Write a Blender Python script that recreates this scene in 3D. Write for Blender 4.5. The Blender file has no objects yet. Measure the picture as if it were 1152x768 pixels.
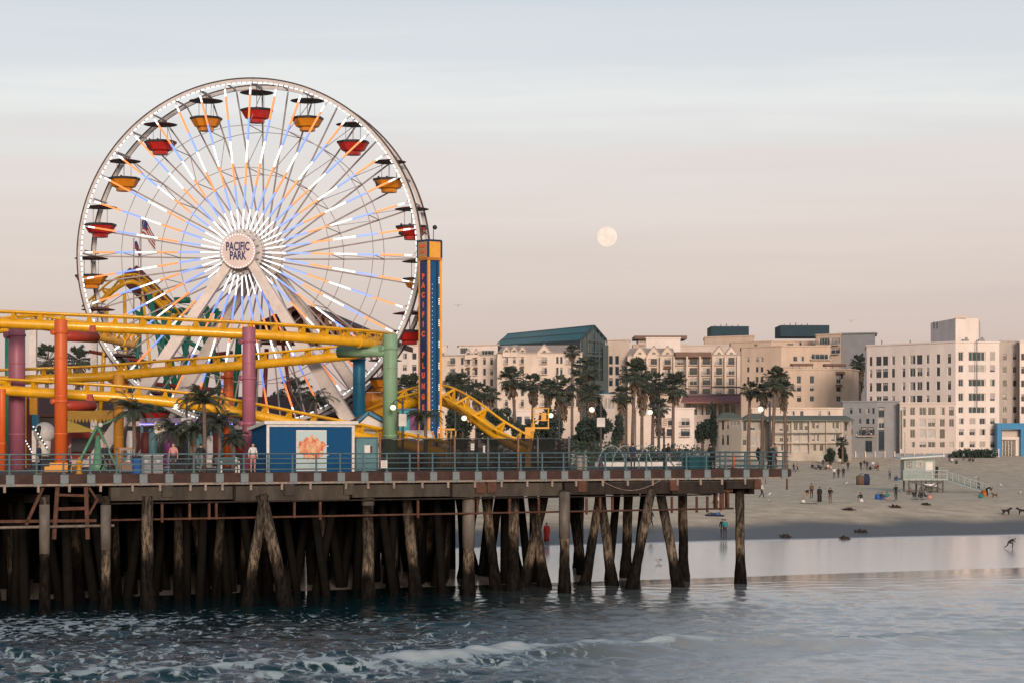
import bpy, bmesh, math, random
import numpy as np
from mathutils import Vector, Matrix, noise
R = math.radians
PI = math.pi
random.seed(7)
S = bpy.context.scene
COL = S.collection
# ------------------------------------------------------------------ camera
F = 2480.0; ZC = 9.45; HY = 496.0; CX = 576.0
cam = bpy.data.cameras.new("camera")
cam.sensor_width = 36; cam.lens = F / 1152 * 36
cam.shift_y = (HY - 384) / 1152
cam.clip_end = 20000; cam.clip_start = 0.5
co = bpy.data.objects.new("camera", cam); COL.objects.link(co)
co.location = (0, 0, ZC); co.rotation_euler = (R(90), 0, 0)
S.camera = co

def P(px, py, Y): return Vector(((px - CX) / F * Y, Y, ZC + (HY - py) / F * Y))
def XY(px, Y): return ((px - CX) / F * Y, Y)
def ZY(py, Y): return ZC + (HY - py) / F * Y

# ------------------------------------------------------------------ mesh builder
class MB:
    def __init__(s): s.v = []; s.f = []; s.m = []; s.sm = []
    def add(s, vs, fs, mi=0, smooth=False):
        o = len(s.v); s.v += [tuple(v) for v in vs]
        for f in fs: s.f.append(tuple(i + o for i in f)); s.m.append(mi); s.sm.append(smooth)
        return s
    def quad(s, a, b, c, d, mi=0): return s.add([a, b, c, d], [(0, 1, 2, 3)], mi)
    def box(s, c, d, mi=0, rz=0, rot=None):
        x, y, z = d[0]/2, d[1]/2, d[2]/2
        vs = [Vector((i*x, j*y, k*z)) for i in (-1, 1) for j in (-1, 1) for k in (-1, 1)]
        M = rot if rot is not None else Matrix.Rotation(rz, 3, 'Z')
        c = Vector(c); vs = [M @ v + c for v in vs]
        return s.add(vs, [(0,1,3,2),(4,6,7,5),(0,4,5,1),(2,3,7,6),(0,2,6,4),(1,5,7,3)], mi)
    def beam(s, a, b, w, h, mi=0, up=(0,0,1), w2=None, h2=None):
        a = Vector(a); b = Vector(b); d = (b-a).normalized(); up = Vector(up)
        if abs(d.dot(up)) > .98: up = Vector((1,0,0))
        sd = d.cross(up).normalized(); u = sd.cross(d)
        w2 = w if w2 is None else w2; h2 = h if h2 is None else h2
        vs = [a+sd*w/2*i+u*h/2*j for i, j in ((-1,-1),(1,-1),(1,1),(-1,1))] + [b+sd*w2/2*i+u*h2/2*j for i, j in ((-1,-1),(1,-1),(1,1),(-1,1))]
        return s.add(vs, [(3,2,1,0),(4,5,6,7),(0,1,5,4),(1,2,6,5),(2,3,7,6),(3,0,4,7)], mi)
    def tube(s, a, b, r0, r1=None, n=10, mi=0, cap=True):
        r1 = r0 if r1 is None else r1
        return s.path([a, b], [r0, r1], n, mi, cap)
    def path(s, pts, rad, n=8, mi=0, cap=True, closed=False):
        pts = [Vector(p) for p in pts]; k = len(pts)
        if not hasattr(rad, '__len__'): rad = [rad]*k
        ref = None; vs = []
        for i in range(k):
            if closed: d = pts[(i+1) % k] - pts[i-1]
            else: d = pts[min(i+1, k-1)] - pts[max(i-1, 0)]
            d.normalize()
            if ref is None:
                ref = Vector((0,0,1)) if abs(d.z) < .9 else Vector((1,0,0))
            e = (ref - d*ref.dot(d)).normalized(); g = d.cross(e); ref = e
            for j in range(n):
                t = 2*PI*j/n; vs.append(pts[i] + (e*math.cos(t) + g*math.sin(t))*rad[i])
        fs = []
        for i in range(k if closed else k-1):
            for j in range(n):
                a = i*n+j; b = i*n+(j+1) % n; i2 = ((i+1) % k)*n
                fs.append((a, b, i2+(j+1) % n, i2+j))
        s.add(vs, fs, mi, True)
        if cap and not closed:
            o = len(s.v) - len(vs)
            s.f.append(tuple(o+j for j in reversed(range(n)))); s.m.append(mi); s.sm.append(False)
            s.f.append(tuple(o+(k-1)*n+j for j in range(n))); s.m.append(mi); s.sm.append(False)
        return s
    def lathe(s, prof, c=(0,0,0), n=16, mi=0, smooth=True, M=None, ph=0):
        vs = []; c = Vector(c)
        for r, z in prof:
            for j in range(n):
                t = 2*PI*(j+ph)/n; p = Vector((r*math.cos(t), r*math.sin(t), z))
                if M: p = M @ p
                vs.append(p + c)
        fs = [(i*n+j, i*n+(j+1) % n, (i+1)*n+(j+1) % n, (i+1)*n+j) for i in range(len(prof)-1) for j in range(n)]
        s.add(vs, fs, mi, smooth)
        o = len(s.v) - len(vs)
        if prof[0][0] > 1e-4: s.f.append(tuple(o+j for j in reversed(range(n)))); s.m.append(mi); s.sm.append(False)
        if prof[-1][0] > 1e-4: s.f.append(tuple(o+(len(prof)-1)*n+j for j in range(n))); s.m.append(mi); s.sm.append(False)
        return s
    def ball(s, c, r, n=10, mi=0, sc=(1,1,1)):
        m = max(4, n//2+1)
        pr = [(max(1e-5, math.sin(PI*i/m)), -math.cos(PI*i/m)) for i in range(m+1)]
        M = Matrix.Diagonal((r*sc[0], r*sc[1], r*sc[2]))
        return s.lathe(pr, c, n, mi, True, M)
    def prism(s, poly, d, mi=0):
        """poly: 3d points of one face, d: extrude vector"""
        n = len(poly); poly = [Vector(p) for p in poly]; d = Vector(d)
        s.add(poly + [p+d for p in poly], [tuple(reversed(range(n))), tuple(range(n, 2*n))] + [(i, (i+1) % n, n+(i+1) % n, n+i) for i in range(n)], mi)
        return s
    def mesh(s, name, mats, off=None):
        me = bpy.data.meshes.new(name)
        v = s.v if off is None else [(a[0]-off[0], a[1]-off[1], a[2]-off[2]) for a in s.v]
        me.from_pydata(v, [], s.f)
        for m in (mats if isinstance(mats, (list, tuple)) else [mats]): me.materials.append(m)
        me.polygons.foreach_set('material_index', s.m)
        me.polygons.foreach_set('use_smooth', s.sm)
        me.update(); return me
    def build(s, name, mats, parent=None, world=True):
        """coordinates are world ones unless world=False; the object sits at its parent's origin"""
        off = None
        if parent is not None and world:
            off = wloc(parent)
        elif parent is None and world and s.v:
            a = np.array(s.v); off = ((a[:,0].min()+a[:,0].max())/2, (a[:,1].min()+a[:,1].max())/2, a[:,2].min())
        ob = bpy.data.objects.new(name, s.mesh(name, mats, off)); COL.objects.link(ob)
        if parent is not None: ob.parent = parent
        elif off is not None: ob.location = off
        return ob
def wloc(o):
    l = Vector(o.location)
    while o.parent: o = o.parent; l = l + Vector(o.location)
    return l
def tag(o, label=None, cat=None, group=None, kind=None):
    if label: o['label'] = label
    if cat: o['category'] = cat
    if group: o['group'] = group
    if kind: o['kind'] = kind
    return o
def thing(name, label, cat, loc=(0,0,0), rz=0, group=None):
    o = bpy.data.objects.new(name, None); COL.objects.link(o); o.empty_display_size = .3
    o.location = loc; o.rotation_euler = (0,0,rz)
    return tag(o, label, cat, group)
def link(name, me, parent=None, loc=(0,0,0), rz=0, sc=(1,1,1)):
    o = bpy.data.objects.new(name, me); COL.objects.link(o); o.parent = parent
    o.location = loc; o.rotation_euler = (0,0,rz); o.scale = sc
    return o
def copy_tree(o, parent=None):
    c = o.copy(); COL.objects.link(c)
    if parent is not None: c.parent = parent
    for ch in list(o.children): copy_tree(ch, c)
    return c
# ------------------------------------------------------------------ materials
def nd(nt, t, **k):
    n = nt.nodes.new(t)
    for a, b in k.items():
        if a in n.inputs: n.inputs[a].default_value = b
        else: setattr(n, a, b)
    return n
MATS = {}
def mat(name, col, rough=.6, var=.18, scale=3.0, metal=0, bump=0, bscale=30, dirt=0, dirtcol=(.05,.04,.035), stretch=(1,1,1), spec=.3, coat=0):
    if name in MATS: return MATS[name]
    m = bpy.data.materials.new(name); m.use_nodes = True; nt = m.node_tree
    b = nt.nodes['Principled BSDF']
    b.inputs['Roughness'].default_value = rough; b.inputs['Metallic'].default_value = metal
    b.inputs['Specular IOR Level'].default_value = spec; b.inputs['Coat Weight'].default_value = coat
    tc = nd(nt, 'ShaderNodeTexCoord'); mp = nd(nt, 'ShaderNodeMapping'); mp.inputs['Scale'].default_value = stretch
    nt.links.new(tc.outputs['Object'], mp.inputs[0])
    n = nd(nt, 'ShaderNodeTexNoise', Scale=scale, Detail=6.0, Roughness=.65)
    nt.links.new(mp.outputs[0], n.inputs['Vector'])
    r = nd(nt, 'ShaderNodeValToRGB'); r.color_ramp.elements[0].position = .3; r.color_ramp.elements[1].position = .7
    r.color_ramp.elements[0].color = tuple(max(0, c*(1-var)) for c in col) + (1,)
    r.color_ramp.elements[1].color = tuple(min(1, c*(1+var)) for c in col) + (1,)
    nt.links.new(n.outputs[0], r.inputs[0]); out = r.outputs[0]
    if dirt:
        n2 = nd(nt, 'ShaderNodeTexNoise', Scale=scale*1.7, Detail=8.0, Roughness=.75)
        nt.links.new(mp.outputs[0], n2.inputs['Vector'])
        r2 = nd(nt, 'ShaderNodeValToRGB'); r2.color_ramp.elements[0].position = .5; r2.color_ramp.elements[1].position = .72
        r2.color_ramp.elements[0].color = (0,0,0,1); r2.color_ramp.elements[1].color = (dirt,)*3 + (1,)
        nt.links.new(n2.outputs[0], r2.inputs[0])
        mx = nd(nt, 'ShaderNodeMixRGB'); mx.inputs[2].default_value = dirtcol + (1,)
        nt.links.new(r2.outputs[0], mx.inputs[0]); nt.links.new(out, mx.inputs[1]); out = mx.outputs[0]
    nt.links.new(out, b.inputs['Base Color'])
    if bump:
        n3 = nd(nt, 'ShaderNodeTexNoise', Scale=bscale, Detail=5.0)
        nt.links.new(mp.outputs[0], n3.inputs['Vector'])
        bp = nd(nt, 'ShaderNodeBump', Strength=bump, Distance=.05)
        nt.links.new(n3.outputs[0], bp.inputs['Height']); nt.links.new(bp.outputs[0], b.inputs['Normal'])
    MATS[name] = m; return m
def emi(name, col, st, base=None):
    if name in MATS: return MATS[name]
    m = bpy.data.materials.new(name); m.use_nodes = True
    b = m.node_tree.nodes['Principled BSDF']
    b.inputs['Base Color'].default_value = (base or col) + (1,)
    b.inputs['Emission Color'].default_value = col + (1,); b.inputs['Emission Strength'].default_value = st
    MATS[name] = m; return m

# ------------------------------------------------------------------ world, sun
SUN_EL, SUN_AZ = R(12), R(171)      # azimuth clockwise from +Y (behind the camera, to the right)
w = bpy.data.worlds.new("World"); S.world = w; w.use_nodes = True; nt = w.node_tree
for n in list(nt.nodes): nt.nodes.remove(n)
wo = nd(nt, 'ShaderNodeOutputWorld')
sky = nd(nt, 'ShaderNodeTexSky'); sky.sky_type = 'NISHITA'; sky.sun_disc = False
sky.sun_elevation = SUN_EL; sky.sun_rotation = SUN_AZ; sky.dust_density = 2.0
bg1 = nd(nt, 'ShaderNodeBackground', Strength=.05); nt.links.new(sky.outputs[0], bg1.inputs[0])
tc = nd(nt, 'ShaderNodeTexCoord'); sep = nd(nt, 'ShaderNodeSeparateXYZ'); nt.links.new(tc.outputs['Generated'], sep.inputs[0])
mp = nd(nt, 'ShaderNodeMapping'); mp.inputs['Scale'].default_value = (3.2, 3.2, 42); nt.links.new(tc.outputs['Generated'], mp.inputs[0])
cn = nd(nt, 'ShaderNodeTexNoise', Scale=1.6, Detail=3.5, Roughness=.5, Distortion=.3); nt.links.new(mp.outputs[0], cn.inputs['Vector'])
jit = nd(nt, 'ShaderNodeMath', operation='MULTIPLY_ADD'); jit.inputs[1].default_value = .060; jit.inputs[2].default_value = -.030
nt.links.new(cn.outputs[0], jit.inputs[0])
ad = nd(nt, 'ShaderNodeMath', operation='ADD'); nt.links.new(sep.outputs[2], ad.inputs[0]); nt.links.new(jit.outputs[0], ad.inputs[1])
rp = nd(nt, 'ShaderNodeValToRGB'); nt.links.new(ad.outputs[0], rp.inputs[0])
SKY = [(0.0,(.47,.345,.355)),(.057,(.475,.352,.362)),(.079,(.520,.395,.385)),(.10,(.565,.435,.415)),(.12,(.590,.475,.455)),(.1375,(.580,.522,.505)),(.154,(.645,.597,.57)),(.172,(.550,.520,.525)),(.198,(.51,.50,.515)),(.30,(.34,.38,.45)),(.5,(.20,.25,.32)),(1,(.12,.17,.24))]
el = rp.color_ramp.elements
while len(el) < len(SKY): el.new(.5)
for e, (p, c) in zip(el, SKY): e.position = p; e.color = c + (1,)
bg2 = nd(nt, 'ShaderNodeBackground', Strength=1.0); nt.links.new(rp.outputs[0], bg2.inputs[0])
ads = nd(nt, 'ShaderNodeAddShader'); nt.links.new(bg1.outputs[0], ads.inputs[0]); nt.links.new(bg2.outputs[0], ads.inputs[1])
nt.links.new(ads.outputs[0], wo.inputs[0])
sl = bpy.data.lights.new("sun", 'SUN'); sl.energy = 2.85; sl.angle = R(14); sl.color = (1, .83, .71)
so = bpy.data.objects.new("sun", sl); COL.objects.link(so)
dirn = Vector((math.sin(SUN_AZ)*math.cos(SUN_EL), math.cos(SUN_AZ)*math.cos(SUN_EL), math.sin(SUN_EL)))
so.rotation_euler = dirn.to_track_quat('Z', 'Y').to_euler(); so.location = dirn*200
S.view_settings.view_transform = 'Standard'; S.view_settings.look = 'None'; S.view_settings.gamma = 1; S.view_settings.exposure = 0
S.cycles.max_bounces = 6; S.cycles.diffuse_bounces = 3; S.cycles.glossy_bounces = 4
# moon: a far ball in the sky
mm = bpy.data.materials.new('moon_surface'); mm.use_nodes = True; t = mm.node_tree
b = t.nodes['Principled BSDF']; b.inputs['Base Color'].default_value = (0,0,0,1); b.inputs['Specular IOR Level'].default_value = 0
tcn = nd(t, 'ShaderNodeTexCoord'); n = nd(t, 'ShaderNodeTexNoise', Scale=1.1, Detail=4.0); t.links.new(tcn.outputs['Object'], n.inputs['Vector'])
r = nd(t, 'ShaderNodeValToRGB'); r.color_ramp.elements[0].position = .38; r.color_ramp.elements[0].color = (.97,.77,.64,1); r.color_ramp.elements[1].position = .58; r.color_ramp.elements[1].color = (1,.86,.71,1)
t.links.new(n.outputs[0], r.inputs[0]); t.links.new(r.outputs[0], b.inputs['Emission Color']); b.inputs['Emission Strength'].default_value = 1
YM = 9000; mb = MB().ball((0,0,0), 11.2/F*YM, 40, 0)
for i in range(len(mb.v)):
    v = Vector(mb.v[i]); mb.v[i] = tuple(v)
mo = mb.build('moon', mm, None, world=False); mo.location = P(683, 266.5, YM); mo.scale = (1,1,1)
for p in [0]:
    mmap = None
tcn_map = nd(t, 'ShaderNodeMapping'); tcn_map.inputs['Scale'].default_value = (.03,.03,.03); t.links.new(tcn.outputs['Object'], tcn_map.inputs[0]); t.links.new(tcn_map.outputs[0], n.inputs['Vector'])
tag(mo, 'pale peach full moon low in the sky above the hotel roofs', 'moon')

# ------------------------------------------------------------------ ground and sea
def smooth(a, b, x):
    t = np.clip((x-a)/(b-a), 0, 1); return t*t*(3-2*t)
PROF = [(-9000,-4),(0,-3.2),(100,-1.6),(145,-.35),(156,-.03),(158,.0),(196,.80),(203,1.22),(212,2.0),(222,2.7),(233,2.98),(260,3.05),(300,3.2),(350,3.5),(385,4.2),(405,5.2),(425,6.1),(475,6.5),(520,6.7),(640,8.0),(800,8.8),(9000,9.0)]
def sval(x, y): return y - .5*(np.clip(x, -70, 70) - 24)
def hgt(x, y):
    return np.interp(sval(x, y), [p[0] for p in PROF], [p[1] for p in PROF])
def ground_at(px, py):
    """point of the terrain seen at a pixel"""
    k = (px-CX)/F
    Ys = np.arange(120, 900, .25); z = np.maximum(hgt(k*Ys, Ys), 0); pz = ZC + (HY-py)/F*Ys
    i = np.argmax(pz <= z)
    return Vector((k*Ys[i], Ys[i], z[i]))
def sheet(name, xs, ys, zf, m, attrs=None, mask=None):
    X, Y = np.meshgrid(xs, ys); Z = zf(X, Y); ny, nx = X.shape
    co_ = np.stack([X, Y, Z], -1).reshape(-1, 3)
    idx = np.arange(ny*nx).reshape(ny, nx)
    q = np.stack([idx[:-1,:-1], idx[:-1,1:], idx[1:,1:], idx[1:,:-1]], -1).reshape(-1, 4)
    me = bpy.data.meshes.new(name); me.vertices.add(len(co_)); me.vertices.foreach_set('co', co_.ravel())
    me.loops.add(q.size); me.loops.foreach_set('vertex_index', q.ravel())
    me.polygons.add(len(q)); me.polygons.foreach_set('loop_start', np.arange(0, q.size, 4)); me.polygons.foreach_set('loop_total', np.full(len(q), 4))
    me.polygons.foreach_set('use_smooth', np.ones(len(q), bool))
    me.update(calc_edges=True)
    for an, af in (attrs or {}).items():
        a = me.attributes.new(an, 'FLOAT', 'POINT'); a.data.foreach_set('value', af(X, Y, Z).ravel().astype(np.float32))
    me.materials.append(m); o = bpy.data.objects.new(name, me); COL.objects.link(o); return o
def geo(a, b, n, r):   # n steps growing away from a to b
    s = np.array([r**i for i in range(n)]); s = np.cumsum(s); return a + (b-a)*s/s[-1]
rng = np.random.default_rng(3)
_nw = [(rng.uniform(.03,.35)*(1 if i < 12 else 4), rng.uniform(0, 2*PI), rng.uniform(0, 2*PI)) for i in range(30)]
def lumps(X, Y):
    z = np.zeros_like(X)
    for k, a, p in _nw: z += np.sin(k*(X*np.cos(a)+Y*np.sin(a)) + p)/(1+k*6)
    return z/3
# sand
ms = bpy.data.materials.new('beach_sand'); ms.use_nodes = True; t = ms.node_tree; b = t.nodes['Principled BSDF']
g = nd(t, 'ShaderNodeNewGeometry')
n1 = nd(t, 'ShaderNodeTexNoise', Scale=.35, Detail=8.0, Roughness=.7); t.links.new(g.outputs['Position'], n1.inputs['Vector'])
n2 = nd(t, 'ShaderNodeTexNoise', Scale=3.2, Detail=5.0, Roughness=.7); t.links.new(g.outputs['Position'], n2.inputs['Vector'])
r1 = nd(t, 'ShaderNodeValToRGB'); r1.color_ramp.elements[0].position = .38; r1.color_ramp.elements[1].position = .62
r1.color_ramp.elements[0].color = (.47,.37,.255,1); r1.color_ramp.elements[1].color = (.68,.545,.39,1)
t.links.new(n1.outputs[0], r1.inputs[0])
at = nd(t, 'ShaderNodeAttribute'); at.attribute_name = 'wet'
nw = nd(t, 'ShaderNodeTexNoise', Scale=.12, Detail=5.0); t.links.new(g.outputs['Position'], nw.inputs['Vector'])
wj = nd(t, 'ShaderNodeMath', operation='MULTIPLY_ADD'); wj.inputs[1].default_value = .5; wj.inputs[2].default_value = -.25; t.links.new(nw.outputs[0], wj.inputs[0])
wa = nd(t, 'ShaderNodeMath', operation='ADD'); t.links.new(at.outputs['Fac'], wa.inputs[0]); t.links.new(wj.outputs[0], wa.inputs[1])
damp = nd(t, 'ShaderNodeMapRange'); damp.interpolation_type = 'SMOOTHSTEP'; damp.inputs[1].default_value = .15; damp.inputs[2].default_value = .55; t.links.new(wa.outputs[0], damp.inputs[0])
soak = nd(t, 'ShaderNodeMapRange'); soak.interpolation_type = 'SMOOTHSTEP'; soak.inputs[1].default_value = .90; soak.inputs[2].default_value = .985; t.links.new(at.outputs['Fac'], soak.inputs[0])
mx = nd(t, 'ShaderNodeMixRGB'); sk2 = nd(t, 'ShaderNodeMixRGB'); sk2.inputs[1].default_value = (.10,.094,.088,1); sk2.inputs[2].default_value = (.56,.495,.45,1); t.links.new(soak.outputs[0], sk2.inputs[0]); t.links.new(sk2.outputs[0], mx.inputs[2]); t.links.new(damp.outputs[0], mx.inputs[0]); t.links.new(r1.outputs[0], mx.inputs[1])  # soaked sand kept pale: sky reflection painted into its base colour
wk = nd(t, 'ShaderNodeAttribute'); wk.attribute_name = 'wrack'; wkn = nd(t, 'ShaderNodeTexNoise', Scale=.9, Detail=6.0, Roughness=.8); t.links.new(g.outputs['Position'], wkn.inputs['Vector'])
wkm = nd(t, 'ShaderNodeMath', operation='MULTIPLY'); t.links.new(wk.outputs['Fac'], wkm.inputs[0]); t.links.new(wkn.outputs[0], wkm.inputs[1])
wkr = nd(t, 'ShaderNodeMapRange'); wkr.inputs[1].default_value = .40; wkr.inputs[2].default_value = .56; wkr.inputs[4].default_value = .75; t.links.new(wkm.outputs[0], wkr.inputs[0])
mx2 = nd(t, 'ShaderNodeMixRGB'); mx2.inputs[2].default_value = (.07,.055,.042,1); t.links.new(wkr.outputs[0], mx2.inputs[0]); t.links.new(mx.outputs[0], mx2.inputs[1]); t.links.new(mx2.outputs[0], b.inputs['Base Color'])
rr = nd(t, 'ShaderNodeMapRange'); rr.inputs[3].default_value = .85; rr.inputs[4].default_value = .5; t.links.new(damp.outputs[0], rr.inputs[0])
rr2 = nd(t, 'ShaderNodeMix'); rr2.inputs[3].default_value = .13; t.links.new(soak.outputs[0], rr2.inputs[0]); t.links.new(rr.outputs[0], rr2.inputs[2]); t.links.new(rr2.outputs[0], b.inputs['Roughness'])
sp = nd(t, 'ShaderNodeMapRange'); sp.inputs[3].default_value = .25; sp.inputs[4].default_value = .9; t.links.new(soak.outputs[0], sp.inputs[0]); t.links.new(sp.outputs[0], b.inputs['Specular IOR Level'])
bp = nd(t, 'ShaderNodeBump', Distance=.12); t.links.new(n2.outputs[0], bp.inputs['Height'])
bs = nd(t, 'ShaderNodeMapRange'); bs.inputs[3].default_value = .9; bs.inputs[4].default_value = .05; t.links.new(soak.outputs[0], bs.inputs[0]); t.links.new(bs.outputs[0], bp.inputs['Strength'])
t.links.new(bp.outputs[0], b.inputs['Normal'])
xs = np.concatenate([-geo(40, 6000, 24, 1.3)[::-1], np.arange(-40, 90, 1.0), geo(90, 6000, 24, 1.3)])
ys = np.concatenate([np.array([-4000,-1000,-200,0,60,110]), np.arange(130, 260, .6), np.arange(260, 480, 2.5), geo(480, 12000, 30, 1.3)])
def sand_z(X, Y):
    s = sval(X, Y); z = hgt(X, Y)
    return z + lumps(X*.7, Y*.7)*(.05*smooth(215, 235, s) + .006*smooth(150, 160, s)) 
sand = sheet('beach_sand', xs, ys, sand_z, ms, {'wrack': lambda X, Y, Z: np.maximum(np.exp(-((sval(X, Y)-229-2*lumps(X*.3, Y*.05))/.9)**2), np.maximum(.8*np.exp(-((sval(X, Y)-222-3*lumps(X*.2, Y*.05))/.6)**2), .76*smooth(236, 246, sval(X, Y)))), 'wet': lambda X, Y, Z: 1 - smooth(190, 221, sval(X, Y) + 1.0*lumps(X*.5, Y*.3))})
tag(sand, 'pale grey-brown beach sand, mirror wet along the water', 'ground', kind='structure')
# sea
mw = bpy.data.materials.new('sea_water'); mw.use_nodes = True; t = mw.node_tree; b = t.nodes['Principled BSDF']
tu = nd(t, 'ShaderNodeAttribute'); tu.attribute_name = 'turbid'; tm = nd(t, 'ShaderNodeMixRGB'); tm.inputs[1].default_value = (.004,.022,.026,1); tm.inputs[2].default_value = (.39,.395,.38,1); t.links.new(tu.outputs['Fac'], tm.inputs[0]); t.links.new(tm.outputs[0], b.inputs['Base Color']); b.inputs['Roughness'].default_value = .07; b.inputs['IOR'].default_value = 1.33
g = nd(t, 'ShaderNodeNewGeometry')
nb = nd(t, 'ShaderNodeTexNoise', Scale=4.5, Detail=6.0, Roughness=.6); t.links.new(g.outputs['Position'], nb.inputs['Vector'])
bp = nd(t, 'ShaderNodeBump', Strength=.35, Distance=.10); t.links.new(nb.outputs[0], bp.inputs['Height'])
ac = nd(t, 'ShaderNodeAttribute'); ac.attribute_name = 'calm'
cs = nd(t, 'ShaderNodeMapRange'); cs.inputs[3].default_value = .40; cs.inputs[4].default_value = .03; t.links.new(ac.outputs['Fac'], cs.inputs[0]); t.links.new(cs.outputs[0], bp.inputs['Strength'])
t.links.new(bp.outputs[0], b.inputs['Normal'])
wn = nd(t, 'ShaderNodeTexNoise', Scale=.8, Detail=4.0); t.links.new(g.outputs['Position'], wn.inputs['Vector'])
wm = nd(t, 'ShaderNodeVectorMath', operation='SCALE'); wm.inputs['Scale'].default_value = 1.5; t.links.new(wn.outputs['Color'], wm.inputs[0])
wadd = nd(t, 'ShaderNodeVectorMath', operation='ADD'); t.links.new(g.outputs['Position'], wadd.inputs[0]); t.links.new(wm.outputs[0], wadd.inputs[1])
fm = nd(t, 'ShaderNodeMapping'); fm.inputs['Scale'].default_value = (1.05,.7,.2); t.links.new(wadd.outputs[0], fm.inputs[0])
vo = nd(t, 'ShaderNodeTexVoronoi', Scale=1.35, feature='DISTANCE_TO_EDGE'); t.links.new(fm.outputs[0], vo.inputs['Vector'])
lace = nd(t, 'ShaderNodeMapRange'); lace.inputs[1].default_value = .0; lace.inputs[2].default_value = .22; lace.inputs[3].default_value = 1; lace.inputs[4].default_value = 0; t.links.new(vo.outputs['Distance'], lace.inputs[0])
fn = nd(t, 'ShaderNodeTexNoise', Scale=1.5, Detail=8.0, Roughness=.74); t.links.new(fm.outputs[0], fn.inputs['Vector'])
f1 = nd(t, 'ShaderNodeMath', operation='MULTIPLY_ADD'); f1.inputs[1].default_value = .15; t.links.new(lace.outputs[0], f1.inputs[0]); t.links.new(fn.outputs[0], f1.inputs[2])
af = nd(t, 'ShaderNodeAttribute'); af.attribute_name = 'foam'
f2 = nd(t, 'ShaderNodeMath', operation='ADD'); t.links.new(f1.outputs[0], f2.inputs[0]); t.links.new(af.outputs['Fac'], f2.inputs[1])
f3 = nd(t, 'ShaderNodeMapRange'); f3.interpolation_type = 'SMOOTHSTEP'; f3.inputs[1].default_value = .83; f3.inputs[2].default_value = .97; t.links.new(f2.outputs[0], f3.inputs[0])
fb = nd(t, 'ShaderNodeBsdfDiffuse'); fb.inputs[0].default_value = (.345,.40,.41,1); t.links.new(bp.outputs[0], fb.inputs['Normal'])
fcm = nd(t, 'ShaderNodeMapRange'); fcm.interpolation_type = 'SMOOTHSTEP'; fcm.inputs[1].default_value = .3; fcm.inputs[2].default_value = 1.1; t.links.new(af.outputs['Fac'], fcm.inputs[0])
fcx = nd(t, 'ShaderNodeMixRGB'); fcx.inputs[1].default_value = (.335,.395,.405,1); fcx.inputs[2].default_value = (.47,.49,.485,1); t.links.new(fcm.outputs[0], fcx.inputs[0]); t.links.new(fcx.outputs[0], fb.inputs[0])
mxs = nd(t, 'ShaderNodeMixShader'); t.links.new(f3.outputs[0], mxs.inputs[0]); t.links.new(b.outputs[0], mxs.inputs[1]); t.links.new(fb.outputs[0], mxs.inputs[2])
t.links.new(mxs.outputs[0], t.nodes['Material Output'].inputs[0])
_wv = []
for i in range(70):
    lam = .42*(9**rng.uniform(0, 1)); a = PI/2 + rng.normal(0, .5)
    _wv.append((2*PI/lam, a, rng.uniform(0, 2*PI), .0046*lam**.9))
CA = Vector((-15.5, 90.0)); CB = Vector((25.0, 107.5)); CD = (CB-CA).normalized()
def crest(X, Y):
    along = (X-CA.x)*CD.x + (Y-CA.y)*CD.y; d = -(X-CA.x)*CD.y + (Y-CA.y)*CD.x
    d = d + .9*np.sin(along*.21+.5) + .4*np.sin(along*.63) + .15*np.sin(along*1.9)
    k = smooth(-6, 7, along)*(1-.35*smooth(30, 60, along))
    return along, d, k
def sea_z(X, Y):
    s = sval(X, Y); A = 1 - .985*smooth(122, 158, s)
    A = A*(1.5-.72*smooth(-4, 24, X))
    z = np.zeros_like(X)
    for k, a, p, am in _wv: z += am*np.sin(k*(X*np.cos(a)+Y*np.sin(a))+p)
    m = .5+.5*lumps(X*.8, Y*.8)*1.5
    z = z*A*(.7+.5*np.clip(m, 0, 1))
    al, d, kk = crest(X, Y)
    z += kk*(1+.25*lumps(X*1.1, Y*.3))*np.where(d < 0, .46*np.exp(-(d/1.9)**2), .46*np.exp(-(d/.7)**2))
    # second low swell nearer the beach
    d2 = d - 27 - 2*np.sin(al*.13); z += .12*kk*np.exp(-(d2/1.5)**2)*(1-smooth(120, 150, s))
    far = smooth(200, 400, np.abs(X)) + smooth(30, -100, Y); return z*(1-np.clip(far, 0, 1))
def sea_foam(X, Y, Z):
    al, d, kk = crest(X, Y); s = sval(X, Y)
    px = CX + X/np.maximum(Y, 1)*F
    base = .235*(1-smooth(520, 900, px)) - .05 - .25*smooth(600, 900, px)
    base = base*(1-smooth(135, 155, s)) 
    band = smooth(-6, 7, al)*(.62+.45*smooth(560, 760, px))*(1+.5*lumps(X*3.1, Y*1.4))*np.exp(-((d+.1+.8*lumps(X*2.6, Y*.6))/(.7+.2*smooth(560, 800, px)))**2)*(.40+.35*np.clip(lumps(X*1.3, Y*.4)+.4, 0, 1)*1.4)
    wash = .30*np.exp(-((d+3.5)/3.0)**2)*kk*smooth(500, 900, px)
    edge = .5*np.exp(-((s-159-1.5*lumps(X*.4, Y*.2))/1.2)**2)*.0
    return base + band + wash + edge + .12*lumps(X*.6, Y*.6) + .07*smooth(650, 1000, px)*(1-smooth(128, 145, s))
def sea_turbid(X, Y, Z):  # silty shallows, with bright sky reflection also painted into the water colour
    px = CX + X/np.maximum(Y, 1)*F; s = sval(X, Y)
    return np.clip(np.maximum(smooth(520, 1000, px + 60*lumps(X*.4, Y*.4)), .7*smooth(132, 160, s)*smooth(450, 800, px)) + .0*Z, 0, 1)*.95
xs = np.concatenate([-geo(32, 9000, 22, 1.5)[::-1], np.arange(-32, 46, .16), geo(46, 9000, 22, 1.5)])
ys = np.concatenate([np.array([-9000,-2000,-500,-100,0,40,65]), np.arange(78, 125, .15), np.arange(125, 180, .3), np.array([190,200,230,400,2000])])
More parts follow.
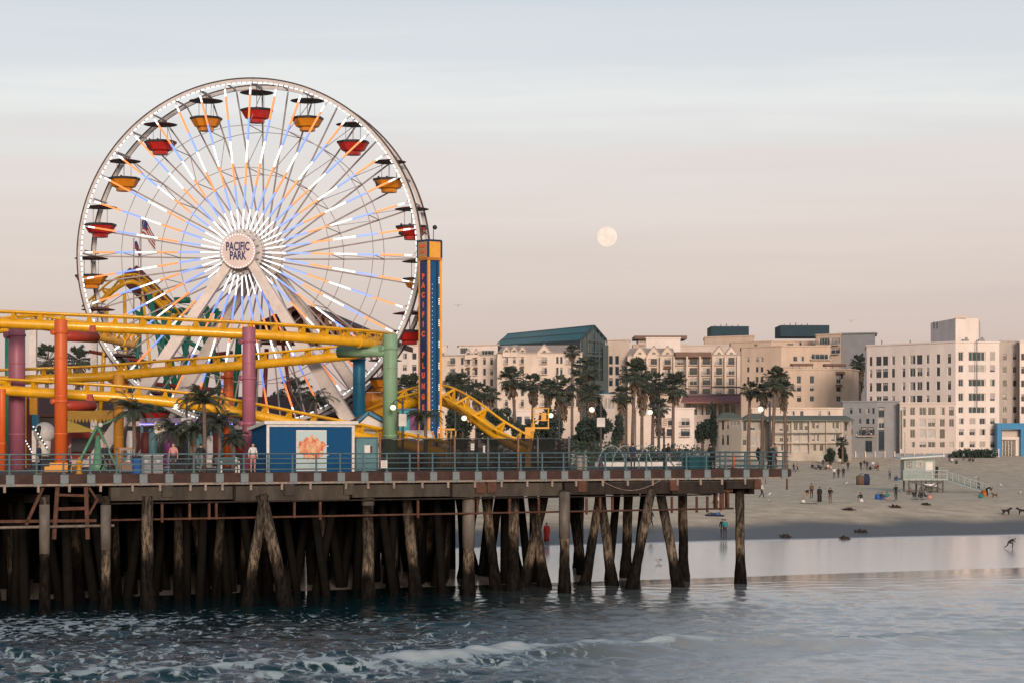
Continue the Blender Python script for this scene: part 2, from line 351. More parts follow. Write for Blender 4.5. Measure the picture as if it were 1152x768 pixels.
sea = sheet('sea_water', xs, ys, sea_z, mw, {'foam': sea_foam, 'turbid': sea_turbid, 'calm': lambda X, Y, Z: np.maximum(smooth(118, 156, sval(X, Y)), .35*smooth(0, 25, X))})
tag(sea, 'dark teal sea with foam and a low breaking wave', 'water', kind='structure')
# ------------------------------------------------------------------ the pier
OX, OY = (0-CX)/F*121, 121.0
UX, UY = .8772, .4802
ZD = 7.62; PA = math.atan2(UY, UX)
def Wp(t, v, z=ZD): return Vector((OX + t*UX - v*UY, OY + t*UY + v*UX, z))
def tv(x, y): dx, dy = x-OX, y-OY; return dx*UX+dy*UY, -dx*UY+dy*UX
def pt(px, v=0):
    ox, oy = OX - v*UY, OY + v*UX; k = (px-CX)/F
    return (k*oy - ox)/(UX - k*UY)
def D(px, v, z=ZD): return Wp(pt(px, v), v, z)
def pz(px, v, py): p = D(px, v); return ZY(py, p.y)
T0, T1 = -14.0, pt(887)
C_conc = mat('weathered_concrete', (.055,.044,.034), .85, .45, 1.2, dirt=.8, dirtcol=(.03,.027,.024), stretch=(1,1,.35), bump=.3, bscale=9)
C_wood = mat('dark_pier_timber', (.020,.013,.010), .8, .5, 2.5, dirt=.6, stretch=(1,1,.3), bump=.4, bscale=12)
C_fasc = mat('brown_fascia_timber', (.048,.023,.018), .75, .45, 1.4, dirt=.7, dirtcol=(.03,.02,.018), bump=.3, bscale=8)
C_rust = mat('rusty_timber', (.085,.036,.022), .8, .4, 2.0, dirt=.5, bump=.3, bscale=8)
C_pipe = mat('white_pipe', (.24,.19,.155), .6, .35, 2.5, dirt=.6, dirtcol=(.12,.06,.04))
C_rail = mat('teal_grey_rail_paint', (.075,.125,.14), .45, .3, 3, dirt=.4, dirtcol=(.09,.07,.06))
C_brk = mat('grey_steel_bracket', (.16,.19,.20), .55, .25, 5, dirt=.5, dirtcol=(.13,.08,.05))
C_deck = mat('deck_boards', (.045,.038,.034), .85, .3, 1.5, dirt=.5)
# pile material: tidal zones follow real height
C_pile = bpy.data.materials.new('pile_timber'); C_pile.use_nodes = True; t = C_pile.node_tree; b = t.nodes['Principled BSDF']
g = nd(t, 'ShaderNodeNewGeometry'); sx = nd(t, 'ShaderNodeSeparateXYZ'); t.links.new(g.outputs['Position'], sx.inputs[0])
mpp = nd(t, 'ShaderNodeMapping'); mpp.inputs['Scale'].default_value = (2.2,2.2,.55); t.links.new(g.outputs['Position'], mpp.inputs[0])
n1 = nd(t, 'ShaderNodeTexNoise', Scale=1.6, Detail=8.0, Roughness=.75); t.links.new(mpp.outputs[0], n1.inputs['Vector'])
zz = nd(t, 'ShaderNodeMath', operation='MULTIPLY_ADD'); zz.inputs[1].default_value = 2.6; zz.inputs[2].default_value = -1.3; t.links.new(n1.outputs[0], zz.inputs[0])
oi = nd(t, 'ShaderNodeObjectInfo'); zo = nd(t, 'ShaderNodeMath', operation='MULTIPLY_ADD'); zo.inputs[1].default_value = 3.0; zo.inputs[2].default_value = -1.5; t.links.new(oi.outputs['Random'], zo.inputs[0])
zup = nd(t, 'ShaderNodeMapRange'); zup.inputs[1].default_value = .8; zup.inputs[2].default_value = 2.6; t.links.new(sx.outputs[2], zup.inputs[0])
zom = nd(t, 'ShaderNodeMath', operation='MULTIPLY_ADD'); t.links.new(zo.outputs[0], zom.inputs[0]); t.links.new(zup.outputs[0], zom.inputs[1]); t.links.new(zz.outputs[0], zom.inputs[2])
za = nd(t, 'ShaderNodeMath', operation='ADD'); t.links.new(sx.outputs[2], za.inputs[0]); t.links.new(zom.outputs[0], za.inputs[1])
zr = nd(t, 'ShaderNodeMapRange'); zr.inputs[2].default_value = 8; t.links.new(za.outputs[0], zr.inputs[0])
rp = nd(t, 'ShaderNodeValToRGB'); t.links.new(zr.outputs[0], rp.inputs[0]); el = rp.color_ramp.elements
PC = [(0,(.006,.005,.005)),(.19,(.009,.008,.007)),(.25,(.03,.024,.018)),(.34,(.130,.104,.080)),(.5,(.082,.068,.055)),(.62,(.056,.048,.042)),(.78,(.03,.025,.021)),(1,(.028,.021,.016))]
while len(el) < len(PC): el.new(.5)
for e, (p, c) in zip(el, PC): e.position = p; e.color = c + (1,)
n2 = nd(t, 'ShaderNodeTexNoise', Scale=2.6, Detail=9.0, Roughness=.8); t.links.new(mpp.outputs[0], n2.inputs['Vector'])
r2 = nd(t, 'ShaderNodeValToRGB'); r2.color_ramp.elements[0].position = .44; r2.color_ramp.elements[1].position = .57; r2.color_ramp.elements[0].color = (.26,.25,.25,1); r2.color_ramp.elements[1].color = (1.7,1.6,1.45,1); t.links.new(n2.outputs[0], r2.inputs[0])
mu = nd(t, 'ShaderNodeMixRGB', blend_type='MULTIPLY'); mu.inputs[0].default_value = 1; t.links.new(rp.outputs[0], mu.inputs[1]); t.links.new(r2.outputs[0], mu.inputs[2])
t.links.new(mu.outputs[0], b.inputs['Base Color']); b.inputs['Roughness'].default_value = .9; b.inputs['Specular IOR Level'].default_value = .08
n3 = nd(t, 'ShaderNodeTexNoise', Scale=9.0, Detail=5.0); t.links.new(mpp.outputs[0], n3.inputs['Vector'])
bp = nd(t, 'ShaderNodeBump', Strength=.6, Distance=.06); t.links.new(n3.outputs[0], bp.inputs['Height']); t.links.new(bp.outputs[0], b.inputs['Normal'])
C_grey = mat('pale_pile_jacket', (.12,.10,.085), .8, .5, 1.2, dirt=.75, dirtcol=(.06,.05,.04), stretch=(1,1,.4), bump=.4, bscale=8)

pier = thing('pier', 'long timber amusement pier on leaning wooden piles with a teal railing', 'pier', Wp(20, 0, 0))
# deck slab: polygon in (t, v)
mb = MB()
pol = [(T0,0),(T1,0),(T1,26),(45,26),(45,125),(T0-30,125)]
top = [Wp(a, b_, ZD) for a, b_ in pol]; mb.prism([p - Vector((0,0,.14)) for p in top], (0,0,.14))
mb.build('deck', C_deck, pier)
mb = MB(); mb.box(Wp((T0+T1)/2, -.06, 7.37), (T1-T0, .14, .53), rz=PA); mb.build('fascia_beam', C_fasc, pier)
mb = MB(); mb.box(Wp(T1+.09, 12, 7.37), (.14, 24.2, .5), rz=PA); mb.build('side_fascia_beam', C_fasc, pier)
mb = MB(); mb.box(Wp((T0+T1)/2, -.10, 7.03), (T1-T0-.2, .12, .12), rz=PA); mb.build('kerb_pipe', C_pipe, pier)
# stringers and cap beams
for i in range(8):
    mb = MB(); mb.box(Wp((T0+T1-2)/2, .55+2.9*i, 7.17), (T1-T0-2.2, .3, .6), rz=PA); mb.build('stringer', C_wood, pier)
tt = T0+1
segs = [(T0, 6.0, .8), (6.3, 13.6, .75), (13.8, 21.0, .85), (21.2, 27.7, .75), (27.9, 35.6, .8), (35.8, 43.6, .75), (43.8, 47.8, .8), (48.0, 50.2, .5)]
for a, b_, h in segs[1:]:
    mb = MB(); mb.box(Wp((a+b_)/2, .18, 6.86-h/2), (b_-a, .42, h), rz=PA); mb.build('edge_beam', C_conc if b_ < 36 else C_wood, pier)
# pile caps: cross beams running back
for k in range(22):
    tq = -12 + k*3.0
    if tq > 51: continue
    L = 24 if tq > 31 else 110
    mb = MB(); mb.box(Wp(tq, 1.4+L/2, 6.2), (.42, L, .5), rz=PA); mb.build('cap_beam', C_wood, pier)
# short stub blocks on the edge beam
for q in (188, 325, 392, 540, 553, 655, 758, 852):
    mb = MB(); tq = pt(q, -.1); mb.box(Wp(tq, -.09, 6.62), (.62 if q < 800 else .5, .16, .66), rz=PA); mb.build('stub_post', C_rust if q > 500 else C_conc, pier)
# service pipes below with hangers
t118 = pt(122)
mb = MB(); mb.tube(Wp(t118, .1, 5.02), Wp(pt(826), .1, 5.06), .06, n=8); mb.build('service_pipe', C_rust, pier)
mb = MB(); mb.tube(Wp(t118, -.02, 5.95), Wp(pt(800), -.02, 5.98), .045, n=8); mb.build('cable_conduit', C_wood, pier)
mb = MB(); mb.tube(Wp(T0, -.05, 4.72), Wp(t118+.3, -.05, 4.72), .085, n=8); mb.build('catwalk_pipe', C_pipe, pier)
for q in (183, 214, 236, 244, 332, 361, 471, 538, 574, 607, 661, 676, 690, 757, 785, 797, 812):
    mb = MB(); tq = pt(q); mb.box(Wp(tq, .12, 5.48 - (.12 if q % 2 else 0)), (.13, .12, 1.05), rz=PA); mb.build('hanger', C_rust, pier)
# catwalk frame of rusty timbers at the left
mb = MB()
for qa, ya, qb, yb, ww in ((65,547,61,606,.22),(97,547,99,606,.22),(61,572,99,571,.18),(62,556,100,557,.14),(48,548,29,590,.16),(0,586,108,585,.16),(110,560,100,578,.12),(100,548,108,560,.12)):
    a = D(qa, .2, 0); b2 = D(qb, .2, 0); a.z = ZY(ya, a.y); b2.z = ZY(yb, b2.y); mb.beam(a, b2, ww, ww)
mb.build('catwalk_frame', C_rust, pier)
mb = MB()
for q in (812, 818, 805):
    mb.box(D(q, .6, 5.7), (.16, .3, 1.2), rz=PA)
mb.box(D(811, .6, 6.25), (1.6, .4, .25), rz=PA); mb.build('landing_bracket', C_rust, pier)
mb = MB(); mb.tube(Wp(T1-.05, .1, 7.1), Wp(T1-.05, .1, 6.25), .06, n=6); mb.build('drain_stub', C_rust, pier)
mb = MB(); pts = [D(677+i*66/10, -.15, 6.95 - .62*math.sin(PI*i/10)) for i in range(11)]; mb.path(pts, .025, 5); mb.build('slack_cable', C_pipe, pier)
# clips under the pipe
for q in (5,43,78,113,149,180,214,231,250,282,317,349,389,414,443,475,504,534,564,593,621,648,678,706,734,762,788,812,838,862):
    mb = MB(); p = D(q, -.16, 6.84); mb.box(p, (.13, .10, .42), rz=PA); mb.build('pipe_clip', C_pipe, pier)
# brackets and railing posts: every 1.53 m
mbk = MB(); mbk.box((0,-.16,-.27), (.46,.09,.50)); mbk.box((-.16,-.17,-.58), (.14,.07,.16)); mbk.box((.16,-.17,-.58), (.14,.07,.16)); bkm = mbk.mesh('bracket', C_brk)
rail = thing('railing', 'teal grey steel railing of four rails along the pier edge', 'railing', Wp(20, -.05, ZD))
mps = MB(); mps.box((0,0,.56), (.085,.085,1.12)); mps.box((0,0,.03), (.2,.18,.06)); psm = mps.mesh('post', C_rail)
tb = pt(10.4); k = 0; T_post = []
while tb + k*1.53 < T1-.1: T_post.append(tb + k*1.53); k += 1
T_post = [tb-1.53*i for i in range(8, 0, -1)] + T_post
for tq in T_post:
    link('bracket', bkm, pier, Wp(tq, 0, ZD) - wloc(pier), PA)
    link('post', psm, rail, Wp(tq, 0, ZD) - wloc(rail), PA)
for z, r in ((8.73,.042),(8.45,.03),(8.17,.03),(7.83,.035)):
    mb = MB(); mb.tube(Wp(T0, -.01, z), Wp(T1, -.01, z), r, n=8); mb.build('rail', C_rail, rail)
for i in range(1, 16):
    link('post', psm, rail, Wp(T1-.05, i*1.6, ZD) - wloc(rail), PA)
for z, r in ((8.73,.042),(8.45,.03),(8.17,.03),(7.83,.035)):
    mb = MB(); mb.tube(Wp(T1-.03, 0, z), Wp(T1-.03, 24, z), r, n=8); mb.build('rail', C_rail, rail)
# piles -----------------------------------------------------------------
def pile(top_, bot, r, nm='pile', jacket=None, foot=1.0):
    r *= .86
    """tapered round pile with a swollen, mussel-covered foot; jacket = (z0, z1) of a pale sleeve"""
    mb = MB(); top_ = Vector(top_); bot = Vector(bot); N = 12; pts = []; rad = []
    sd = random.random()*99
    for i in range(N*2+1):
        f = i/(N*2); p = bot.lerp(top_, f); z = p.z
        m = 1 + .10*noise.noise((sd, z*1.3, 0)) + (.42*foot*max(0, 1-max(0, z+.2)/1.9)*(1+.5*noise.noise((sd, z*4, 3))) if z < 1.7 else 0)
        pts.append(p + Vector((noise.noise((sd, z*.5, 7)), noise.noise((sd, z*.5, 9)), 0))*.05); rad.append(r*m*(1.08-.12*f))
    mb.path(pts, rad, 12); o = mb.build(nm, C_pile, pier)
    if jacket:
        z0, z1 = jacket; a = bot.lerp(top_, (z0-bot.z)/(top_.z-bot.z)); b_ = bot.lerp(top_, (z1-bot.z)/(top_.z-bot.z))
        m2 = MB(); m2.path([a, a.lerp(b_, .5), b_], [r*1.12, r*1.14, r*1.13], 14); m2.build('pile_sleeve', C_grey, o)
    return o
ZB = -1.2; ZTOP = 6.4
def pile_px(pxt, pxb, yb, r, jacket=None, ytop=None, foot=1.0):
    Y = ZC*F/(yb-HY); x0 = (pxb-CX)/F*Y; x1 = (pxt-CX)/F*Y
    s_ = (x1-x0)/ZTOP
    return pile((x1, Y, ZTOP), (x0+s_*ZB, Y, ZB), r, jacket=jacket, foot=foot)
FR = [(50,50,690,.30,(3.3,6.0)),(119,119,686,.30,(3.4,5.9)),(166,166,686,.38,None),(294,322,681,.40,None),(297,278,681,.34,None),(414,414,673,.40,(5.6,6.3)),(456,468,669,.38,None),(527,527,669,.40,(2.9,6.3)),(546,558,663,.36,None),(578,577,664,.40,None),(597,613,660,.36,None),(614,589,660,.36,None),(635,635,666,.36,(3.4,6.3)),(652,651,642,.40,None),(676,658,658,.34,None),(675,689,658,.36,None),(707,704,650,.38,None),(733,711,662,.36,None),(742,763,660,.36,None),(768,769,653,.36,None),(832,833,656,.36,None)]
for a in FR: pile_px(*a)
MID = [(12,13,676,.26),(76,76,676,.24),(82,87,673,.42),(128,130,672,.36),(200,202,676,.3),(250,243,672,.30),(275,276,669,.30),(297,301,670,.34),(361,361,668,.33),(443,443,663,.33),(471,471,657,.34),(506,497,656,.32),(537,520,652,.36),(563,548,650,.34),(489,499,650,.30),(486,481,655,.3),(513,535,648,.34),(640,655,648,.34),(566,584,650,.34),(215,232,668,.3),(183,176,666,.28)]
C_pile_d = C_pile.copy(); C_pile_d.name = 'dark_wet_pile_timber'  # copy for the second-row piles, with under-deck shade multiplied into its colours
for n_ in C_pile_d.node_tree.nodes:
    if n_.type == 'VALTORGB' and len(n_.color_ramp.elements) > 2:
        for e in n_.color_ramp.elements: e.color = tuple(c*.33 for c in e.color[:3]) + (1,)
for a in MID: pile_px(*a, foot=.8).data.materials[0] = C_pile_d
# inner piles as one mesh, under-deck shade painted into their near-black colour
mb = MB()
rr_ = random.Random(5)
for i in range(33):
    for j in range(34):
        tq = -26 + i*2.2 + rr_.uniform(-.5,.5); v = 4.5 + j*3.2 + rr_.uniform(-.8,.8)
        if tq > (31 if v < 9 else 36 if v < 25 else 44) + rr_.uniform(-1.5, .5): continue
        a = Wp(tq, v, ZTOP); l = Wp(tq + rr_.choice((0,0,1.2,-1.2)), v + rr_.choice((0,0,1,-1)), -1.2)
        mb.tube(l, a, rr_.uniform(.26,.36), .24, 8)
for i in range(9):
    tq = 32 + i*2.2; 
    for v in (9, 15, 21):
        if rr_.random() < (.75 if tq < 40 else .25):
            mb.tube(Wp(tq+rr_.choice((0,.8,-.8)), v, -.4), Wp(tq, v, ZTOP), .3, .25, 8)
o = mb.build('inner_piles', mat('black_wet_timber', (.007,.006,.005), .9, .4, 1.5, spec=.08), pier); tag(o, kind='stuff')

# ------------------------------------------------------------------ ferris wheel
W_white = mat('white_wheel_steel', (.50,.46,.44), .45, .15, 1.5, dirt=.3, dirtcol=(.2,.13,.1))
W_leg = mat('cream_leg_steel', (.60,.52,.47), .55, .12, .8, dirt=.35, dirtcol=(.28,.2,.16))
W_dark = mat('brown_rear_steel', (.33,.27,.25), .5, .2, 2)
W_rim = mat('dark_rim_edge', (.05,.036,.033), .5, .2, 2)
E_w = emi('white_led', (.90,.97,1.0), .88); E_o = emi('orange_led', (1.0,.25,.07), .72); E_b = emi('blue_led', (.17,.29,1.0), .78)
YW = 164.0
wc = P(285, 288, YW)
ray = Vector((-wc.x, -wc.y, 0)).normalized(); an = math.atan2(ray.y, ray.x) - R(15)
wn_ = Vector((math.cos(an), math.sin(an), 0)); wr = Vector((-wn_.y, wn_.x, 0))
if wr.x < 0: wr = -wr
wu = Vector((0,0,1)); RW = 13.2
wheel = thing('ferris_wheel', 'big ferris wheel with glowing white, orange and blue spokes', 'ferris wheel', (wc.x, wc.y, ZD))
def WP(a, r, n=0): return wc + wr*(math.sin(a)*r*.993) + wu*(math.cos(a)*r*.985) + wn_*n     # a clockwise from top
PH = R(1.2)
def ring(mb, r0, r1, n0, n1, N=160, mi=0):
    vs = []; 
    for i in range(N):
        a = 2*PI*i/N
        vs += [WP(a, r0, n0), WP(a, r1, n0), WP(a, r1, n1), WP(a, r0, n1)]
    fs = []
    for i in range(N):
        b0 = i*4; b1 = ((i+1) % N)*4
        for j in range(4): fs.append((b0+j, b0+(j+1) % 4, b1+(j+1) % 4, b1+j))
    mb.add(vs, fs, mi)
for nn, nm in ((1.6,'front_rim'),(-1.6,'rear_rim')):
    mb = MB(); ring(mb, 12.84, 13.09, nn-.10, nn+.10); ring(mb, 13.09, 13.19, nn-.12, nn+.12, mi=1)
    for i in range(80):
        a = PH + 2*PI*i/80; mb.beam(WP(a, 12.9, nn), WP(a+(PI/80), 13.1, nn), .05, .05)
    mb.build(nm, [W_white, W_rim], wheel)
mb = MB()
for i in range(200):
    a = 2*PI*i/200
    if abs(((a - PI + PI) % (2*PI)) - PI) < 0: continue
    f = (i % 2 == 0)
    mb.beam(WP(a+.004, 12.78, 1.74), WP(a+2*PI/200-.006, 12.78, 1.74), .07, .10, up=wn_)
o = mb.build('rim_lights', E_w, wheel); tag(o, kind='stuff')
for i in range(40):
    a = PH + R(9)*i
    # front: lit tube over a steel spoke
    def FP(r, lift=0): f = (r-1.5)/(12.7-1.5); return WP(a, r, 3.0*(1-f) + 1.65*f + lift)
    mb = MB(); mb.beam(FP(1.4), FP(12.8), .09, .12, 3, up=wn_)
    cuts = [(1.75,3.25,0),(3.25,5.05,2),(5.05,6.75,1),(6.75,8.45,0),(8.45,10.1,2),(10.1,11.9,1),(11.9,12.45,0)]
    for r0, r1, c in cuts: mb.beam(FP(r0, .10), FP(r1-.03, .10), .12 if r0 > 3 else .095, .08, c, up=wn_)
    mb.build('front_spoke', [E_w, E_o, E_b, W_white], wheel)
    def RP(r): f = (r-1.2)/(12.7-1.2); return WP(a, r, -3.0*(1-f) - 1.6*f)
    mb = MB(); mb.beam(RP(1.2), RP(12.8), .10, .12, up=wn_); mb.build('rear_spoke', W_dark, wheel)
    mb = MB(); mb.beam(WP(a, 12.95, 1.6), WP(a, 12.95, -1.6), .10, .10); mb.build('rim_tie', W_white, wheel)
for r in (6.4, 9.6):
    for sg in (1, -1):
        f = (r-1.4)/11.3; nn = sg*(3.0*(1-f)+1.62*f); mb = MB()
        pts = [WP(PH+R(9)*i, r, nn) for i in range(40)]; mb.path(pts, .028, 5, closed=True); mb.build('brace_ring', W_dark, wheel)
mb = MB()
for i in range(0, 40, 2):
    a = PH+R(9)*i
    for r in (6.4, 9.6):
        f = (r-1.4)/11.3; nn = 3.0*(1-f)+1.62*f
        mb.beam(WP(a, r, nn), WP(a, r, -nn), .05, .05); 
    f = (6.4-1.4)/11.3; n1 = 3.0*(1-f)+1.62*f; f = (9.6-1.4)/11.3; n2_ = 3.0*(1-f)+1.62*f
    mb.beam(WP(a, 6.4, n1), WP(a, 9.6, -n2_), .04, .04); mb.beam(WP(a, 9.6, n2_), WP(a, 12.7, -1.6), .04, .04)
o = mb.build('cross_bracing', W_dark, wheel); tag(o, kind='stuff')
# hub, sign disc and axle
def hubdisc(mb, r, n0, n1, mi=0, N=40):
    vs = [WP(2*PI*i/N, r, n0) for i in range(N)] + [WP(2*PI*i/N, r, n1) for i in range(N)]
    mb.add(vs, [(i, (i+1) % N, N+(i+1) % N, N+i) for i in range(N)] + [tuple(range(N)), tuple(reversed(range(N, 2*N)))], mi)
mb = MB(); hubdisc(mb, .75, -3.6, 3.6); hubdisc(mb, 1.5, 2.75, 3.05); hubdisc(mb, 1.5, -3.05, -2.75)
for i in range(16):
    a = 2*PI*i/16; mb.beam(WP(a, 1.35, 3.0), WP(a, 1.2, 4.1), .08, .08)
mb.build('hub', W_white, wheel)
C_sign = mat('pale_pink_sign', (.62,.50,.47), .5, .10, .9)
mb = MB(); hubdisc(mb, 1.30, 3.95, 4.25); sg = mb.build('sign_disc', C_sign, wheel)
C_navy = mat('navy_lettering', (.02,.035,.12), .5, .05)
def text_mesh(body, size, depth=.02, offset=.0, sx=1.0):
    cu = bpy.data.curves.new('lettering', 'FONT'); cu.body = body; cu.size = size; cu.extrude = depth; cu.offset = offset; cu.align_x = 'CENTER'; cu.align_y = 'CENTER'
    cu.resolution_u = 3
    o = bpy.data.objects.new('lettering', cu); COL.objects.link(o)
    me = bpy.data.meshes.new_from_object(o.evaluated_get(bpy.context.evaluated_depsgraph_get()))
    bpy.data.objects.remove(o)
    for v in me.vertices: v.co.x *= sx
    return me
def place_text(body, size, center, right, up, m, parent, name='lettering', offset=0, sx=1.0):
    me = text_mesh(body, size, .015, offset, sx); me.materials.clear(); me.materials.append(m)
    r = Vector(right).normalized(); u = Vector(up).normalized(); n = r.cross(u)
    M = Matrix((r, u, n)).transposed().to_4x4()
    o = bpy.data.objects.new(name, me); COL.objects.link(o); o.parent = parent
    base = wloc(parent) if parent else Vector((0,0,0))
    M.translation = Vector(center) - base; o.matrix_local = M
    return o
place_text('PACIFIC', .86, wc + wn_*4.27 + wu*.30 - wr*.02, wr, wu, C_navy, sg, offset=.022, sx=.58)
place_text('PARK', .86, wc + wn_*4.27 - wu*.36 - wr*.02, wr, wu, C_navy, sg, offset=.022, sx=.58)
mb = MB()
for i in range(36):
    a = 2*PI*i/36; c = WP(a, 1.22, 4.27); mb.ball(c, .035, 6)
o = mb.build('sign_bulbs', E_w, sg); tag(o, kind='stuff')
# support legs
for sgn in (1, -1):
    for lat in (-1, 1):
        top_ = wc + wn_*(3.45*sgn) + wr*(.35*lat) - wu*.1
        ft = wc + wn_*(5.6*sgn) + wr*(10.6*lat); ft.z = ZD
        mb = MB(); mb.beam(top_, ft, .62, .5, up=wn_, w2=1.0, h2=.7); mb.box((ft.x, ft.y, ZD+.25), (2.2,2.2,.5), rz=an)
        mb.build('support_leg', W_leg, wheel)
    mb = MB()
    for f in (.55, .8):
        a = wc.lerp(wc + wn_*0 + wr*(-10.6) - wu*(wc.z-ZD), f) + wn_*(4.6*sgn); b_ = wc.lerp(wc + wr*(10.6) - wu*(wc.z-ZD), f) + wn_*(4.6*sgn)
    mb.beam(a, b_, .35, .35); mb.build('cross_beam', W_leg, wheel)
# gondolas
G_red = mat('red_gondola_paint', (.42,.022,.018), .3, .15, 1.5, coat=.3); G_yel = mat('yellow_gondola_paint', (.60,.20,.012), .3, .15, 1.5, coat=.3)
G_blk = mat('black_gondola_trim', (.022,.022,.024), .45, .2, 3); G_drk = mat('dark_canopy', (.035,.03,.032), .5, .25, 2); G_rod = mat('gondola_rods', (.30,.26,.25), .4, .1, 3)
bowl = {}
for c, m in (('red', G_red), ('yellow', G_yel)):
    mb = MB(); mb.lathe([(.40,-2.40),(.58,-2.38),(.60,-2.14),(.86,-2.06),(1.16,-1.54)], (0,0,0), 8, 0, False, ph=.5)
    mb.lathe([(1.16,-1.538),(1.22,-1.52),(1.22,-1.37),(1.14,-1.35),(1.11,-1.48)], (0,0,0), 8, 1, False, ph=.5); bowl[c] = mb.mesh('bowl', [m, G_blk])
cn_ = {}
for c, m in (('red', mat('dark_red_canopy', (.10,.02,.02), .5, .2, 2)), ('yellow', mat('dark_brown_canopy', (.07,.032,.02), .5, .2, 2))):
    mb = MB(); mb.lathe([(1.22,-.16),(1.28,-.12),(.75,-.01),(.1,.08)], (0,0,0), 16, 0, True); mb.lathe([(.02,-.165),(1.2,-.165)], (0,0,0), 16, 1, False); cn_[c] = mb.mesh('canopy', [m, G_drk])
mb = MB(); mb.tube((0,0,-2.2), (0,0,.42), .035, n=6); center_pole = mb.mesh('center_pole', G_rod)
mb = MB(); mb.tube((0,0,-1.3), (0,0,-.1), .022, n=6); rod_m = mb.mesh('hanger_rod', G_rod)
mb = MB(); mb.lathe([(.0,-2.04),(.84,-2.03)], (0,0,0), 8, 0, False, ph=.5); mb.lathe([(.42,-1.95),(.42,-1.3),(.35,-1.3)], (0,0,0), 8); seat_m = mb.mesh('seat_ring', G_drk)
mb = MB(); mb.beam((0,-1.55,.36), (0,1.55,.36), .09, .09); axle_m = mb.mesh('pivot_axle', G_rod)
wrz = math.atan2(wn_.y, wn_.x) + PI/2
for i in range(20):
    a = PH + R(18)*i; c = 'red' if i % 2 == 0 else 'yellow'
    p = WP(a, 12.62) - wu*.18
    go = bpy.data.objects.new('gondola', bowl[c]); COL.objects.link(go); go.parent = wheel; go.location = p - wloc(wheel); go.rotation_euler = (0,0,wrz)
    go['label'] = f'{c} open gondola under a dark round canopy'
    link('canopy', cn_[c], go); link('center_pole', center_pole, go); link('seat_ring', seat_m, go); link('pivot_axle', axle_m, go)
    for k in range(2): link('hanger_rod', rod_m, go, ((.55,-.55)[k], 0, 0))
# ------------------------------------------------------------------ roller coaster
K_yel = mat('yellow_track_paint', (.70,.35,.012), .35, .2, .9, dirt=.4, dirtcol=(.36,.15,.02), coat=.2)
K_pur = mat('purple_column_paint', (.29,.095,.135), .45, .2, .8, stretch=(1,1,.25), dirt=.5, dirtcol=(.12,.06,.09)); K_org = mat('orange_column_paint', (.62,.115,.025), .45, .18, .8, stretch=(1,1,.25), dirt=.5, dirtcol=(.3,.07,.03))
K_grn = mat('sage_column_paint', (.19,.31,.19), .5, .2, .8, stretch=(1,1,.25), dirt=.55, dirtcol=(.12,.15,.1)); K_blu = mat('blue_column_paint', (.010,.14,.25), .45, .2, .8, stretch=(1,1,.25), dirt=.5)
K_red = mat('red_arm_paint', (.34,.04,.022), .4, .15, 1); K_ylc = mat('amber_column_paint', (.62,.27,.04), .5, .2, .8, stretch=(1,1,.25), dirt=.5, dirtcol=(.3,.15,.05))
coaster = thing('roller_coaster', 'yellow tubular roller coaster track on painted steel columns', 'roller coaster', (D(200, 10).x, D(200, 10).y, ZD))
def spline(pts, step=.4):
    pts = [Vector(p) for p in pts]; q = [pts[0]*2-pts[1]] + pts + [pts[-1]*2-pts[-2]]; out = []
    for i in range(1, len(q)-2):
        n = max(2, int((q[i+1]-q[i]).length/step))
        for j in range(n):
            t = j/n; a, b_, c, d = q[i-1], q[i], q[i+1], q[i+2]
            out.append(.5*((2*b_) + (c-a)*t + (2*a-5*b_+4*c-d)*t*t + (3*b_-a-3*c+d)*t*t*t))
    out.append(pts[-1]); return out
NT = [0]; extra_ties = MB()
def track(pts, rs=.33, gauge=.55, lift=.72, roll=0, tie=1.35, rr=.085, part_ties=True, mats=None):
    P_ = spline(pts); m = mats or K_yel
    mb = MB(); mb.path(P_, rs, 14)
    # flanged joints
    for i in range(10, len(P_)-3, 14):
        d = (P_[i+1]-P_[i]).normalized(); mb.tube(P_[i]-d*.05, P_[i]+d*.05, rs*1.18, n=14)
    mb.build('track_spine', m, coaster)
    L = []; Rr = []
    for i, p in enumerate(P_):
        d = (P_[min(i+1, len(P_)-1)]-P_[max(i-1, 0)]).normalized(); s_ = d.cross(Vector((0,0,1))).normalized(); u = s_.cross(d)
        rl = roll if not callable(roll) else roll(i/len(P_))
        s2 = s_*math.cos(rl)+u*math.sin(rl); u2 = u*math.cos(rl)-s_*math.sin(rl)
        L.append((p+u2*lift-s2*gauge, p, s2, u2, d)); Rr.append(p+u2*lift+s2*gauge)
    mb = MB(); mb.path([l[0] for l in L], rr, 8); mb.build('track_rail', m, coaster)
    mb = MB(); mb.path(Rr, rr, 8); mb.build('track_rail', m, coaster)
    acc = 0
    for i in range(1, len(P_)):
        acc += (P_[i]-P_[i-1]).length
        if acc >= tie:
            acc = 0; l, p, s2, u2, d = L[i]; r = Rr[i]
            mb = MB() if part_ties else extra_ties
            base1 = p + u2*rs*.6 - s2*rs*.7; base2 = p + u2*rs*.6 + s2*rs*.7
            for a_, b_ in ((base1, l), (base2, r)):
                mb.prism([a_ - d*.2, a_ + d*.2, b_ + d*.07, b_ - d*.07], s2*.05)
            mb.beam(l, r, .12, .14); mb.beam(p + u2*rs*.8 - d*.16, p + u2*lift*.9, .12, .1); mb.beam(p + u2*rs*.8 + d*.16, p + u2*lift*.9, .12, .1)
            if part_ties: mb.build('track_tie', m, coaster); NT[0] += 1
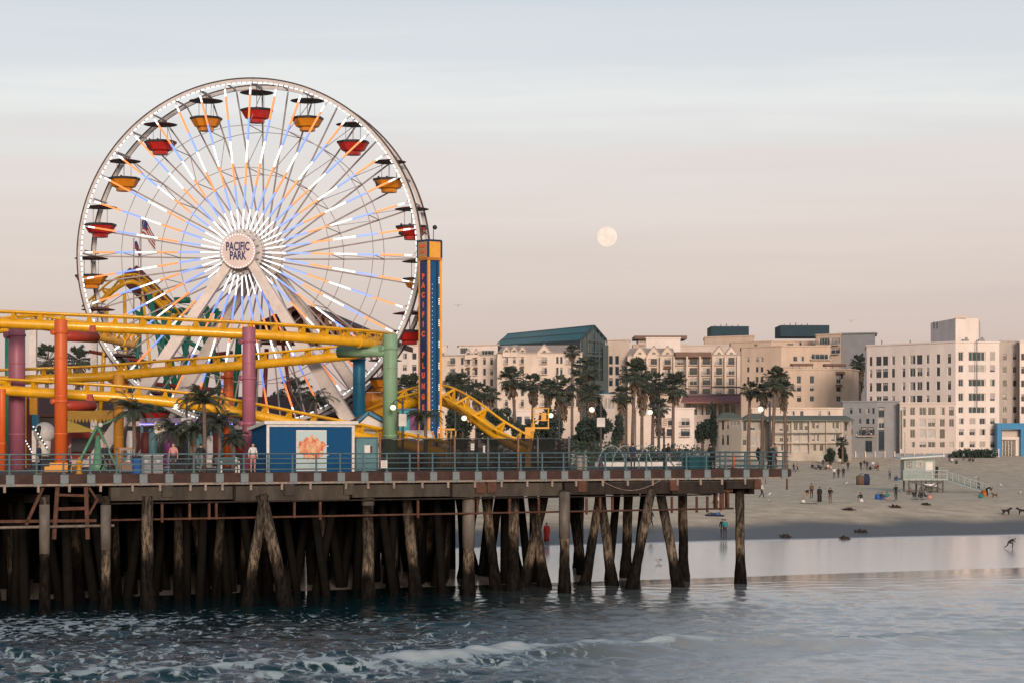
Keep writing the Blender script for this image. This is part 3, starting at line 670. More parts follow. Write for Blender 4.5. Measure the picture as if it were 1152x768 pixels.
def column(name, px, Y, ytop, m, w_px, label, base_m=None, flanges=(), arms=(), ybot=None):
    x, _ = XY(px, Y); zt = ZY(ytop, Y); r = w_px/2/F*Y; zb = ZD if ybot is None else ZY(ybot, Y)
    mb = MB(); mb.lathe([(r, zb), (r, zt-.03), (r*.96, zt)], (x, Y, 0), 24)
    c = mb.build('support_column', m, coaster); c['label'] = label
    for fy in flanges:
        z = ZY(fy, Y); f = MB(); f.lathe([(r*1.01, z-.09), (r*1.10, z-.08), (r*1.10, z+.08), (r*1.01, z+.09)], (x, Y, 0), 24)
        f.tube((x-r*.9, Y-r*.35, z), (x-r*1.3, Y-r*.75, z), r*.42, n=10); f.build('flange', m, c)
    nz = int((zt-zb)/2.4)
    for q_ in range(1, nz+1):
        z = zb + q_*(zt-zb)/(nz+1); f = MB(); f.lathe([(r*1.0, z-.05), (r*1.025, z-.04), (r*1.025, z+.04), (r*1.0, z+.05)], (x, Y, 0), 24); f.build('weld_seam', m, c)
    if base_m:
        f = MB(); f.box((x, Y, ZD+.16), (r*4.2, r*4.2, .32)); f.box((x, Y, ZD+.42), (r*2.9, r*2.9, .25)); f.build('base_plate', base_m, c)
    for (dx, dy, ya, rad, am) in arms:
        z = ZY(ya, Y); f = MB(); e = Vector((x + dx/F*Y, Y + dy, z)); f.tube((x, Y, z), e, rad, rad*1.0, 14)
        f.prism([e + Vector((-.5*np.sign(dx)*1, 0, rad*.8)), e + Vector((-.05*np.sign(dx), 0, rad*.8)), e + Vector((-.15*np.sign(dx), 0, rad+.42)), e + Vector((-.4*np.sign(dx), 0, rad+.42))], (0,.5,0))
        f.build('support_arm', am or m, c)
    return c
def Q(px, py, Y): return P(px, py, Y)
# top run, turning away behind the sage column and coming back as the second run
t1 = [Q(-80,361,138), Q(0,363.5,138.5), Q(80,367,139), Q(190,371.5,140), Q(300,377,141), Q(370,382,142.5), Q(420,386,145.5), Q(437,389,150), Q(425,393,155), Q(398,399,157), Q(340,405,156), Q(270,411,154), Q(190,417,152), Q(100,424,150), Q(0,428,149), Q(-80,433,149)]
track(t1)
t3 = [Q(-80,434,141), Q(0,438.5,141), Q(75,443,141), Q(140,447,141.5), Q(200,453,142), Q(262,462,143), Q(330,475,144), Q(390,487,145), Q(440,497,146.5), Q(500,509,148)]
track(t3)
t4 = [Q(420,468,162), Q(446,458,161), Q(470,451,160), Q(493,449,158.5), Q(512,455,157), Q(530,466,155.5), Q(553,484,154.5), Q(572,496,154), Q(592,507,154)]
track(t4, rs=.42, gauge=.62, lift=.85, roll=-.5)
t5 = [Q(100,352,190), Q(118,336,188), Q(133,323,187), Q(149,317,187), Q(163,326,188), Q(178,341,189), Q(195,358,190), Q(215,376,190)]
track(t5, rs=.2, gauge=.5, lift=.6, rr=.09, part_ties=False)
t6 = [Q(-60,378,152), Q(0,371,152), Q(40,367,151), Q(75,372,150), Q(110,379,152), Q(150,388,158)]
track(t6, rs=.26, part_ties=False)
o = extra_ties.build('track_tie', K_yel, coaster); tag(o, kind='stuff')
column('', 19, 143, 369, K_pur, 18.5, 'purple column near the left edge', flanges=(377,))
column('', 280, 137.5, 368, K_pur, 15, 'tall purple column beside the blue booth', flanges=(384, 425, 476), ybot=None)
column('', 68.5, 134, 360, K_org, 14.5, 'orange-red column on a yellow base', K_ylc, flanges=(374, 451), arms=((31, 2.5, 377.5, .33, K_red), (30, 2, 455.5, .31, K_red)))
column('', 439, 145, 376, K_grn, 16.5, 'sage green column with a long side arm', flanges=(392,), arms=((-60, 1.0, 394.5, .40, K_grn),))
column('', 404, 159, 400, K_blu, 14, 'blue column under the track turn', flanges=(404,))
column('', 133.5, 150, 421, K_ylc, 11.5, 'amber column')
column('', 257, 158, 412, K_org, 11, 'orange column behind the palms', flanges=(424,))
column('', 2, 139, 437, K_org, 9, 'slim orange column at the very left')
column('', 255, 147, 448, K_ylc, 7, 'short yellow stub column', ybot=459)
column('', -22, 145, 380, K_grn, 12, 'green column')
for a, b_, w_ in (((9,372),(9,500),7),((182,345),(203,470),7),((200,350),(226,480),7),((205,346),(178,470),6),((222,340),(240,420),7),((246,350),(222,480),7),((186,350),(246,350),6),((270,372),(262,470),8),((160,345),(148,470),4)):
    p = P(*a, 190); q = P(*b_, 190); mb = MB(); mb.tube(p, q, w_/2/F*190, n=10)
    c = mb.build('support_column', mat('deep_green_steel', (.012,.13,.085), .45, .2, 1), coaster); c['label'] = 'deep green steel brace'
for a, b_, w_, m_ in (((150,350),(262,412),5,0),((168,330),(196,470),6,0),((190,352),(166,470),5,0),((232,345),(252,470),6,0),((214,372),(190,478),5,0),((120,345),(112,478),5,2),((140,330),(143,478),4,2),((160,328),(176,470),3,2),((300,392),(296,478),5,1),((318,386),(332,478),4,1),((100,395),(170,408),4,1),((172,406),(262,396),4,1),((176,432),(262,440),5,1),((104,452),(176,436),4,1),((206,350),(262,380),6,0),((196,338),(214,338),7,0)):
    p = P(*a, 186); q = P(*b_, 186); mb = MB(); mb.tube(p, q, w_/2/F*186, n=8)
    c = mb.build('support_brace', [mat('deep_green_steel', (.012,.13,.085)), mat('dark_red_steel', (.16,.025,.02), .5, .25, 1), K_yel][m_], coaster)
# dark red lift structure behind the wheel
K_dred = mat('dark_red_cladding', (.10,.018,.016), .6, .3, 2, dirt=.5, dirtcol=(.02,.012,.012))
mb = MB(); mb.beam(P(146,308,192), P(188,350,192), 1.4, 1.9); mb.beam(P(144,305,191.5), P(150,311,191.5), 1.2, .7, 0); mb.build('lift_chute', K_dred, coaster)
# ------------------------------------------------------------------ brown gabled ride hall behind the wheel
K_brn = mat('dark_brown_roofing', (.06,.020,.013), .7, .35, 1.5); K_brt = mat('brown_trim', (.19,.075,.04), .6, .3, 2)
hall = thing('ride_hall', 'dark brown open gabled ride hall behind the ferris wheel', 'hall', (P(360,400,186).x, 186, ZD))
A0, A1, A2 = P(282,366,184), P(338,341,184), P(436,383,184); bk = Vector((1.5,14,0))
mb = MB()
for a, b_ in ((A0,A1),(A1,A2)):
    n_ = Vector((0,0,-.45)); mb.prism([a, b_, b_+n_, a+n_], bk)
mb.build('roof', K_brn, hall)
mb = MB()
for f in np.linspace(.05,.95,12):
    a = A1.lerp(A2, f); mb.beam(a+Vector((0,-.2,-.3)), Vector((a.x, a.y-.2, ZY(390,184))), .22, .22)
    mb.beam(a+Vector((0,-.2,-.3)), A1.lerp(A2, min(1, f+.12))+Vector((0,-.2,-2.2)), .18, .18)
for f in (.2,.5,.8):
    a = A0.lerp(A1, f); mb.beam(a+Vector((0,-.2,-.3)), Vector((a.x, a.y-.2, ZY(390,184))), .22, .22)
mb.build('timber_frame', K_brt, hall)
mb = MB()
for f in (.03,.97):
    a = A0.lerp(A2, f); mb.beam(Vector((a.x,a.y+.5,ZD)), Vector((a.x,a.y+.5,a.z-.3)), .4, .4)
mb.beam(A0+Vector((.4,.3,-.5)), A2+Vector((-.4,.3,-.4)), .35, .35)
mb.build('portal_frame', K_brn, hall)
mb = MB(); mb.prism([A0+Vector((.5,2.5,-.6)), A1+Vector((0,2.5,-.6)), A2+Vector((-.5,2.5,-.5)), Vector((A2.x-.5,A2.y+2.5,ZY(386,184))), Vector((A0.x+.5,A0.y+2.5,ZY(386,184)))], (0,.3,0)); mb.build('gable_infill', K_brn, hall)
# ------------------------------------------------------------------ drop tower
V_blu = mat('tower_blue_paint', (.006,.075,.19), .4, .12, 1); V_dk = mat('tower_navy_paint', (.012,.035,.10), .4, .15, 1); V_yel = mat('tower_amber_paint', (.72,.33,.05), .4, .10, 1.5); V_tan = mat('tower_shaded_tan', (.36,.24,.12), .5, .15, 1)
E_red = emi('red_orange_lettering', (.85,.12,.03), .12, (.6,.09,.03)); E_dot = emi('white_bulbs', (1,.97,.9), .9)
YT = 155.0; tw = thing('drop_tower', 'slim blue drop tower topped by a yellow box', 'drop tower', (*XY(482, YT), ZD))
ce = Vector((*XY(482.2, YT), 0)); lft = Vector((*XY(472.4, YT+.75), 0)); rgt = Vector((*XY(495.2, YT+.55), 0))
ld = (lft-ce); rd = (rgt-ce); z0, z1 = ZD, ZY(289, YT)
mb = MB(); mb.prism([ce+Vector((0,0,z0)), rgt+Vector((0,0,z0)), ce+ld+rd+Vector((0,0,z0)), lft+Vector((0,0,z0))], (0,0,z1-z0)); mb.build('shaft', V_blu, tw)
nl = Vector((ld.y, -ld.x, 0)).normalized();  nl = nl if nl.y < 0 else -nl
nr = Vector((rd.y, -rd.x, 0)).normalized();  nr = nr if nr.y < 0 else -nr
mb = MB(); a = ce+ld*.96+nl*.03; b_ = ce+ld*.1+nl*.03
mb.prism([a+Vector((0,0,z0+.2)), b_+Vector((0,0,z0+.2)), b_+Vector((0,0,z1-.02)), a+Vector((0,0,z1-.02))], nl*.03); lp = mb.build('letter_panel', V_dk, tw)
for nm, c_ in (('corner_post', ce), ('corner_post', rgt+nr*.02), ('corner_post', lft)):
    mb = MB(); mb.box((c_.x, c_.y, (z0+z1)/2), (.16,.16,z1-z0-.05), rz=.6); mb.build(nm, V_yel, tw)
mb = MB(); mb.box((*(ce+rd*.70+nr*.06).xy, (z0+z1)/2), (.07,.07,z1-z0-.3), rz=.6); mb.build('guide_rail', V_dk, tw)
word = 'PACIFIC PLUNGE'; yl = [309,319,330,341,352,363,374,386,397,409,420,432,444,456]
for ch, yy in zip(word, yl):
    if ch == ' ': continue
    cpt = ce+ld*.53+nl*.075; zz = ZY(yy+2, YT)
    pl = MB(); h_ = .27; r_ = -ld.normalized(); c0 = Vector((cpt.x, cpt.y, zz))
    place_text(ch, .52, c0, r_, Vector((0,0,1)), E_red, tw, offset=.03, sx=.85)
mb = MB()
for yy in range(296, 500, 2):
    if (yy//8) % 3 != 0: continue
    c0 = ce+rd*.86+nr*.05; mb.box((c0.x, c0.y, ZY(yy, YT)), (.055,.05,.05), rz=.6)
for yy in range(320, 490, 5):
    c0 = ce+rd*.3+nr*.03; mb.box((c0.x, c0.y, ZY(yy, YT)), (.03,.03,.03))
o = mb.build('bulb_strip', E_dot, tw); tag(o, kind='stuff')
# head box
zb0, zb1 = ZY(289.5, YT), ZY(270.5, YT); ce2 = ce + nl*.1+nr*.1; L2 = ce+ld*1.22+nr*.1+nl*.1; R2 = ce+rd*1.12+nl*.1+nr*.1
mb = MB(); mb.prism([p+Vector((0,0,zb0)) for p in (ce2, R2, L2+R2-ce2, L2)], (0,0,zb1-zb0)); bx = mb.build('head_box', V_yel, tw)
mb = MB(); r0 = (L2-ce2); mb.prism([ce2+r0*.06+nl*.02+Vector((0,0,zb0+.08)), ce2+r0*.95+nl*.02+Vector((0,0,zb0+.08)), ce2+r0*.95+nl*.02+Vector((0,0,zb1-.08)), ce2+r0*.06+nl*.02+Vector((0,0,zb1-.08))], nl*.02); sp_ = mb.build('sign_panel', V_tan, tw)  # left face of the head box, its shade painted as a darker tan
place_text('PACIFIC', .30, ce2+r0*.5+nl*.06+Vector((0,0,(zb0+zb1)/2+.2)), -r0, (0,0,1), E_red, sp_, offset=.008, sx=.62)
place_text('PARK', .30, ce2+r0*.5+nl*.06+Vector((0,0,(zb0+zb1)/2-.2)), -r0, (0,0,1), E_red, sp_, offset=.008, sx=.7)
mb = MB()
for p in (ce2, R2, L2): mb.box((p.x, p.y, (zb0+zb1)/2), (.12,.12,zb1-zb0+.02), rz=.6)
for p, q in ((ce2,R2),(ce2,L2)): mb.beam(p+Vector((0,0,zb1)), q+Vector((0,0,zb1)), .14, .12)
mb.build('box_edging', V_dk, tw)
mb = MB(); mb.box((*(ce+ld*.5+rd*.5).xy, zb0-.1), (1.25,1.25,.2), rz=.6); mb.build('collar', mat('orange_brown_collar', (.45,.16,.03), .5), tw)
mb = MB(); c0 = R2+L2*0; mb.tube((c0.x-.55, c0.y, zb1), (c0.x-.55, c0.y, zb1+.8), .025, n=6); mb.ball((c0.x-.45, c0.y, zb1+.95), .17, 8); mb.build('camera_mast', G_blk, tw)

# ------------------------------------------------------------------ things on the deck
B_blue = mat('booth_blue_boards', (.003,.058,.155), .6, .12, 4, spec=.2, stretch=(6,6,.3)); B_white = mat('white_trim_paint', (.62,.58,.54), .5, .1, 3, dirt=.3, dirtcol=(.3,.25,.2))
B_teal = mat('pale_teal_panel', (.10,.20,.22), .5, .2, 3, dirt=.3)
def wall_xy(px, v): return D(px, v)
vb = 2.6; a0 = pt(300, vb); a1 = pt(398, vb); hz = 3.03
booth = thing('ticket_booth', 'blue wooden booth with white trim and a picture poster', 'booth', Wp((a0+a1)/2, vb+1.2), PA)
Lb = a1-a0
mb = MB(); mb.box((0,.0,1.43), (Lb,2.4,2.86)); mb.build('wall', B_blue, booth, world=False)
mb = MB(); mb.prism([(-Lb/2-.22,-1.42,2.86), (Lb/2+.2,-1.42,2.86), (Lb/2+.2,1.4,2.46), (-Lb/2-.22,1.4,2.46)], (0,0,.2)); mb.build('roof', B_white, booth, world=False)
mb = MB()
for x in (-Lb/2+.06, Lb/2-.06): mb.box((x,-1.23,1.42), (.17,.06,2.84))
mb.box((0,-1.23,2.78), (Lb-.3,.06,.14)); mb.build('corner_trim', B_white, booth, world=False)
pa = pt(333, vb)-(a0+a1)/2; pb = pt(367, vb)-(a0+a1)/2
mb = MB(); mb.box(((pa+pb)/2,-1.23,1.28), (pb-pa,.05,2.46)); fr_ = mb.build('poster_frame', B_white, booth, world=False)
mp_ = bpy.data.materials.new('map_poster'); mp_.use_nodes = True; t = mp_.node_tree; b = t.nodes['Principled BSDF']
tcn = nd(t, 'ShaderNodeTexCoord'); gr = nd(t, 'ShaderNodeMapping'); gr.inputs['Location'].default_value = (-.5,-.5,-.56); t.links.new(tcn.outputs['Generated'], gr.inputs[0])
n = nd(t, 'ShaderNodeTexNoise', Scale=7.0, Detail=4.0); t.links.new(tcn.outputs['Generated'], n.inputs['Vector'])
ln = nd(t, 'ShaderNodeVectorMath', operation='LENGTH'); sc_ = nd(t, 'ShaderNodeVectorMath', operation='MULTIPLY'); sc_.inputs[1].default_value = (.95,0,1.5); t.links.new(gr.outputs[0], sc_.inputs[0]); t.links.new(sc_.outputs[0], ln.inputs[0])
s1 = nd(t, 'ShaderNodeMath', operation='MULTIPLY_ADD'); s1.inputs[1].default_value = .55; t.links.new(n.outputs[0], s1.inputs[0]); t.links.new(ln.outputs['Value'], s1.inputs[2])
st = nd(t, 'ShaderNodeMapRange'); st.inputs[1].default_value = .70; st.inputs[2].default_value = .74; t.links.new(s1.outputs[0], st.inputs[0])
vcl = nd(t, 'ShaderNodeTexVoronoi', Scale=13.0); t.links.new(tcn.outputs['Generated'], vcl.inputs['Vector'])
cr = nd(t, 'ShaderNodeValToRGB'); cr.color_ramp.elements[0].color = (.55,.10,.05,1); cr.color_ramp.elements[1].color = (.65,.42,.22,1); sr = nd(t, 'ShaderNodeSeparateColor'); t.links.new(vcl.outputs['Color'], sr.inputs[0]); t.links.new(sr.outputs[0], cr.inputs[0])
mx = nd(t, 'ShaderNodeMixRGB'); mx.inputs[2].default_value = (.42,.52,.52,1); t.links.new(st.outputs[0], mx.inputs[0]); t.links.new(cr.outputs[0], mx.inputs[1]); t.links.new(mx.outputs[0], b.inputs['Base Color'])
mb = MB(); mb.box(((pa+pb)/2,-1.265,1.28), (pb-pa-.1,.03,2.34)); mb.build('poster', mp_, fr_, world=False).location = (0,0,0)
mb = MB(); mb.box((.95,-1.22,1.55), (.4,.04,.05)); mb.box((.95,-1.22,1.0), (.4,.04,.05)); mb.build('vent_slot', B_white, booth, world=False)
gp = thing('utility_gate', 'pale teal gate panel with a white notice beside the blue booth', 'gate', D(412, 3.2), PA)
wq = pt(424, 3.2)-pt(400, 3.2)
mb = MB(); mb.box((0,0,1.03), (wq,.08,2.0)); mb.build('gate_panel', B_teal, gp, world=False)
mb = MB()
for x in (-wq/2, wq/2): mb.box((x,-.05,1.05), (.09,.1,2.1))
mb.box((0,-.05,2.06), (wq,.1,.08)); mb.build('gate_frame', C_rail, gp, world=False)
mb = MB(); mb.box((.05,-.06,1.35), (.4,.02,.5)); mb.box((.3,-.06,1.35), (.14,.02,.4), 1); mb.build('notice', [B_white, K_dred], gp, world=False)
# gabled stall behind the booth
st_ = thing('gabled_stall', 'brown roofed stall with a white blue-edged gable behind the booth', 'stall', (*XY(412,147), ZD))
def gable(parent, pxl, pxr, pxa, ya, ye, yb, Y, dep, wallm, roofm, trimm):
    l = P(pxl, ye, Y); r = P(pxr, ye, Y); a = P(pxa, ya, Y); bz = ZD
    mb = MB(); mb.prism([Vector((l.x+.15,Y,bz)), Vector((r.x-.15,Y,bz)), Vector((r.x-.15,Y,r.z-.1)), Vector((a.x,Y,a.z-.1)), Vector((l.x+.15,Y,l.z-.1))], (0,dep,0)); mb.build('wall', wallm, parent)
    mb = MB()
    for p in (l, r): mb.prism([p+Vector((0,-.35,0)), a+Vector((0,-.35,0)), a+Vector((0,-.35,.14)), p+Vector((0,-.35,.14))], (0,dep+.6,0))
    mb.build('roof', roofm, parent)
    mb = MB()
    for p in (l, r): mb.beam(p+Vector((0,-.39,.04)), a+Vector((0,-.39,.04)), .06, .2)
    mb.build('gable_trim', trimm, parent)
gable(st_, 399, 438, 415, 464, 477, 520, 147, 5, B_white, K_brn, K_blu)
mb = MB(); p = P(388,478,148.5); q = P(414,465,148.5); mb.prism([p, q, q+Vector((0,0,.15)), p+Vector((0,0,.15))], (0,4,0)); mb.build('side_roof', K_brn, st_)
mb = MB(); mb.box((*XY(388,150), ZD+1.3), (2.0,3,2.6)); mb.build('side_wall', B_blue, st_)
# fence with black mesh
F_blk = mat('black_mesh_cloth', (.008,.009,.009), .95, .35, 2.5, bump=.2, bscale=3); F_post = mat('rusty_fence_post', (.22,.10,.06), .6, .2, 3); F_gpost = mat('grey_fence_post', (.11,.11,.11), .6, .2, 3)
t = F_blk.node_tree; tr_n = nd(t, 'ShaderNodeBsdfTransparent'); mx_n = nd(t, 'ShaderNodeMixShader'); mx_n.inputs[0].default_value = .90; t.links.new(tr_n.outputs[0], mx_n.inputs[1]); t.links.new(t.nodes['Principled BSDF'].outputs[0], mx_n.inputs[2]); t.links.new(mx_n.outputs[0], t.nodes['Material Output'].inputs[0])
vf = 3.4; fa, fb = pt(427, vf), pt(642, vf)
fen = thing('mesh_fence', 'black mesh screened fence along the deck behind the railing', 'fence', Wp((fa+fb)/2, vf))
mb = MB(); N = 40; r_ = random.Random(2)
pts = []
for i in range(N+1):
    tq = fa+(fb-fa)*i/N; hh = 2.02 + .06*math.sin(i*1.3) - .08*r_.random(); pts.append((Wp(tq, vf+.05+.03*r_.random(), ZD+.05), Wp(tq, vf+.05, ZD+hh)))
for i in range(N): mb.add([pts[i][0], pts[i+1][0], pts[i+1][1], pts[i][1]], [(0,1,2,3)], 0, True)
mb.build('mesh_screen', F_blk, fen)
for q, h_, m in ((427.5,2.35,F_post),(470.5,2.3,F_post),(511.5,2.15,F_post),(549,2.1,F_gpost),(583,2.2,F_post),(605,2.1,F_gpost),(640,2.15,F_gpost)):
    p = D(q, vf-.05); mb = MB(); mb.tube(p, p+Vector((0,0,h_)), .07, n=8); mb.build('fence_post', m, fen)
mb = MB(); mb.tube(Wp(fa, vf, ZD+2.0), Wp(fb, vf, ZD+2.0), .03, n=6); mb.build('top_wire', F_gpost, fen)
def notice(px, v, py, w_, h_, m, label, lines=3):
    p = D(px, v); z = ZY(py, p.y); o = thing('notice_sign', label, 'sign', (p.x, p.y, z-h_/2), PA)
    mb = MB(); mb.box((0,0,h_/2), (w_,.03,h_)); mb.build('sign_board', m, o, world=False)
    for i in range(lines): mb = MB(); mb.box((0,-.02,h_*(.8-.55*i/max(1,lines-1))), (w_*.7,.012,h_*.07)); mb.build('text_line', F_gpost, o, world=False)
    return o
notice(432, -.03, 521.5, .42, .46, B_white, 'white notice on the railing below the sage green column')
notice(531.5, vf-.12, 502, .23, .42, B_white, 'small white notice on the black fence below the yellow track')
notice(544.5, vf-.12, 504.5, .14, .42, B_white, 'narrow white notice on the black fence, right of the yellow track foot')
# deck clutter
I_yel = mat('yellow_hydrant_paint', (.62,.28,.02), .45, .12, 4)
def lathe_thing(name, label, cat, px, v, prof, m, n=14, group=None):
    p = D(px, v); o = thing(name, label, cat, p, PA, group); return o
hy = thing('hydrant', 'yellow fire hydrant standing beside the orange column base', 'hydrant', D(89, .9), PA)
mb = MB(); mb.lathe([(.20,0),(.20,.06),(.13,.08),(.14,.6),(.19,.62),(.19,.68),(.14,.72),(.11,.84),(.04,.9),(.04,.95)], (0,0,0), 14); mb.build('body', I_yel, hy, world=False)
for s_ in (-1,1):
    mb = MB(); mb.tube((.1*s_,0,.52), (.27*s_,0,.52), .075, n=10); mb.build('outlet', I_yel, hy, world=False)
I_grey = mat('grey_bin_steel', (.24,.245,.25), .45, .12, 3, dirt=.3); I_lid = mat('pale_bin_lid', (.42,.42,.41), .45, .1, 3)
def bin_(px, v, label):
    o = thing('trash_bin', label, 'trash bin', D(px, v), PA, 'grey trash bins behind the railing')
    mb = MB(); mb.prism([(-.29,-.29,0),(.29,-.29,0),(.29,.29,0),(-.29,.29,0)], (0,0,1.02)); mb.build('body', I_grey, o, world=False)
    mb = MB(); mb.prism([(-.33,-.33,1.02),(.33,-.33,1.02),(.33,.33,1.02),(-.33,.33,1.02)], (0,0,.12)); mb.build('lid', I_lid, o, world=False)
    mb = MB(); mb.lathe([(.12,0),(.12,.02)], (0,-.29,.72), 12, M=Matrix.Rotation(R(90),3,'X')); mb.build('badge', I_lid, o, world=False)
bin_(162.5, 1.2, 'grey square trash bin, left of the two beside the blue bin'); bin_(176, 1.2, 'grey square trash bin, right of the two behind the railing')
rb = thing('recycling_bin', 'narrow blue recycling bin behind the railing', 'recycling bin', D(152.5, 1.1), PA)
mb = MB(); mb.prism([(-.2,-.24,0),(.2,-.24,0),(.23,.26,0),(-.23,.26,0)], (0,0,.92)); mb.build('body', mat('bin_blue_plastic', (.02,.10,.32), .45), rb, world=False)
mb = MB(); mb.box((0,0,.95), (.48,.56,.08)); mb.build('lid', G_blk, rb, world=False)
wcart = thing('wire_cart', 'tall wire cart with cardboard on it behind the railing', 'cart', D(141, 1.3), PA)
mb = MB()
for x in (-.42,.42):
    for y in (-.3,.3): mb.box((x,y,.7), (.04,.04,1.4))
for z in (.15,.5,.9,1.35):
    for y in (-.3,.3): mb.box((0,y,z), (.84,.03,.03))
for i in range(7): mb.box((-.36+i*.12,-.3,.75), (.015,.02,1.2))
mb.build('wire_frame', I_grey, wcart, world=False)
for c_, d_ in (((.02,0,.4),(.6,.5,.5)),((-.08,0,1.42),(.8,.5,.12))): mb = MB(); mb.box(c_, d_); mb.build('cardboard_box', mat('cardboard', (.30,.17,.10), .8), wcart, world=False)
bench = thing('bench', 'bench with white end frames behind the railing near the purple column', 'bench', D(257, 1.4), PA)
for x in (-.55,.55):
    mb = MB(); mb.box((x,-.25,.22), (.09,.08,.44)); mb.box((x,.2,.45), (.09,.08,.9)); mb.box((x,-.02,.43), (.09,.5,.07)); mb.box((x,-.05,.64), (.09,.48,.06)); mb.build('end_frame', B_white, bench, world=False)
mb = MB()
for i in range(4): mb.box((0,-.25+i*.14,.48), (1.5,.11,.035))
mb.build('seat', C_rail, bench, world=False)
mb = MB()
for i in range(3): mb.box((0,.25,.6+i*.13), (1.5,.03,.1))
mb.build('backrest', C_rail, bench, world=False)
# concrete litter bin, dark green skip, delineator on the right
cb = thing('litter_bin', 'round pale concrete litter bin behind the railing', 'litter bin', D(654.5, .9), PA)
mb = MB(); mb.lathe([(.30,0),(.34,.05),(.34,.70),(.31,.74),(.31,.78),(.35,.8),(.35,.92),(.2,.95)], (0,0,0), 18); mb.build('body', mat('pale_aggregate_concrete', (.36,.31,.26), .9, .3, 8), cb, world=False)
mb = MB(); mb.lathe([(.2,.93),(.2,.97)], (0,0,0), 14); mb.build('opening', G_blk, cb, world=False)
sk = thing('storage_chest', 'long dark teal storage chest behind the railing', 'chest', D(784, 1.6), PA)
mb = MB(); mb.box((0,0,.4), (1.75,.8,.72)); mb.build('body', mat('dark_teal_chest_paint', (.012,.07,.085), .5), sk, world=False)
mb = MB(); mb.prism([(-.92,-.45,.77),(.92,-.45,.77),(.92,.45,.83),(-.92,.45,.83)], (0,0,.06)); mb.build('lid', mat('dark_teal_chest_paint', (.012,.07,.085), .5), sk, world=False)
dl = thing('traffic_delineator', 'orange traffic delineator post near the pier end', 'delineator', D(825.5, 1.3), PA)
mb = MB(); mb.lathe([(.07,.06),(.05,.9),(.03,.95)], (0,0,0), 10); mb.build('post', mat('orange_plastic', (.65,.13,.02), .5), dl, world=False)
mb = MB(); mb.lathe([(.2,0),(.18,.06),(.07,.07)], (0,0,0), 12); mb.build('base', G_blk, dl, world=False)
hoop = MB(); hoop.path([(0.95*math.cos(PI*i/16), 0, 1.55*math.sin(PI*i/16)) for i in range(17)], .032, 8); hoopm = hoop.mesh('bike_hoop', mat('pale_hoop_paint', (.22,.25,.25), .4))
hl = ['leftmost', 'second from the left', 'third from the left', 'rightmost']
for i, q in enumerate((688, 704, 718, 733)):
    o = link('bike_hoop', hoopm, None, D(q, 6.5+i*.2), PA*.3); tag(o, f'tall pale steel hoop behind the railing, {hl[i]} of the four', 'hoop', 'steel hoops on the deck')
# planters / low walls at the deck's far side
for i, (q, wv) in enumerate(((690,2.6),(723,3.4),(748,3.8))):
    o = thing('planter_box', ['low cream planter with ivy at the left of the far deck', 'low cream planter with ivy under the beige sign', 'long low cream planter left of the teal chest'][i], 'planter', D(q, 14), PA, 'cream planters across the deck')
    mb = MB(); mb.box((0,0,.22), (wv,.7,.44)); mb.build('trough', B_white, o, world=False)
    mb = MB(); rr2 = random.Random(i)
    for k in range(120):
        c = Vector((rr2.uniform(-wv/2,wv/2), rr2.uniform(-.3,.3), .46+rr2.random()*.3)); d1 = Vector((rr2.uniform(-1,1),rr2.uniform(-1,1),rr2.uniform(-1,1))).normalized()*.14; d2 = d1.orthogonal().normalized()*.09
        mb.add([c-d1, c-d2, c+d1, c+d2], [(0,1,2,3)])
    mb.build('ivy', mat('ivy_leaves', (.022,.045,.03), .7, .4, 4), o, world=False)
# lamps ---------------------------------------------------------------
L_glow = emi('lamp_globe_glass', (1.0,.80,.52), 1.15, (.9,.85,.75)); L_post = mat('dark_lamp_post_paint', (.04,.035,.035), .5, .2, 2)
def lamp(px, Y, yg, side, label, banner=None, zb=ZD, double=False):
    x = XY(px, Y)[0]; zg = ZY(yg, Y)
    o = thing('street_lamp', label, 'street lamp', (x, Y, zb), 0, 'lit globe street lamps')
    H = zg - zb
    mb = MB(); mb.lathe([(.2,0),(.2,.25),(.11,.4),(.085,1.2),(.065,H+.45),(.02,H+.6)], (0,0,0), 10); mb.build('post', L_post, o, world=False)
    for s_ in ((side,) if not double else (-1,1)):
        ax = s_*.62
        mb = MB(); mb.path([(0,0,H+.1),(ax*.25,0,H+.42),(ax*.65,0,H+.5),(ax*.95,0,H+.38),(ax,0,H+.24)], .03, 6); mb.build('arm', L_post, o, world=False)
        mb = MB(); mb.lathe([(.05,.27),(.15,.24),(.17,.2)], (ax,0,H), 10); mb.build('cap', L_post, o, world=False)
        mb = MB(); mb.ball((ax,0,H), .19, 12, sc=(1,1,.95)); mb.build('globe', L_glow, o, world=False)
    if banner:
        bw, bh, by = banner; mb = MB(); mb.box((-side*.0,-.12,ZY(by, Y)-zb), (bw,.03,bh)); mb.build('banner', mat('pale_banner_cloth', (.55,.50,.46), .8, .2, 2), o, world=False)
    return o
lamp(453, 143, 458, -1, 'lit globe lamp on a dark post beside the sage green column', (.5,.8,472))
lamp(512, 152, 470, 1, 'lit globe lamp half hidden behind the yellow track')
lamp(629, 165, 467, -1, 'lit globe lamp right of the yellow lift basket', zb=ZD)
lamp(676, 150, 460.5, -1, 'lit globe lamp on a brown post carrying a pale banner', (.55,.62,474.5))
lamp(741, 158, 463.5, -1, 'lit globe lamp beside the beige sign among palms')
lamp(866, 150, 460, -1, 'lit globe lamp near the right end of the pier', zb=ZD-0.0)
lamp(210, 138, 457, -1, 'lit globe lamp between the small deck palms under the track', (.62,.95,478))
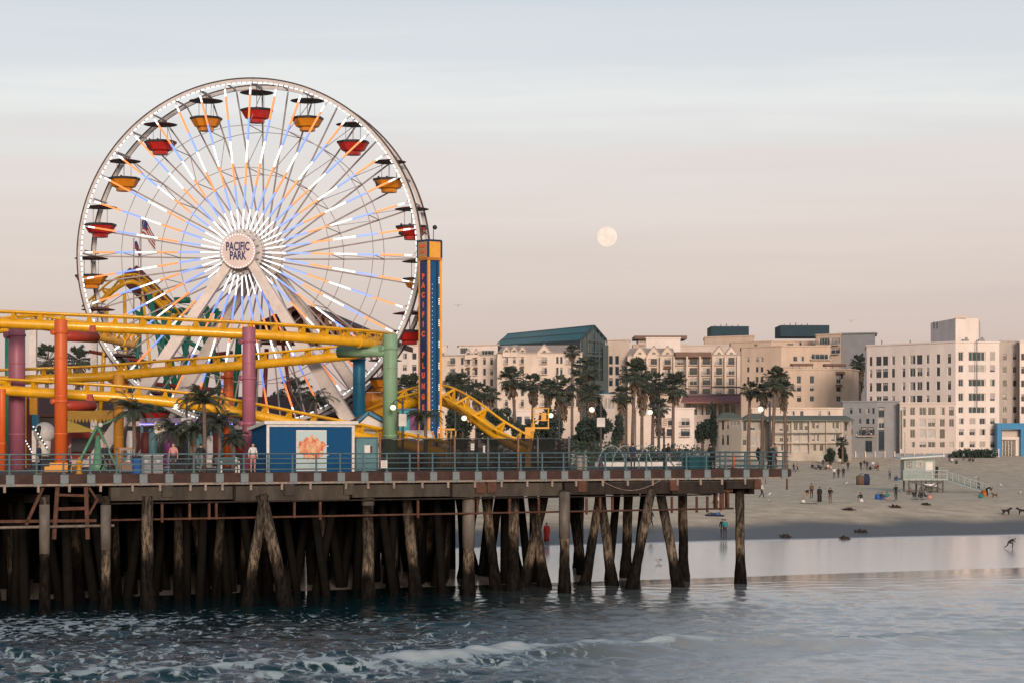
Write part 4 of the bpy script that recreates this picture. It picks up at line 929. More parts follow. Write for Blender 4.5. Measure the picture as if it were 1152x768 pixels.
# beige sign on a post
o = thing('square_sign', 'beige square sign on a dark post among the palms', 'sign', D(747, 5), PA)
zc_ = ZY(475, wloc(o).y)-ZD
mb = MB(); mb.tube((0,0,0), (0,0,zc_+.5), .07, n=8); mb.build('post', L_post, o, world=False)
mb = MB(); mb.box((0,-.09,zc_), (.5,.04,.66)); mb.build('sign_board', mat('beige_sign_paint', (.52,.40,.31), .6), o, world=False)
for i in range(4): mb = MB(); mb.box((0,-.115,zc_+.22-.13*i), (.34,.01,.05)); mb.build('text_line', mat('faded_brown_print', (.30,.20,.15), .7), o, world=False)
# yellow lift basket (boom lift) and yellow post
bl = thing('boom_lift', 'yellow boom lift basket raised above the black fence', 'boom lift', (*XY(606,158), ZD))
mb = MB(); c = P(608.5,470,158); wb, hb = 17/F*158, 22/F*158
for sx_ in (-1,1):
    for sy_ in (-1,1): mb.box((c.x+sx_*wb/2, c.y+sy_*.4, c.z), (.07,.07,hb))
for zf in (-.5,-.1,.2,.5):
    for sy_ in (-1,1): mb.box((c.x, c.y+sy_*.4, c.z+hb*zf), (wb,.055,.06))
    for sx_ in (-1,1): mb.box((c.x+sx_*wb/2, c.y, c.z+hb*zf), (.055,.8,.06))
mb.box((c.x, c.y, c.z-hb/2), (wb+.1,.9,.12)); mb.box((c.x+.2, c.y-.42, c.z+.1), (.35,.1,.6)); mb.build('basket', I_yel, bl)
mb = MB(); mb.beam((c.x-wb/2, c.y+.4, c.z-.3), (c.x-wb/2-.25, c.y+.7, ZD+1.2), .22, .28); mb.build('jib', I_yel, bl)
mb = MB(); mb.box((c.x-.3, c.y+.6, ZD+.75), (2.0,1.5,1.0)); mb.build('chassis', G_drk, bl)
mb = MB()
for sx_ in (-1,1):
    for sy_ in (-.6,.6): mb.tube((c.x-.3+sx_*.65, c.y+.6+sy_-.15, ZD+.35), (c.x-.3+sx_*.65, c.y+.6+sy_+.15, ZD+.35), .35, n=14)
mb.build('wheels', G_blk, bl)
o = thing('yellow_bollard', 'tall yellow post beside the boom lift basket', 'post', (*XY(595,156), ZD))
mb = MB(); zt = ZY(480,156); mb.box((*XY(594,156), (ZD+zt)/2), (.42,.35,zt-ZD)); mb.box((XY(597,156)[0], 156, zt-.15), (.6,.36,.3)); mb.build('post', I_yel, o)
# white ticket hut roof, teal/purple kiosk, yellow ride arms near the tower
o = thing('white_ride_car', 'white covered ride car below the drop tower', 'ride car', (*XY(470,150), ZD))
mb = MB(); c = P(470,490,150); mb.prism([c+Vector((-1.15,0,-1.2)), c+Vector((1.05,0,-1.2)), c+Vector((1.0,0,.25)), c+Vector((.8,0,.4)), c+Vector((-.8,0,.4)), c+Vector((-1.0,0,.2))], (0,1.3,0)); mb.build('body', B_white, o)
for sx_ in (-1,1):
    mb = MB(); mb.path([c+Vector((sx_*1.1,-.1,-1.2)), c+Vector((sx_*1.15,-.1,-.2)), c+Vector((sx_*1.0,-.1,.3))], .06, 6); mb.build('yellow_hoop', I_yel, o)
o = thing('striped_kiosk', 'small teal and purple kiosk left of the drop tower', 'kiosk', (*XY(462,158), ZD))
mb = MB(); c = Vector((*XY(461,158), 0)); z1_ = ZY(461,158)
mb.box((c.x-.35, 158, (ZD+z1_)/2), (.75,1.2,z1_-ZD), 0); mb.box((c.x+.35, 157.9, (ZD+z1_-.4)/2), (.65,1.2,z1_-.4-ZD), 1); mb.build('wall', [mat('bright_teal_paint', (.02,.28,.33), .5), mat('plum_paint', (.16,.03,.13), .5)], o)
mb = MB(); mb.box((c.x, 158, z1_+.06), (1.7,1.4,.12)); mb.build('roof', K_blu, o)
o = thing('ride_vehicle', 'yellow ride vehicle beside the sage green column', 'ride vehicle', (*XY(423,165), ZD))
c = P(424,440,165); mb = MB(); mb.lathe([(.5,-1.6),(.9,-1.5),(1.05,-.7),(.95,-.1)], c, 10, 0, False); mb.build('body', G_yel, o)
mb = MB(); mb.box(c+Vector((0,0,.2)), (1.6,.5,.5)); mb.build('seat_back', G_yel, o); mb = MB(); mb.tube(c+Vector((0,0,-1.5)), (c.x,c.y,ZD), .2, n=8); mb.build('mast', L_post, o)
o = thing('yellow_ride_fence', 'low yellow slatted ride barrier right of the drop tower', 'barrier', (*XY(502,150), ZD))
mb = MB(); 
for i in range(6): p = P(493+i*3.2, 484, 150); mb.beam((p.x,150,ZD), (p.x+.12*(i-3),150,p.z), .07, .07)
a = P(492,482.5,150); b_ = P(512,482.5,150); mb.beam(a, b_, .12, .12); mb.build('slats', I_yel, o)
# left-hand rides
o = thing('swing_ride', 'green steel a-frame swing ride stand behind the railing', 'ride', (*XY(110,140), ZD))
G_stl = mat('green_ride_steel', (.09,.22,.14), .45, .2, 2, dirt=.2)
ap = P(110,479,140)
for q, dy in ((84,-1),(86,1),(133,-1),(131,1)):
    b_ = Vector((*XY(q,140+dy), ZD)); mb = MB(); mb.tube(ap+Vector((0,dy*.2,0)), b_, .09, n=8); mb.build('leg', G_stl, o)
mb = MB(); mb.lathe([(.7,0),(.3,.5),(.12,2.2)], (*XY(110,140), ZD), 10, 0, True); mb.build('cone_base', G_stl, o)
mb = MB(); mb.tube(ap, P(143,466,141), .07, n=6); mb.build('boom', G_stl, o)
for q in (105.5, 113):
    mb = MB(); mb.ball(P(q,477.5,139.8), .16, 8); mb.build('lamp_ball', B_white, o)
o = thing('snack_stall', 'red walled stall under a scalloped yellow canopy', 'stall', (*XY(104,162), ZD))
Y_ = 162; a = P(73,462,Y_); b_ = P(128,462,Y_); mb = MB()
mb.box(((a.x+b_.x)/2, Y_+2, (ZD+ZY(486,Y_))/2), (b_.x-a.x-.2, 3.5, ZY(486,Y_)-ZD)); mb.build('wall', mat('brick_red_paint', (.26,.03,.025), .6, .2, 2), o)
mb = MB(); S_y = mat('ochre_canopy_cloth', (.50,.27,.05), .7, .15, 2)
mb.box(((a.x+b_.x)/2, Y_+1.8, (ZY(461,Y_)+ZY(470,Y_))/2), (b_.x-a.x, 4.2, (9)/F*Y_))
ns = 14
for i in range(ns):
    x0 = a.x+(b_.x-a.x)*i/ns; x1 = a.x+(b_.x-a.x)*(i+1)/ns; z = ZY(470,Y_); mb.prism([(x0,Y_-.32,z), (x1,Y_-.32,z), (x1-.06,Y_-.32,z-.2), ((x0+x1)/2,Y_-.32,z-.32), (x0+.06,Y_-.32,z-.2)], (0,.06,0))
mb.build('canopy', S_y, o)
mb = MB(); p = P(74,474,160); q = P(74,486,158.5); r_2 = P(106,485,158.5); s_2 = P(78,474,160); mb.prism([p,q,r_2,s_2], (0,.2,.08)); mb.build('awning', mat('yellow_awning_cloth', (.62,.38,.06), .7, .12, 2), o)
mb = MB(); mb.box(((a.x+b_.x)/2, Y_-.1, ZY(500,Y_)), (2.5,.3,1.0)); mb.build('counter', G_drk, o)
o = thing('ride_capsule', 'white rounded ride capsule with dark window beside the orange column', 'ride capsule', (*XY(50,150), ZD))
c = P(50,486,150); mb = MB(); mb.ball(c, .72, 16, sc=(1.05,1,1.0)); mb.lathe([(.4,-1.6),(.45,-.4)], c, 12); mb.build('shell', B_white, o)
mb = MB(); mb.ball(c+Vector((-.22,-.48,.12)), .3, 10, sc=(.8,.9,1.2)); mb.build('window', G_blk, o)
o = thing('slide_tower', 'yellow, red and blue slide tower beside the purple column', 'slide tower', (*XY(33,152), ZD))
mb = MB()
for q, m_, y0_ in ((28,0,446),(33,1,448)):
    x = XY(q,152)[0]; z = ZY(y0_,152); mb.box((x,152,(ZD+z)/2), (.28,.3,z-ZD), m_)
mb.build('mast', [I_yel, K_dred], o)
mb = MB(); c = P(38,456,152); mb.box(c, (.5,.4,1.2)); mb.build('yellow_panel', I_yel, o); mb = MB(); mb.box(c+Vector((.12,0,-1.15)), (.45,.4,1.1)); mb.build('blue_panel', K_blu, o)
for a_, b2 in (((38,480),(53,503)),((26,490),(36,508))):
    mb = MB(); p = P(*a_,149); q = P(*b2,149); mb.beam(p, q, .14, .1); 
    for i in range(7): mb.ball(p.lerp(q, i/6)+Vector((0,-.1,.03)), .06, 6, 1)
    mb.build('bulb_rail', [G_drk, E_dot], o)
o = thing('light_canopy', 'ride canopy edged with a violet light strip under the wheel', 'canopy', (*XY(212,156), ZD))
a = P(157,478,156); b_ = P(262,478,156); mb = MB(); mb.box(((a.x+b_.x)/2, 158, a.z+.35), (b_.x-a.x, 4, .35)); mb.build('roof', mat('mauve_canopy', (.16,.12,.18), .6, .2, 2), o)
mb = MB()
for i in range(26):
    if i % 5 == 4: continue
    x = a.x+(b_.x-a.x)*(i+.5)/26; mb.box((x,155.9,a.z+.08), ((b_.x-a.x)/28,.08,.10))
mb.build('light_strip', emi('violet_led', (.30,.26,1.0), 1.5), o)
for f in (.02,.28,.52,.76,.98):
    mb = MB(); x = a.x+(b_.x-a.x)*f; mb.tube((x,156.3,ZD), (x,156.3,a.z+.2), .09, n=8); mb.build('canopy_post', B_teal, o)
for i, (q, m_, y0_) in enumerate(((147,B_white,484),(163,K_dred,486),(171,B_teal,482),(189,mat('plum_paint',(.16,.03,.13),.5),484),(222,B_teal,488),(236,B_white,490),(243,K_dred,486))):
    o = thing('ride_pod', ['white curved seat of the ride, far left under the violet strip','dark red seat of the ride beside a teal one','teal tall seat of the ride under the violet strip','plum tall seat of the ride right of the teal one','low teal seat of the ride right of the lamp banner','low white seat of the ride behind the palm','dark red seat of the ride near the orange column'][i], 'ride seat', (*XY(q,154), ZD), 0, 'seats of the canopy ride')
    h_ = ZY(y0_,154)-ZD; mb = MB(); mb.path([(0,-.3,.2),(0,-.1,.5),(0,.25,.6),(0,.35,h_*.7),(0,.3,h_)], [.3,.36,.3,.38,.28], 10); mb.build('shell', m_, o, world=False)
    mb = MB(); mb.lathe([(.4,0),(.15,.1),(.12,.3)], (0,0,0), 10); mb.build('pedestal', I_grey, o, world=False)
o = thing('rounded_sign', 'cream rounded sign on a post behind the trash bins', 'sign', (*XY(179.5,138.5), ZD))
c = P(179.5,480.5,138.5); mb = MB()
N = 20; pts = [c+Vector((math.copysign(abs(math.cos(2*PI*i/N))**.6, math.cos(2*PI*i/N))*.36, 0, math.copysign(abs(math.sin(2*PI*i/N))**.6, math.sin(2*PI*i/N))*.40)) for i in range(N)]
mb.prism(pts, (0,.08,0)); mb.build('sign_board', mat('cream_sign_paint', (.60,.52,.43), .6, .1, 3), o)
mb = MB(); mb.box(c+Vector((-.1,-.02,.02)), (.12,.02,.07)); mb.box(c+Vector((.12,-.02,.02)), (.12,.02,.07)); mb.box(c+Vector((0,-.02,-.14)), (.3,.02,.07)); mb.build('painted_marks', K_brt, o)
mb = MB(); mb.tube((c.x,c.y+.05,ZD), (c.x,c.y+.05,c.z-.2), .05, n=8); mb.build('post', L_post, o)
# flags
for px_, ytop_, lab, big in ((158.5,246,'american flag on a tall pole seen through the wheel', 1), (150.5,270,'smaller dark flag on a pole seen through the wheel', 0)):
    Y_ = 205; x = XY(px_,Y_)[0]; zt = ZY(ytop_,Y_); o = thing('flag', lab, 'flag', (x,Y_,ZD))
    mb = MB(); mb.lathe([(.08,ZD),(.05,zt),(.1,zt+.1),(.0,zt+.2)], (x,Y_,0), 8); mb.build('pole', G_rod, o)
    w_, h_ = (2.0,1.5) if big else (1.0,.8); n = 14; vs = []
    for i in range(n+1):
        for j in range(9):
            f = i/n; g_ = j/8; vs.append((x+.08+w_*.62*f, Y_+.22*math.sin(f*7)*f, zt-.2-h_*g_-1.1*f*f*h_*.9+.15*math.sin(f*6+g_)))
    m2 = MB()
    for i in range(n):
        for j in range(8):
            mi = (0 if j % 2 == 0 else 1)
            if i < n*.42 and j < 4: mi = 2
            a_ = i*9+j; m2.add([vs[a_], vs[a_+9], vs[a_+10], vs[a_+1]], [(0,1,2,3)], mi)
    m2.build('cloth', [mat('flag_red', (.25,.03,.035), .8), mat('flag_white', (.5,.47,.45), .8) if big else mat('flag_dark', (.05,.05,.07), .8), mat('flag_blue', (.025,.035,.12), .8)], o)
# white masts at the left
for q, y0_, wpx, lab in ((37.5,368,7.5,'pale square tower mast beside the purple column'),(106,352,7,'pale mast behind the left edge of the wheel')):
    o = thing('mast', lab, 'mast', (*XY(q,200), ZD)); zt = ZY(y0_,200); r = wpx/2/F*200
    mb = MB(); mb.box((*XY(q,200), (ZD+zt)/2), (2*r,2*r,zt-ZD)); mb.build('shaft', W_leg, o); mb = MB(); mb.box((*XY(q,200), zt+.1), (2.4*r,2.4*r,.2)); mb.build('cap', B_white, o)
# arcade building closing off the deck at the back left
o = thing('arcade_building', 'long low dark arcade building at the back of the pier', 'building', (*XY(200,212), ZD))
A_w = mat('arcade_wall_paint', (.045,.036,.032), .8, .3, .5, dirt=.4); xa, xb = XY(-60,212)[0], XY(470,212)[0]
mb = MB(); mb.box(((xa+xb)/2, 218, ZD+2.1), (xb-xa, 12, 4.2)); mb.build('wall', A_w, o)
mb = MB(); mb.prism([(xa-.4,211.6,ZD+4.2),(xb+.4,211.6,ZD+4.2),(xb+.4,218,ZD+6.0),(xa-.4,218,ZD+6.0)], (0,0,.25)); mb.prism([(xa-.4,224.4,ZD+4.2),(xb+.4,224.4,ZD+4.2),(xb+.4,218,ZD+6.0),(xa-.4,218,ZD+6.0)], (0,0,.25)); mb.build('roof', K_brn, o)
rr3 = random.Random(11)
for i in range(16):
    x = xa+1.5+(xb-xa-3)*i/15; mb = MB(); mb.box((x,211.95,ZD+1.6), (1.9,.12,2.3)); mb.build('shop_opening', [G_blk, K_dred, K_blu, mat('warm_shop_front', (.30,.17,.09), .6)][rr3.randrange(4)], o)
# ------------------------------------------------------------------ buildings on the shore
def glass(name, col, rough=.12, spec=.6):
    return mat(name, col, rough, .45, .35, spec=spec)
N_glass = glass('dark_window_glass', (.028,.042,.055)); N_glass2 = glass('teal_window_glass', (.03,.060,.066)); N_curt = mat('drawn_curtain', (.30,.27,.245), .5, .3, 1.2, spec=.8)
N_frame = mat('pale_window_frame', (.55,.50,.46), .6, .1, 2); N_dfr = mat('dark_window_frame', (.09,.09,.095), .5, .1, 2)
B_crm = mat('cream_stucco', (.60,.485,.405), .85, .12, .35, stretch=(1,1,.3), dirt=.3, dirtcol=(.40,.31,.25)); B_wht = mat('white_pink_stucco', (.66,.565,.51), .85, .10, .3, stretch=(1,1,.3), dirt=.3, dirtcol=(.45,.38,.33))
B_tan = mat('tan_stucco', (.52,.39,.30), .85, .12, .3, stretch=(1,1,.3), dirt=.3, dirtcol=(.34,.25,.19)); B_gry = mat('blue_grey_panel', (.25,.25,.255), .7, .1, .3, dirt=.15); B_pnk = mat('pale_pink_stucco', (.53,.44,.39), .85, .08, .25)
B_dgr = mat('dark_grey_panel', (.20,.205,.22), .6, .1, .4); B_tealp = mat('dark_teal_plant_screen', (.013,.038,.052), .7, .2, .6); B_brwn = mat('brown_roof_fascia', (.17,.10,.075), .7, .2, .6)
B_roofg = mat('grey_green_roof', (.125,.14,.115), .95, .2, .5, stretch=(1,1,4)); B_salm = mat('faded_red_awning', (.24,.10,.085), .7, .15, .6); B_roof = mat('flat_roof_gravel', (.22,.20,.185), .9, .2, 1)
B_stone = mat('beige_tile_roof', (.36,.29,.25), .8, .2, 1.2)
# unit windows: x 0..1, z 0..1, y = 0 at the pane
def unit_window(glass_m, frame_m, mull=1, curtain=False):
    mb = MB(); f = .07
    mb.quad((f,0,f),(1-f,0,f),(1-f,0,1-f),(f,0,1-f), 0)
    for a in ((0,0,f,1),(1-f,0,1,1),(f,0,1-f,f),(f,1-f,1-f,1)): mb.box(((a[0]+a[2])/2,-.02,(a[1]+a[3])/2), (a[2]-a[0], .08, a[3]-a[1]), 1)
    for k in range(mull): x = (k+1)/(mull+1); mb.box((x,-.02,.5), (.045/(1+.3*mull),.06,1-2*f), 1)
    if curtain: mb.quad((f,-.005,f),(.47,-.005,f),(.47,-.005,1-f),(f,-.005,1-f), 2)
    return mb.mesh('window', [glass_m, frame_m, N_curt])
WIN = {'d': unit_window(N_glass, N_dfr), 'w': unit_window(N_glass, N_frame), 't': unit_window(N_glass2, N_frame), 'c': unit_window(N_glass, N_frame, 1, True), 'C': unit_window(N_curt, N_frame, 1), 's': unit_window(N_glass, N_dfr, 0), 'p': unit_window(N_glass2, N_frame, 3), 'l': unit_window(N_curt, N_frame, 2)}
def blind_window(fr, h0, lit=None):
    me = unit_window(lit or N_glass, fr, 1); mb = MB(); mb.v = [tuple(v.co) for v in me.vertices]; mb.f = [tuple(p.vertices) for p in me.polygons]; mb.m = [p.material_index for p in me.polygons]; mb.sm = [False]*len(mb.f)
    mb.quad((.07,-.006,h0),(.93,-.006,h0),(.93,-.006,.93),(.07,-.006,.93), 2); return mb.mesh('window', [lit or N_glass, fr, N_curt])
WIN['h'] = blind_window(N_frame, .55); WIN['j'] = blind_window(N_dfr, .7); WIN['k'] = blind_window(N_frame, .3); WIN['L'] = blind_window(N_frame, .75, emi('warm_lit_window', (1.0,.62,.30), .55))
rw = random.Random(12)
MIXW = {'d': 'dddjjhcd', 's': 'sssjs', 'w': 'wwhkwc', 't': 'ttthj', 'c': 'cchkw'}
# balcony front: x 0..1, bars, top rail
mb = MB(); mb.box((.5,-.9,.02), (1,1.8,.12)); balc_slab = mb
mb = MB(); mb.box((.5,-.55,.0), (1.04,1.1,.16), 0); mb.box((.5,-1.06,.98), (1.02,.06,.06), 1); mb.box((.5,-1.06,.14), (1.02,.05,.05), 1)
for i in range(13): mb.box((i/12,-1.06,.55), (.012,.03,.86), 1)
for x in (0,1): mb.box((x,-.55,.98), (.02,1.05,.05), 1)
BALC = mb.mesh('balcony', [B_crm, N_dfr])
def building(name, label, foot, ytop, m, wins=None, depth=14, group=None, roof_m=None, cornice=.3, zb=None, cat='building', ov=.3):
    """foot: visible wall corners (px, Y), left to right; ytop: pixel row of the roof line at the first corner nearest"""
    pts = [Vector((*XY(*p), 0)) for p in foot]
    Yn = min(p[1] for p in foot); zt = ZY(ytop, [p for p in foot if p[1] == Yn][0][1])
    base = min(float(hgt(np.array(p.x), np.array(p.y))) for p in pts) - .6 if zb is None else zb
    ctr = sum(pts, Vector())/len(pts)
    o = thing(name, label, cat, (ctr.x, ctr.y, base), 0, group)
    back = [pts[-1] + Vector((pts[-1].x/pts[-1].y*depth*.9, depth, 0)), pts[0] + Vector((pts[0].x/pts[0].y*depth*.9, depth, 0))]
    mb = MB(); wins = wins or {}; ring = pts + back
    todo = []
    for i in range(len(ring)):
        a, b_ = ring[i], ring[(i+1) % len(ring)]; L = (b_-a).length; d = (b_-a)/L
        holes = []
        for wv in wins.get(i, []):
            x0, y0, x1, y1, kind = wv[:5]; yr = wv[5] if len(wv) > 5 else None
            ss = []
            for px in (x0, x1):
                k = (px-CX)/F; s_ = (k*a.y - a.x)/(d.x - k*d.y); ss.append(s_)
            pm = a + d*((ss[0]+ss[1])/2) if yr is None else a + d*(((yr-CX)/F*a.y - a.x)/(d.x - (yr-CX)/F*d.y))
            z1_, z0_ = ZY(y0, pm.y), ZY(y1, pm.y)
            s0, s1 = max(.1, ss[0]), min(L-.1, ss[1])
            if s1-s0 < .2: continue
            holes.append((s0, s1, max(base+.1, z0_), min(zt-.1, z1_), kind))
        us = sorted(set([0, L] + [h[0] for h in holes] + [h[1] for h in holes])); zs = sorted(set([base, zt] + [h[2] for h in holes] + [h[3] for h in holes]))
        def pt3(s_, z): q = a + d*s_; return (q.x, q.y, z)
        for ui in range(len(us)-1):
            run = None
            for zi in range(len(zs)-1):
                um, zm = (us[ui]+us[ui+1])/2, (zs[zi]+zs[zi+1])/2
                if any(h[0] < um < h[1] and h[2] < zm < h[3] for h in holes): continue
                mb.quad(pt3(us[ui], zs[zi]), pt3(us[ui+1], zs[zi]), pt3(us[ui+1], zs[zi+1]), pt3(us[ui], zs[zi+1]))
        inn = Vector((-d.y, d.x, 0))*.28
        if inn.dot(a + d*(L/2) - sum(ring, Vector())/len(ring)) > 0: inn = -inn
        for h in holes:
            c4 = [pt3(h[0],h[2]), pt3(h[1],h[2]), pt3(h[1],h[3]), pt3(h[0],h[3])]; c5 = [tuple(Vector(p)+inn) for p in c4]
            for j in range(4): mb.quad(c4[j], c4[(j+1) % 4], c5[(j+1) % 4], c5[j])
            rz = math.atan2(d.y, d.x); kd = h[4]; k0 = kd[0]
            lo = Vector(c5[0]) - Vector(o.location)
            link('window', WIN[rw.choice(MIXW.get(k0, k0))], o, lo - inn*.05, rz, (h[1]-h[0], 1, h[3]-h[2]))
            if 'b' in kd: link('balcony', BALC, o, Vector(c4[0]) - Vector(o.location) - d*.15, rz, (h[1]-h[0]+.3, 1, 1))
            if 'a' in kd:
                am = MB(); e = Vector(c4[3]); f_ = Vector(c4[2]); n_ = -inn.normalized(); am.prism([e+n_*.02+d*-.2+Vector((0,0,.25)), f_+n_*.02+d*.2+Vector((0,0,.25)), f_+n_*1.1+d*.2+Vector((0,0,-.3)), e+n_*1.1-d*.2+Vector((0,0,-.3))], (0,0,.08)); am.build('awning', B_brwn, o)
    mb.add([(p.x, p.y, zt-.05) for p in ring], [tuple(range(len(ring)))])
    mb.build('wall', m, o)
    cc = sum(ring, Vector())/len(ring)
    rf = MB(); 
    for i in range(len(ring)):
        a, b_ = ring[i], ring[(i+1) % len(ring)]; rf.beam(Vector((a.x,a.y,zt+.12)), Vector((b_.x,b_.y,zt+.12)), ov+.12, .34)
    if roof_m is not None or cornice: rf.build('parapet', roof_m or m, o)
    return o, zt
def grid(xs, ys, kinds, rx=None):
    """xs: (x0, x1) spans; ys: (y0, y1) spans; kinds: string cycled or list"""
    out = []; i = 0
    for y0, y1 in ys:
        for x0, x1 in xs:
            k = kinds[i % len(kinds)]; i += 1
            if k == '.': continue
            out.append((x0, y0, x1, y1, k) + ((rx,) if rx else ()))
    return out
def cw(c, w_): return (c-w_/2, c+w_/2)
rk = random.Random(4)
def rnd(pool, n): return [pool[rk.randrange(len(pool))] for _ in range(n)]
# tall white block on the right
colsL = [cw(979.5,3.4), cw(988.3,6.4), cw(995.8,6.2), cw(1004.8,3.8), cw(1016.6,3.6), cw(1026.3,6.8), cw(1034.2,6.6), cw(1043.5,3.8), cw(1055.4,4.2), cw(1067.8,4.2)]
rowsL = [(397.8,408.4),(412.4,422.4),(428.2,438),(443.8,452)]
colsR = [cw(1081,5.4), cw(1099,20), cw(1116.6,5.6)]
rowsR = [(395.3,406),(410.4,418.6),(426.2,434.5),(441.8,451),(457.4,464.5)]
wR = grid(colsR, rowsR, ['w','p','C','w','l','c','c','p','w','w','p','w','c','p','c']) + grid([cw(1081.5,5.6), cw(1094,6.6), cw(1105.3,6.6), cw(1116.8,5.4)], [(470,477),(482,489.4),(496,503)], rnd(['w','c','C','c'], 12))
bt, ztb = building('apartment_block', 'tall pale pink-white apartment block with a square roof tower', [(975,497),(1075,478),(1124.5,480)], 385,
    B_wht, {0: grid(colsL, rowsL, rnd(['d','d','t','d','s'], 40), 1068), 1: wR}, depth=22)
B_mau = mat('mauve_grey_stucco', (.40,.345,.315), .85, .1, .3, stretch=(1,1,.3), dirt=.3)  # wing lies in shade, and that shade is put into this stucco colour
building('apartment_wing', 'recessed wing at the right of the white block, its shade painted mauve grey', [(1124.8,487),(1147,487)], 384, B_mau, {0: grid([cw(1130.2,4.4), cw(1141.6,4)], [(397.5,404.8),(412,419.5),(427.5,434.2),(443,450),(457,464),(470,476)], rnd(['t','d','s'], 12))}, depth=14)
building('edge_block', 'pale block cut by the right edge of the photo', [(1147.3,483),(1180,484)], 384.5, B_wht, {0: grid([cw(1150.5,3.4), cw(1160,5)], [(397.5,405),(412,420),(427.5,435),(443,451),(457,465)], 'dw')}, depth=14)
mb = MB(); q = [Vector((*XY(1047,505),0)), Vector((*XY(1075,486),0)), Vector((*XY(1101,487),0)), Vector((*XY(1103,505),0))]
z1_ = ZY(357,486); mb.prism([p+Vector((0,0,ztb-.2)) for p in q], (0,0,z1_-ztb)); tb_ = mb.build('roof_tower', B_wht, bt)
mb = MB(); mb.prism([p+Vector((0,0,z1_-.2)) for p in (Vector((*XY(1073.5,485.6),0)), Vector((*XY(1087,485.9),0)), Vector((*XY(1087,500),0)), Vector((*XY(1073.5,500),0)))], (0,0,.6)); mb.build('tower_cap', B_pnk, tb_)
for q in (1050.4, 1053.8):
    a = Vector((*XY(1047,505),0)); b_ = Vector((*XY(1075,486),0)); k = (q-CX)/F; d = (b_-a).normalized(); s_ = (k*a.y-a.x)/(d.x-k*d.y); p = a+d*s_
    link('window', WIN['s'], tb_, Vector((p.x, p.y-.12, ZY(370,p.y)))-wloc(tb_), math.atan2(d.y,d.x), (.55,1,1.6))
for q in (1024, 992, 1099): 
    mb = MB(); Yq = 478 if q > 1075 else 478 + (1075-q)*.44; p = P(q, 384.5, Yq-.3); mb.tube((p.x,p.y,ZY(455 if q < 1075 else 458,Yq)), (p.x,p.y,p.z+.4), .1, n=6); mb.build('downpipe', N_dfr, bt)
for q, s_ in ((1086,.4),(1104,.5)):
    mb = MB(); p = P(q, 383.5, 484); mb.box((p.x,p.y,ztb+.5), (1.3,1.2,.8)); mb.box((p.x+.2,p.y,ztb+1.1), (.5,.5,.5)); mb.build('roof_vent', B_dgr, bt)
# blue arch entrance
o = thing('blue_arch', 'bright blue rectangular arch at the foot of the white block', 'arch', (*XY(1140,478), 5.5))
A_blu = mat('bright_blue_cladding', (.012,.16,.33), .5, .12, .5); Y_ = 476
def pxbox(mb, x0, y0, x1, y1, Y, dep, mi=0):
    a = P(x0, y1, Y); b_ = P(x1, y0, Y); mb.box(((a.x+b_.x)/2, Y+dep/2, (a.z+b_.z)/2), (b_.x-a.x, dep, b_.z-a.z), mi)
mb = MB(); pxbox(mb, 1122, 475.5, 1126.5, 514, Y_, 3); pxbox(mb, 1148.5, 475.5, 1168, 514, Y_, 3); pxbox(mb, 1126.6, 475.5, 1148.4, 482.5, Y_, 3); mb.build('frame', A_blu, o)
mb = MB(); pxbox(mb, 1127, 494, 1148, 513, Y_+2, .3); mb.build('entrance_glass', N_glass, o)
mb = MB()
for q in (1127.5,1131,1134.5,1138,1141): pxbox(mb, q-.3, 494, q+.3, 512, Y_+1.8, .15)
pxbox(mb, 1127, 491, 1148, 494, Y_+1, 1); pxbox(mb, 1142.5, 494, 1147.5, 514, Y_+1.2, .6); mb.build('white_mullions', B_wht, o)
mb = MB(); pxbox(mb, 1127, 483, 1148, 491, Y_+2, .4); mb.build('balcony_wall', B_pnk, o)
# low modern blocks in front
colsG = [cw(957.5,3), cw(967,3.6), cw(976,4), cw(982.5,2.6)]
building('modern_block', 'low blue-grey modern block with a dark glass strip', [(948,466),(987,462),(1012,461)], 451.5, B_gry,
    {0: grid(colsG, [(458.5,465),(470.5,476.5),(482.5,489)], ['d','t','d','s']) + [(968,480,983,490,'db'),(973,495,981,508,'d')],
     1: [(988.2,457.5,994.8,469,'s'),(988.2,470,994.8,482,'t'),(988.2,483,994.8,507,'s')]}, depth=12)
building('pink_block', 'low pale pink block with wide windows before the white tower block', [(1012.3,458),(1074.6,457)], 453.5, B_pnk,
    {0: [(1012.8,457,1015,508,'t')] + grid([cw(1017.5,2.6), cw(1026.5,5.5), cw(1038,8), cw(1048,8.6), cw(1060,5.6), cw(1070.3,5.4)], [(457.5,467),(470.5,480),(482.3,492.5),(496.4,503)], ['s','c','t','w','c','d','s','w','l','c','w','w','.','w','l','l','s','.','.','c','w','w','w','C'])}, depth=14)
for px0, px1, yt, lab in ((948,1076,508.5,'long low beach wall with pale posts before the modern blocks'),(1076,1124,505.5,'dark planted strip wall before the white block')):
    o = thing('beach_wall', lab, 'wall', (*XY((px0+px1)/2,452), 4.8)); mb = MB(); pxbox(mb, px0, yt+1, px1, 515, 452, .6); mb.build('wall', B_dgr, o)
    mb = MB(); q = px0+3
    while q < px1: pxbox(mb, q, yt-1.5, q+1.2, 514, 451.6, .3); q += 11
    mb.build('wall_posts', B_crm, o)
B_ivo = mat('shaded_weathered_ivory', (.43,.375,.315), .85, .14, .4, stretch=(1,1,.3), dirt=.35)  # cream stucco with dirt, darkened to paint in the weaker light here
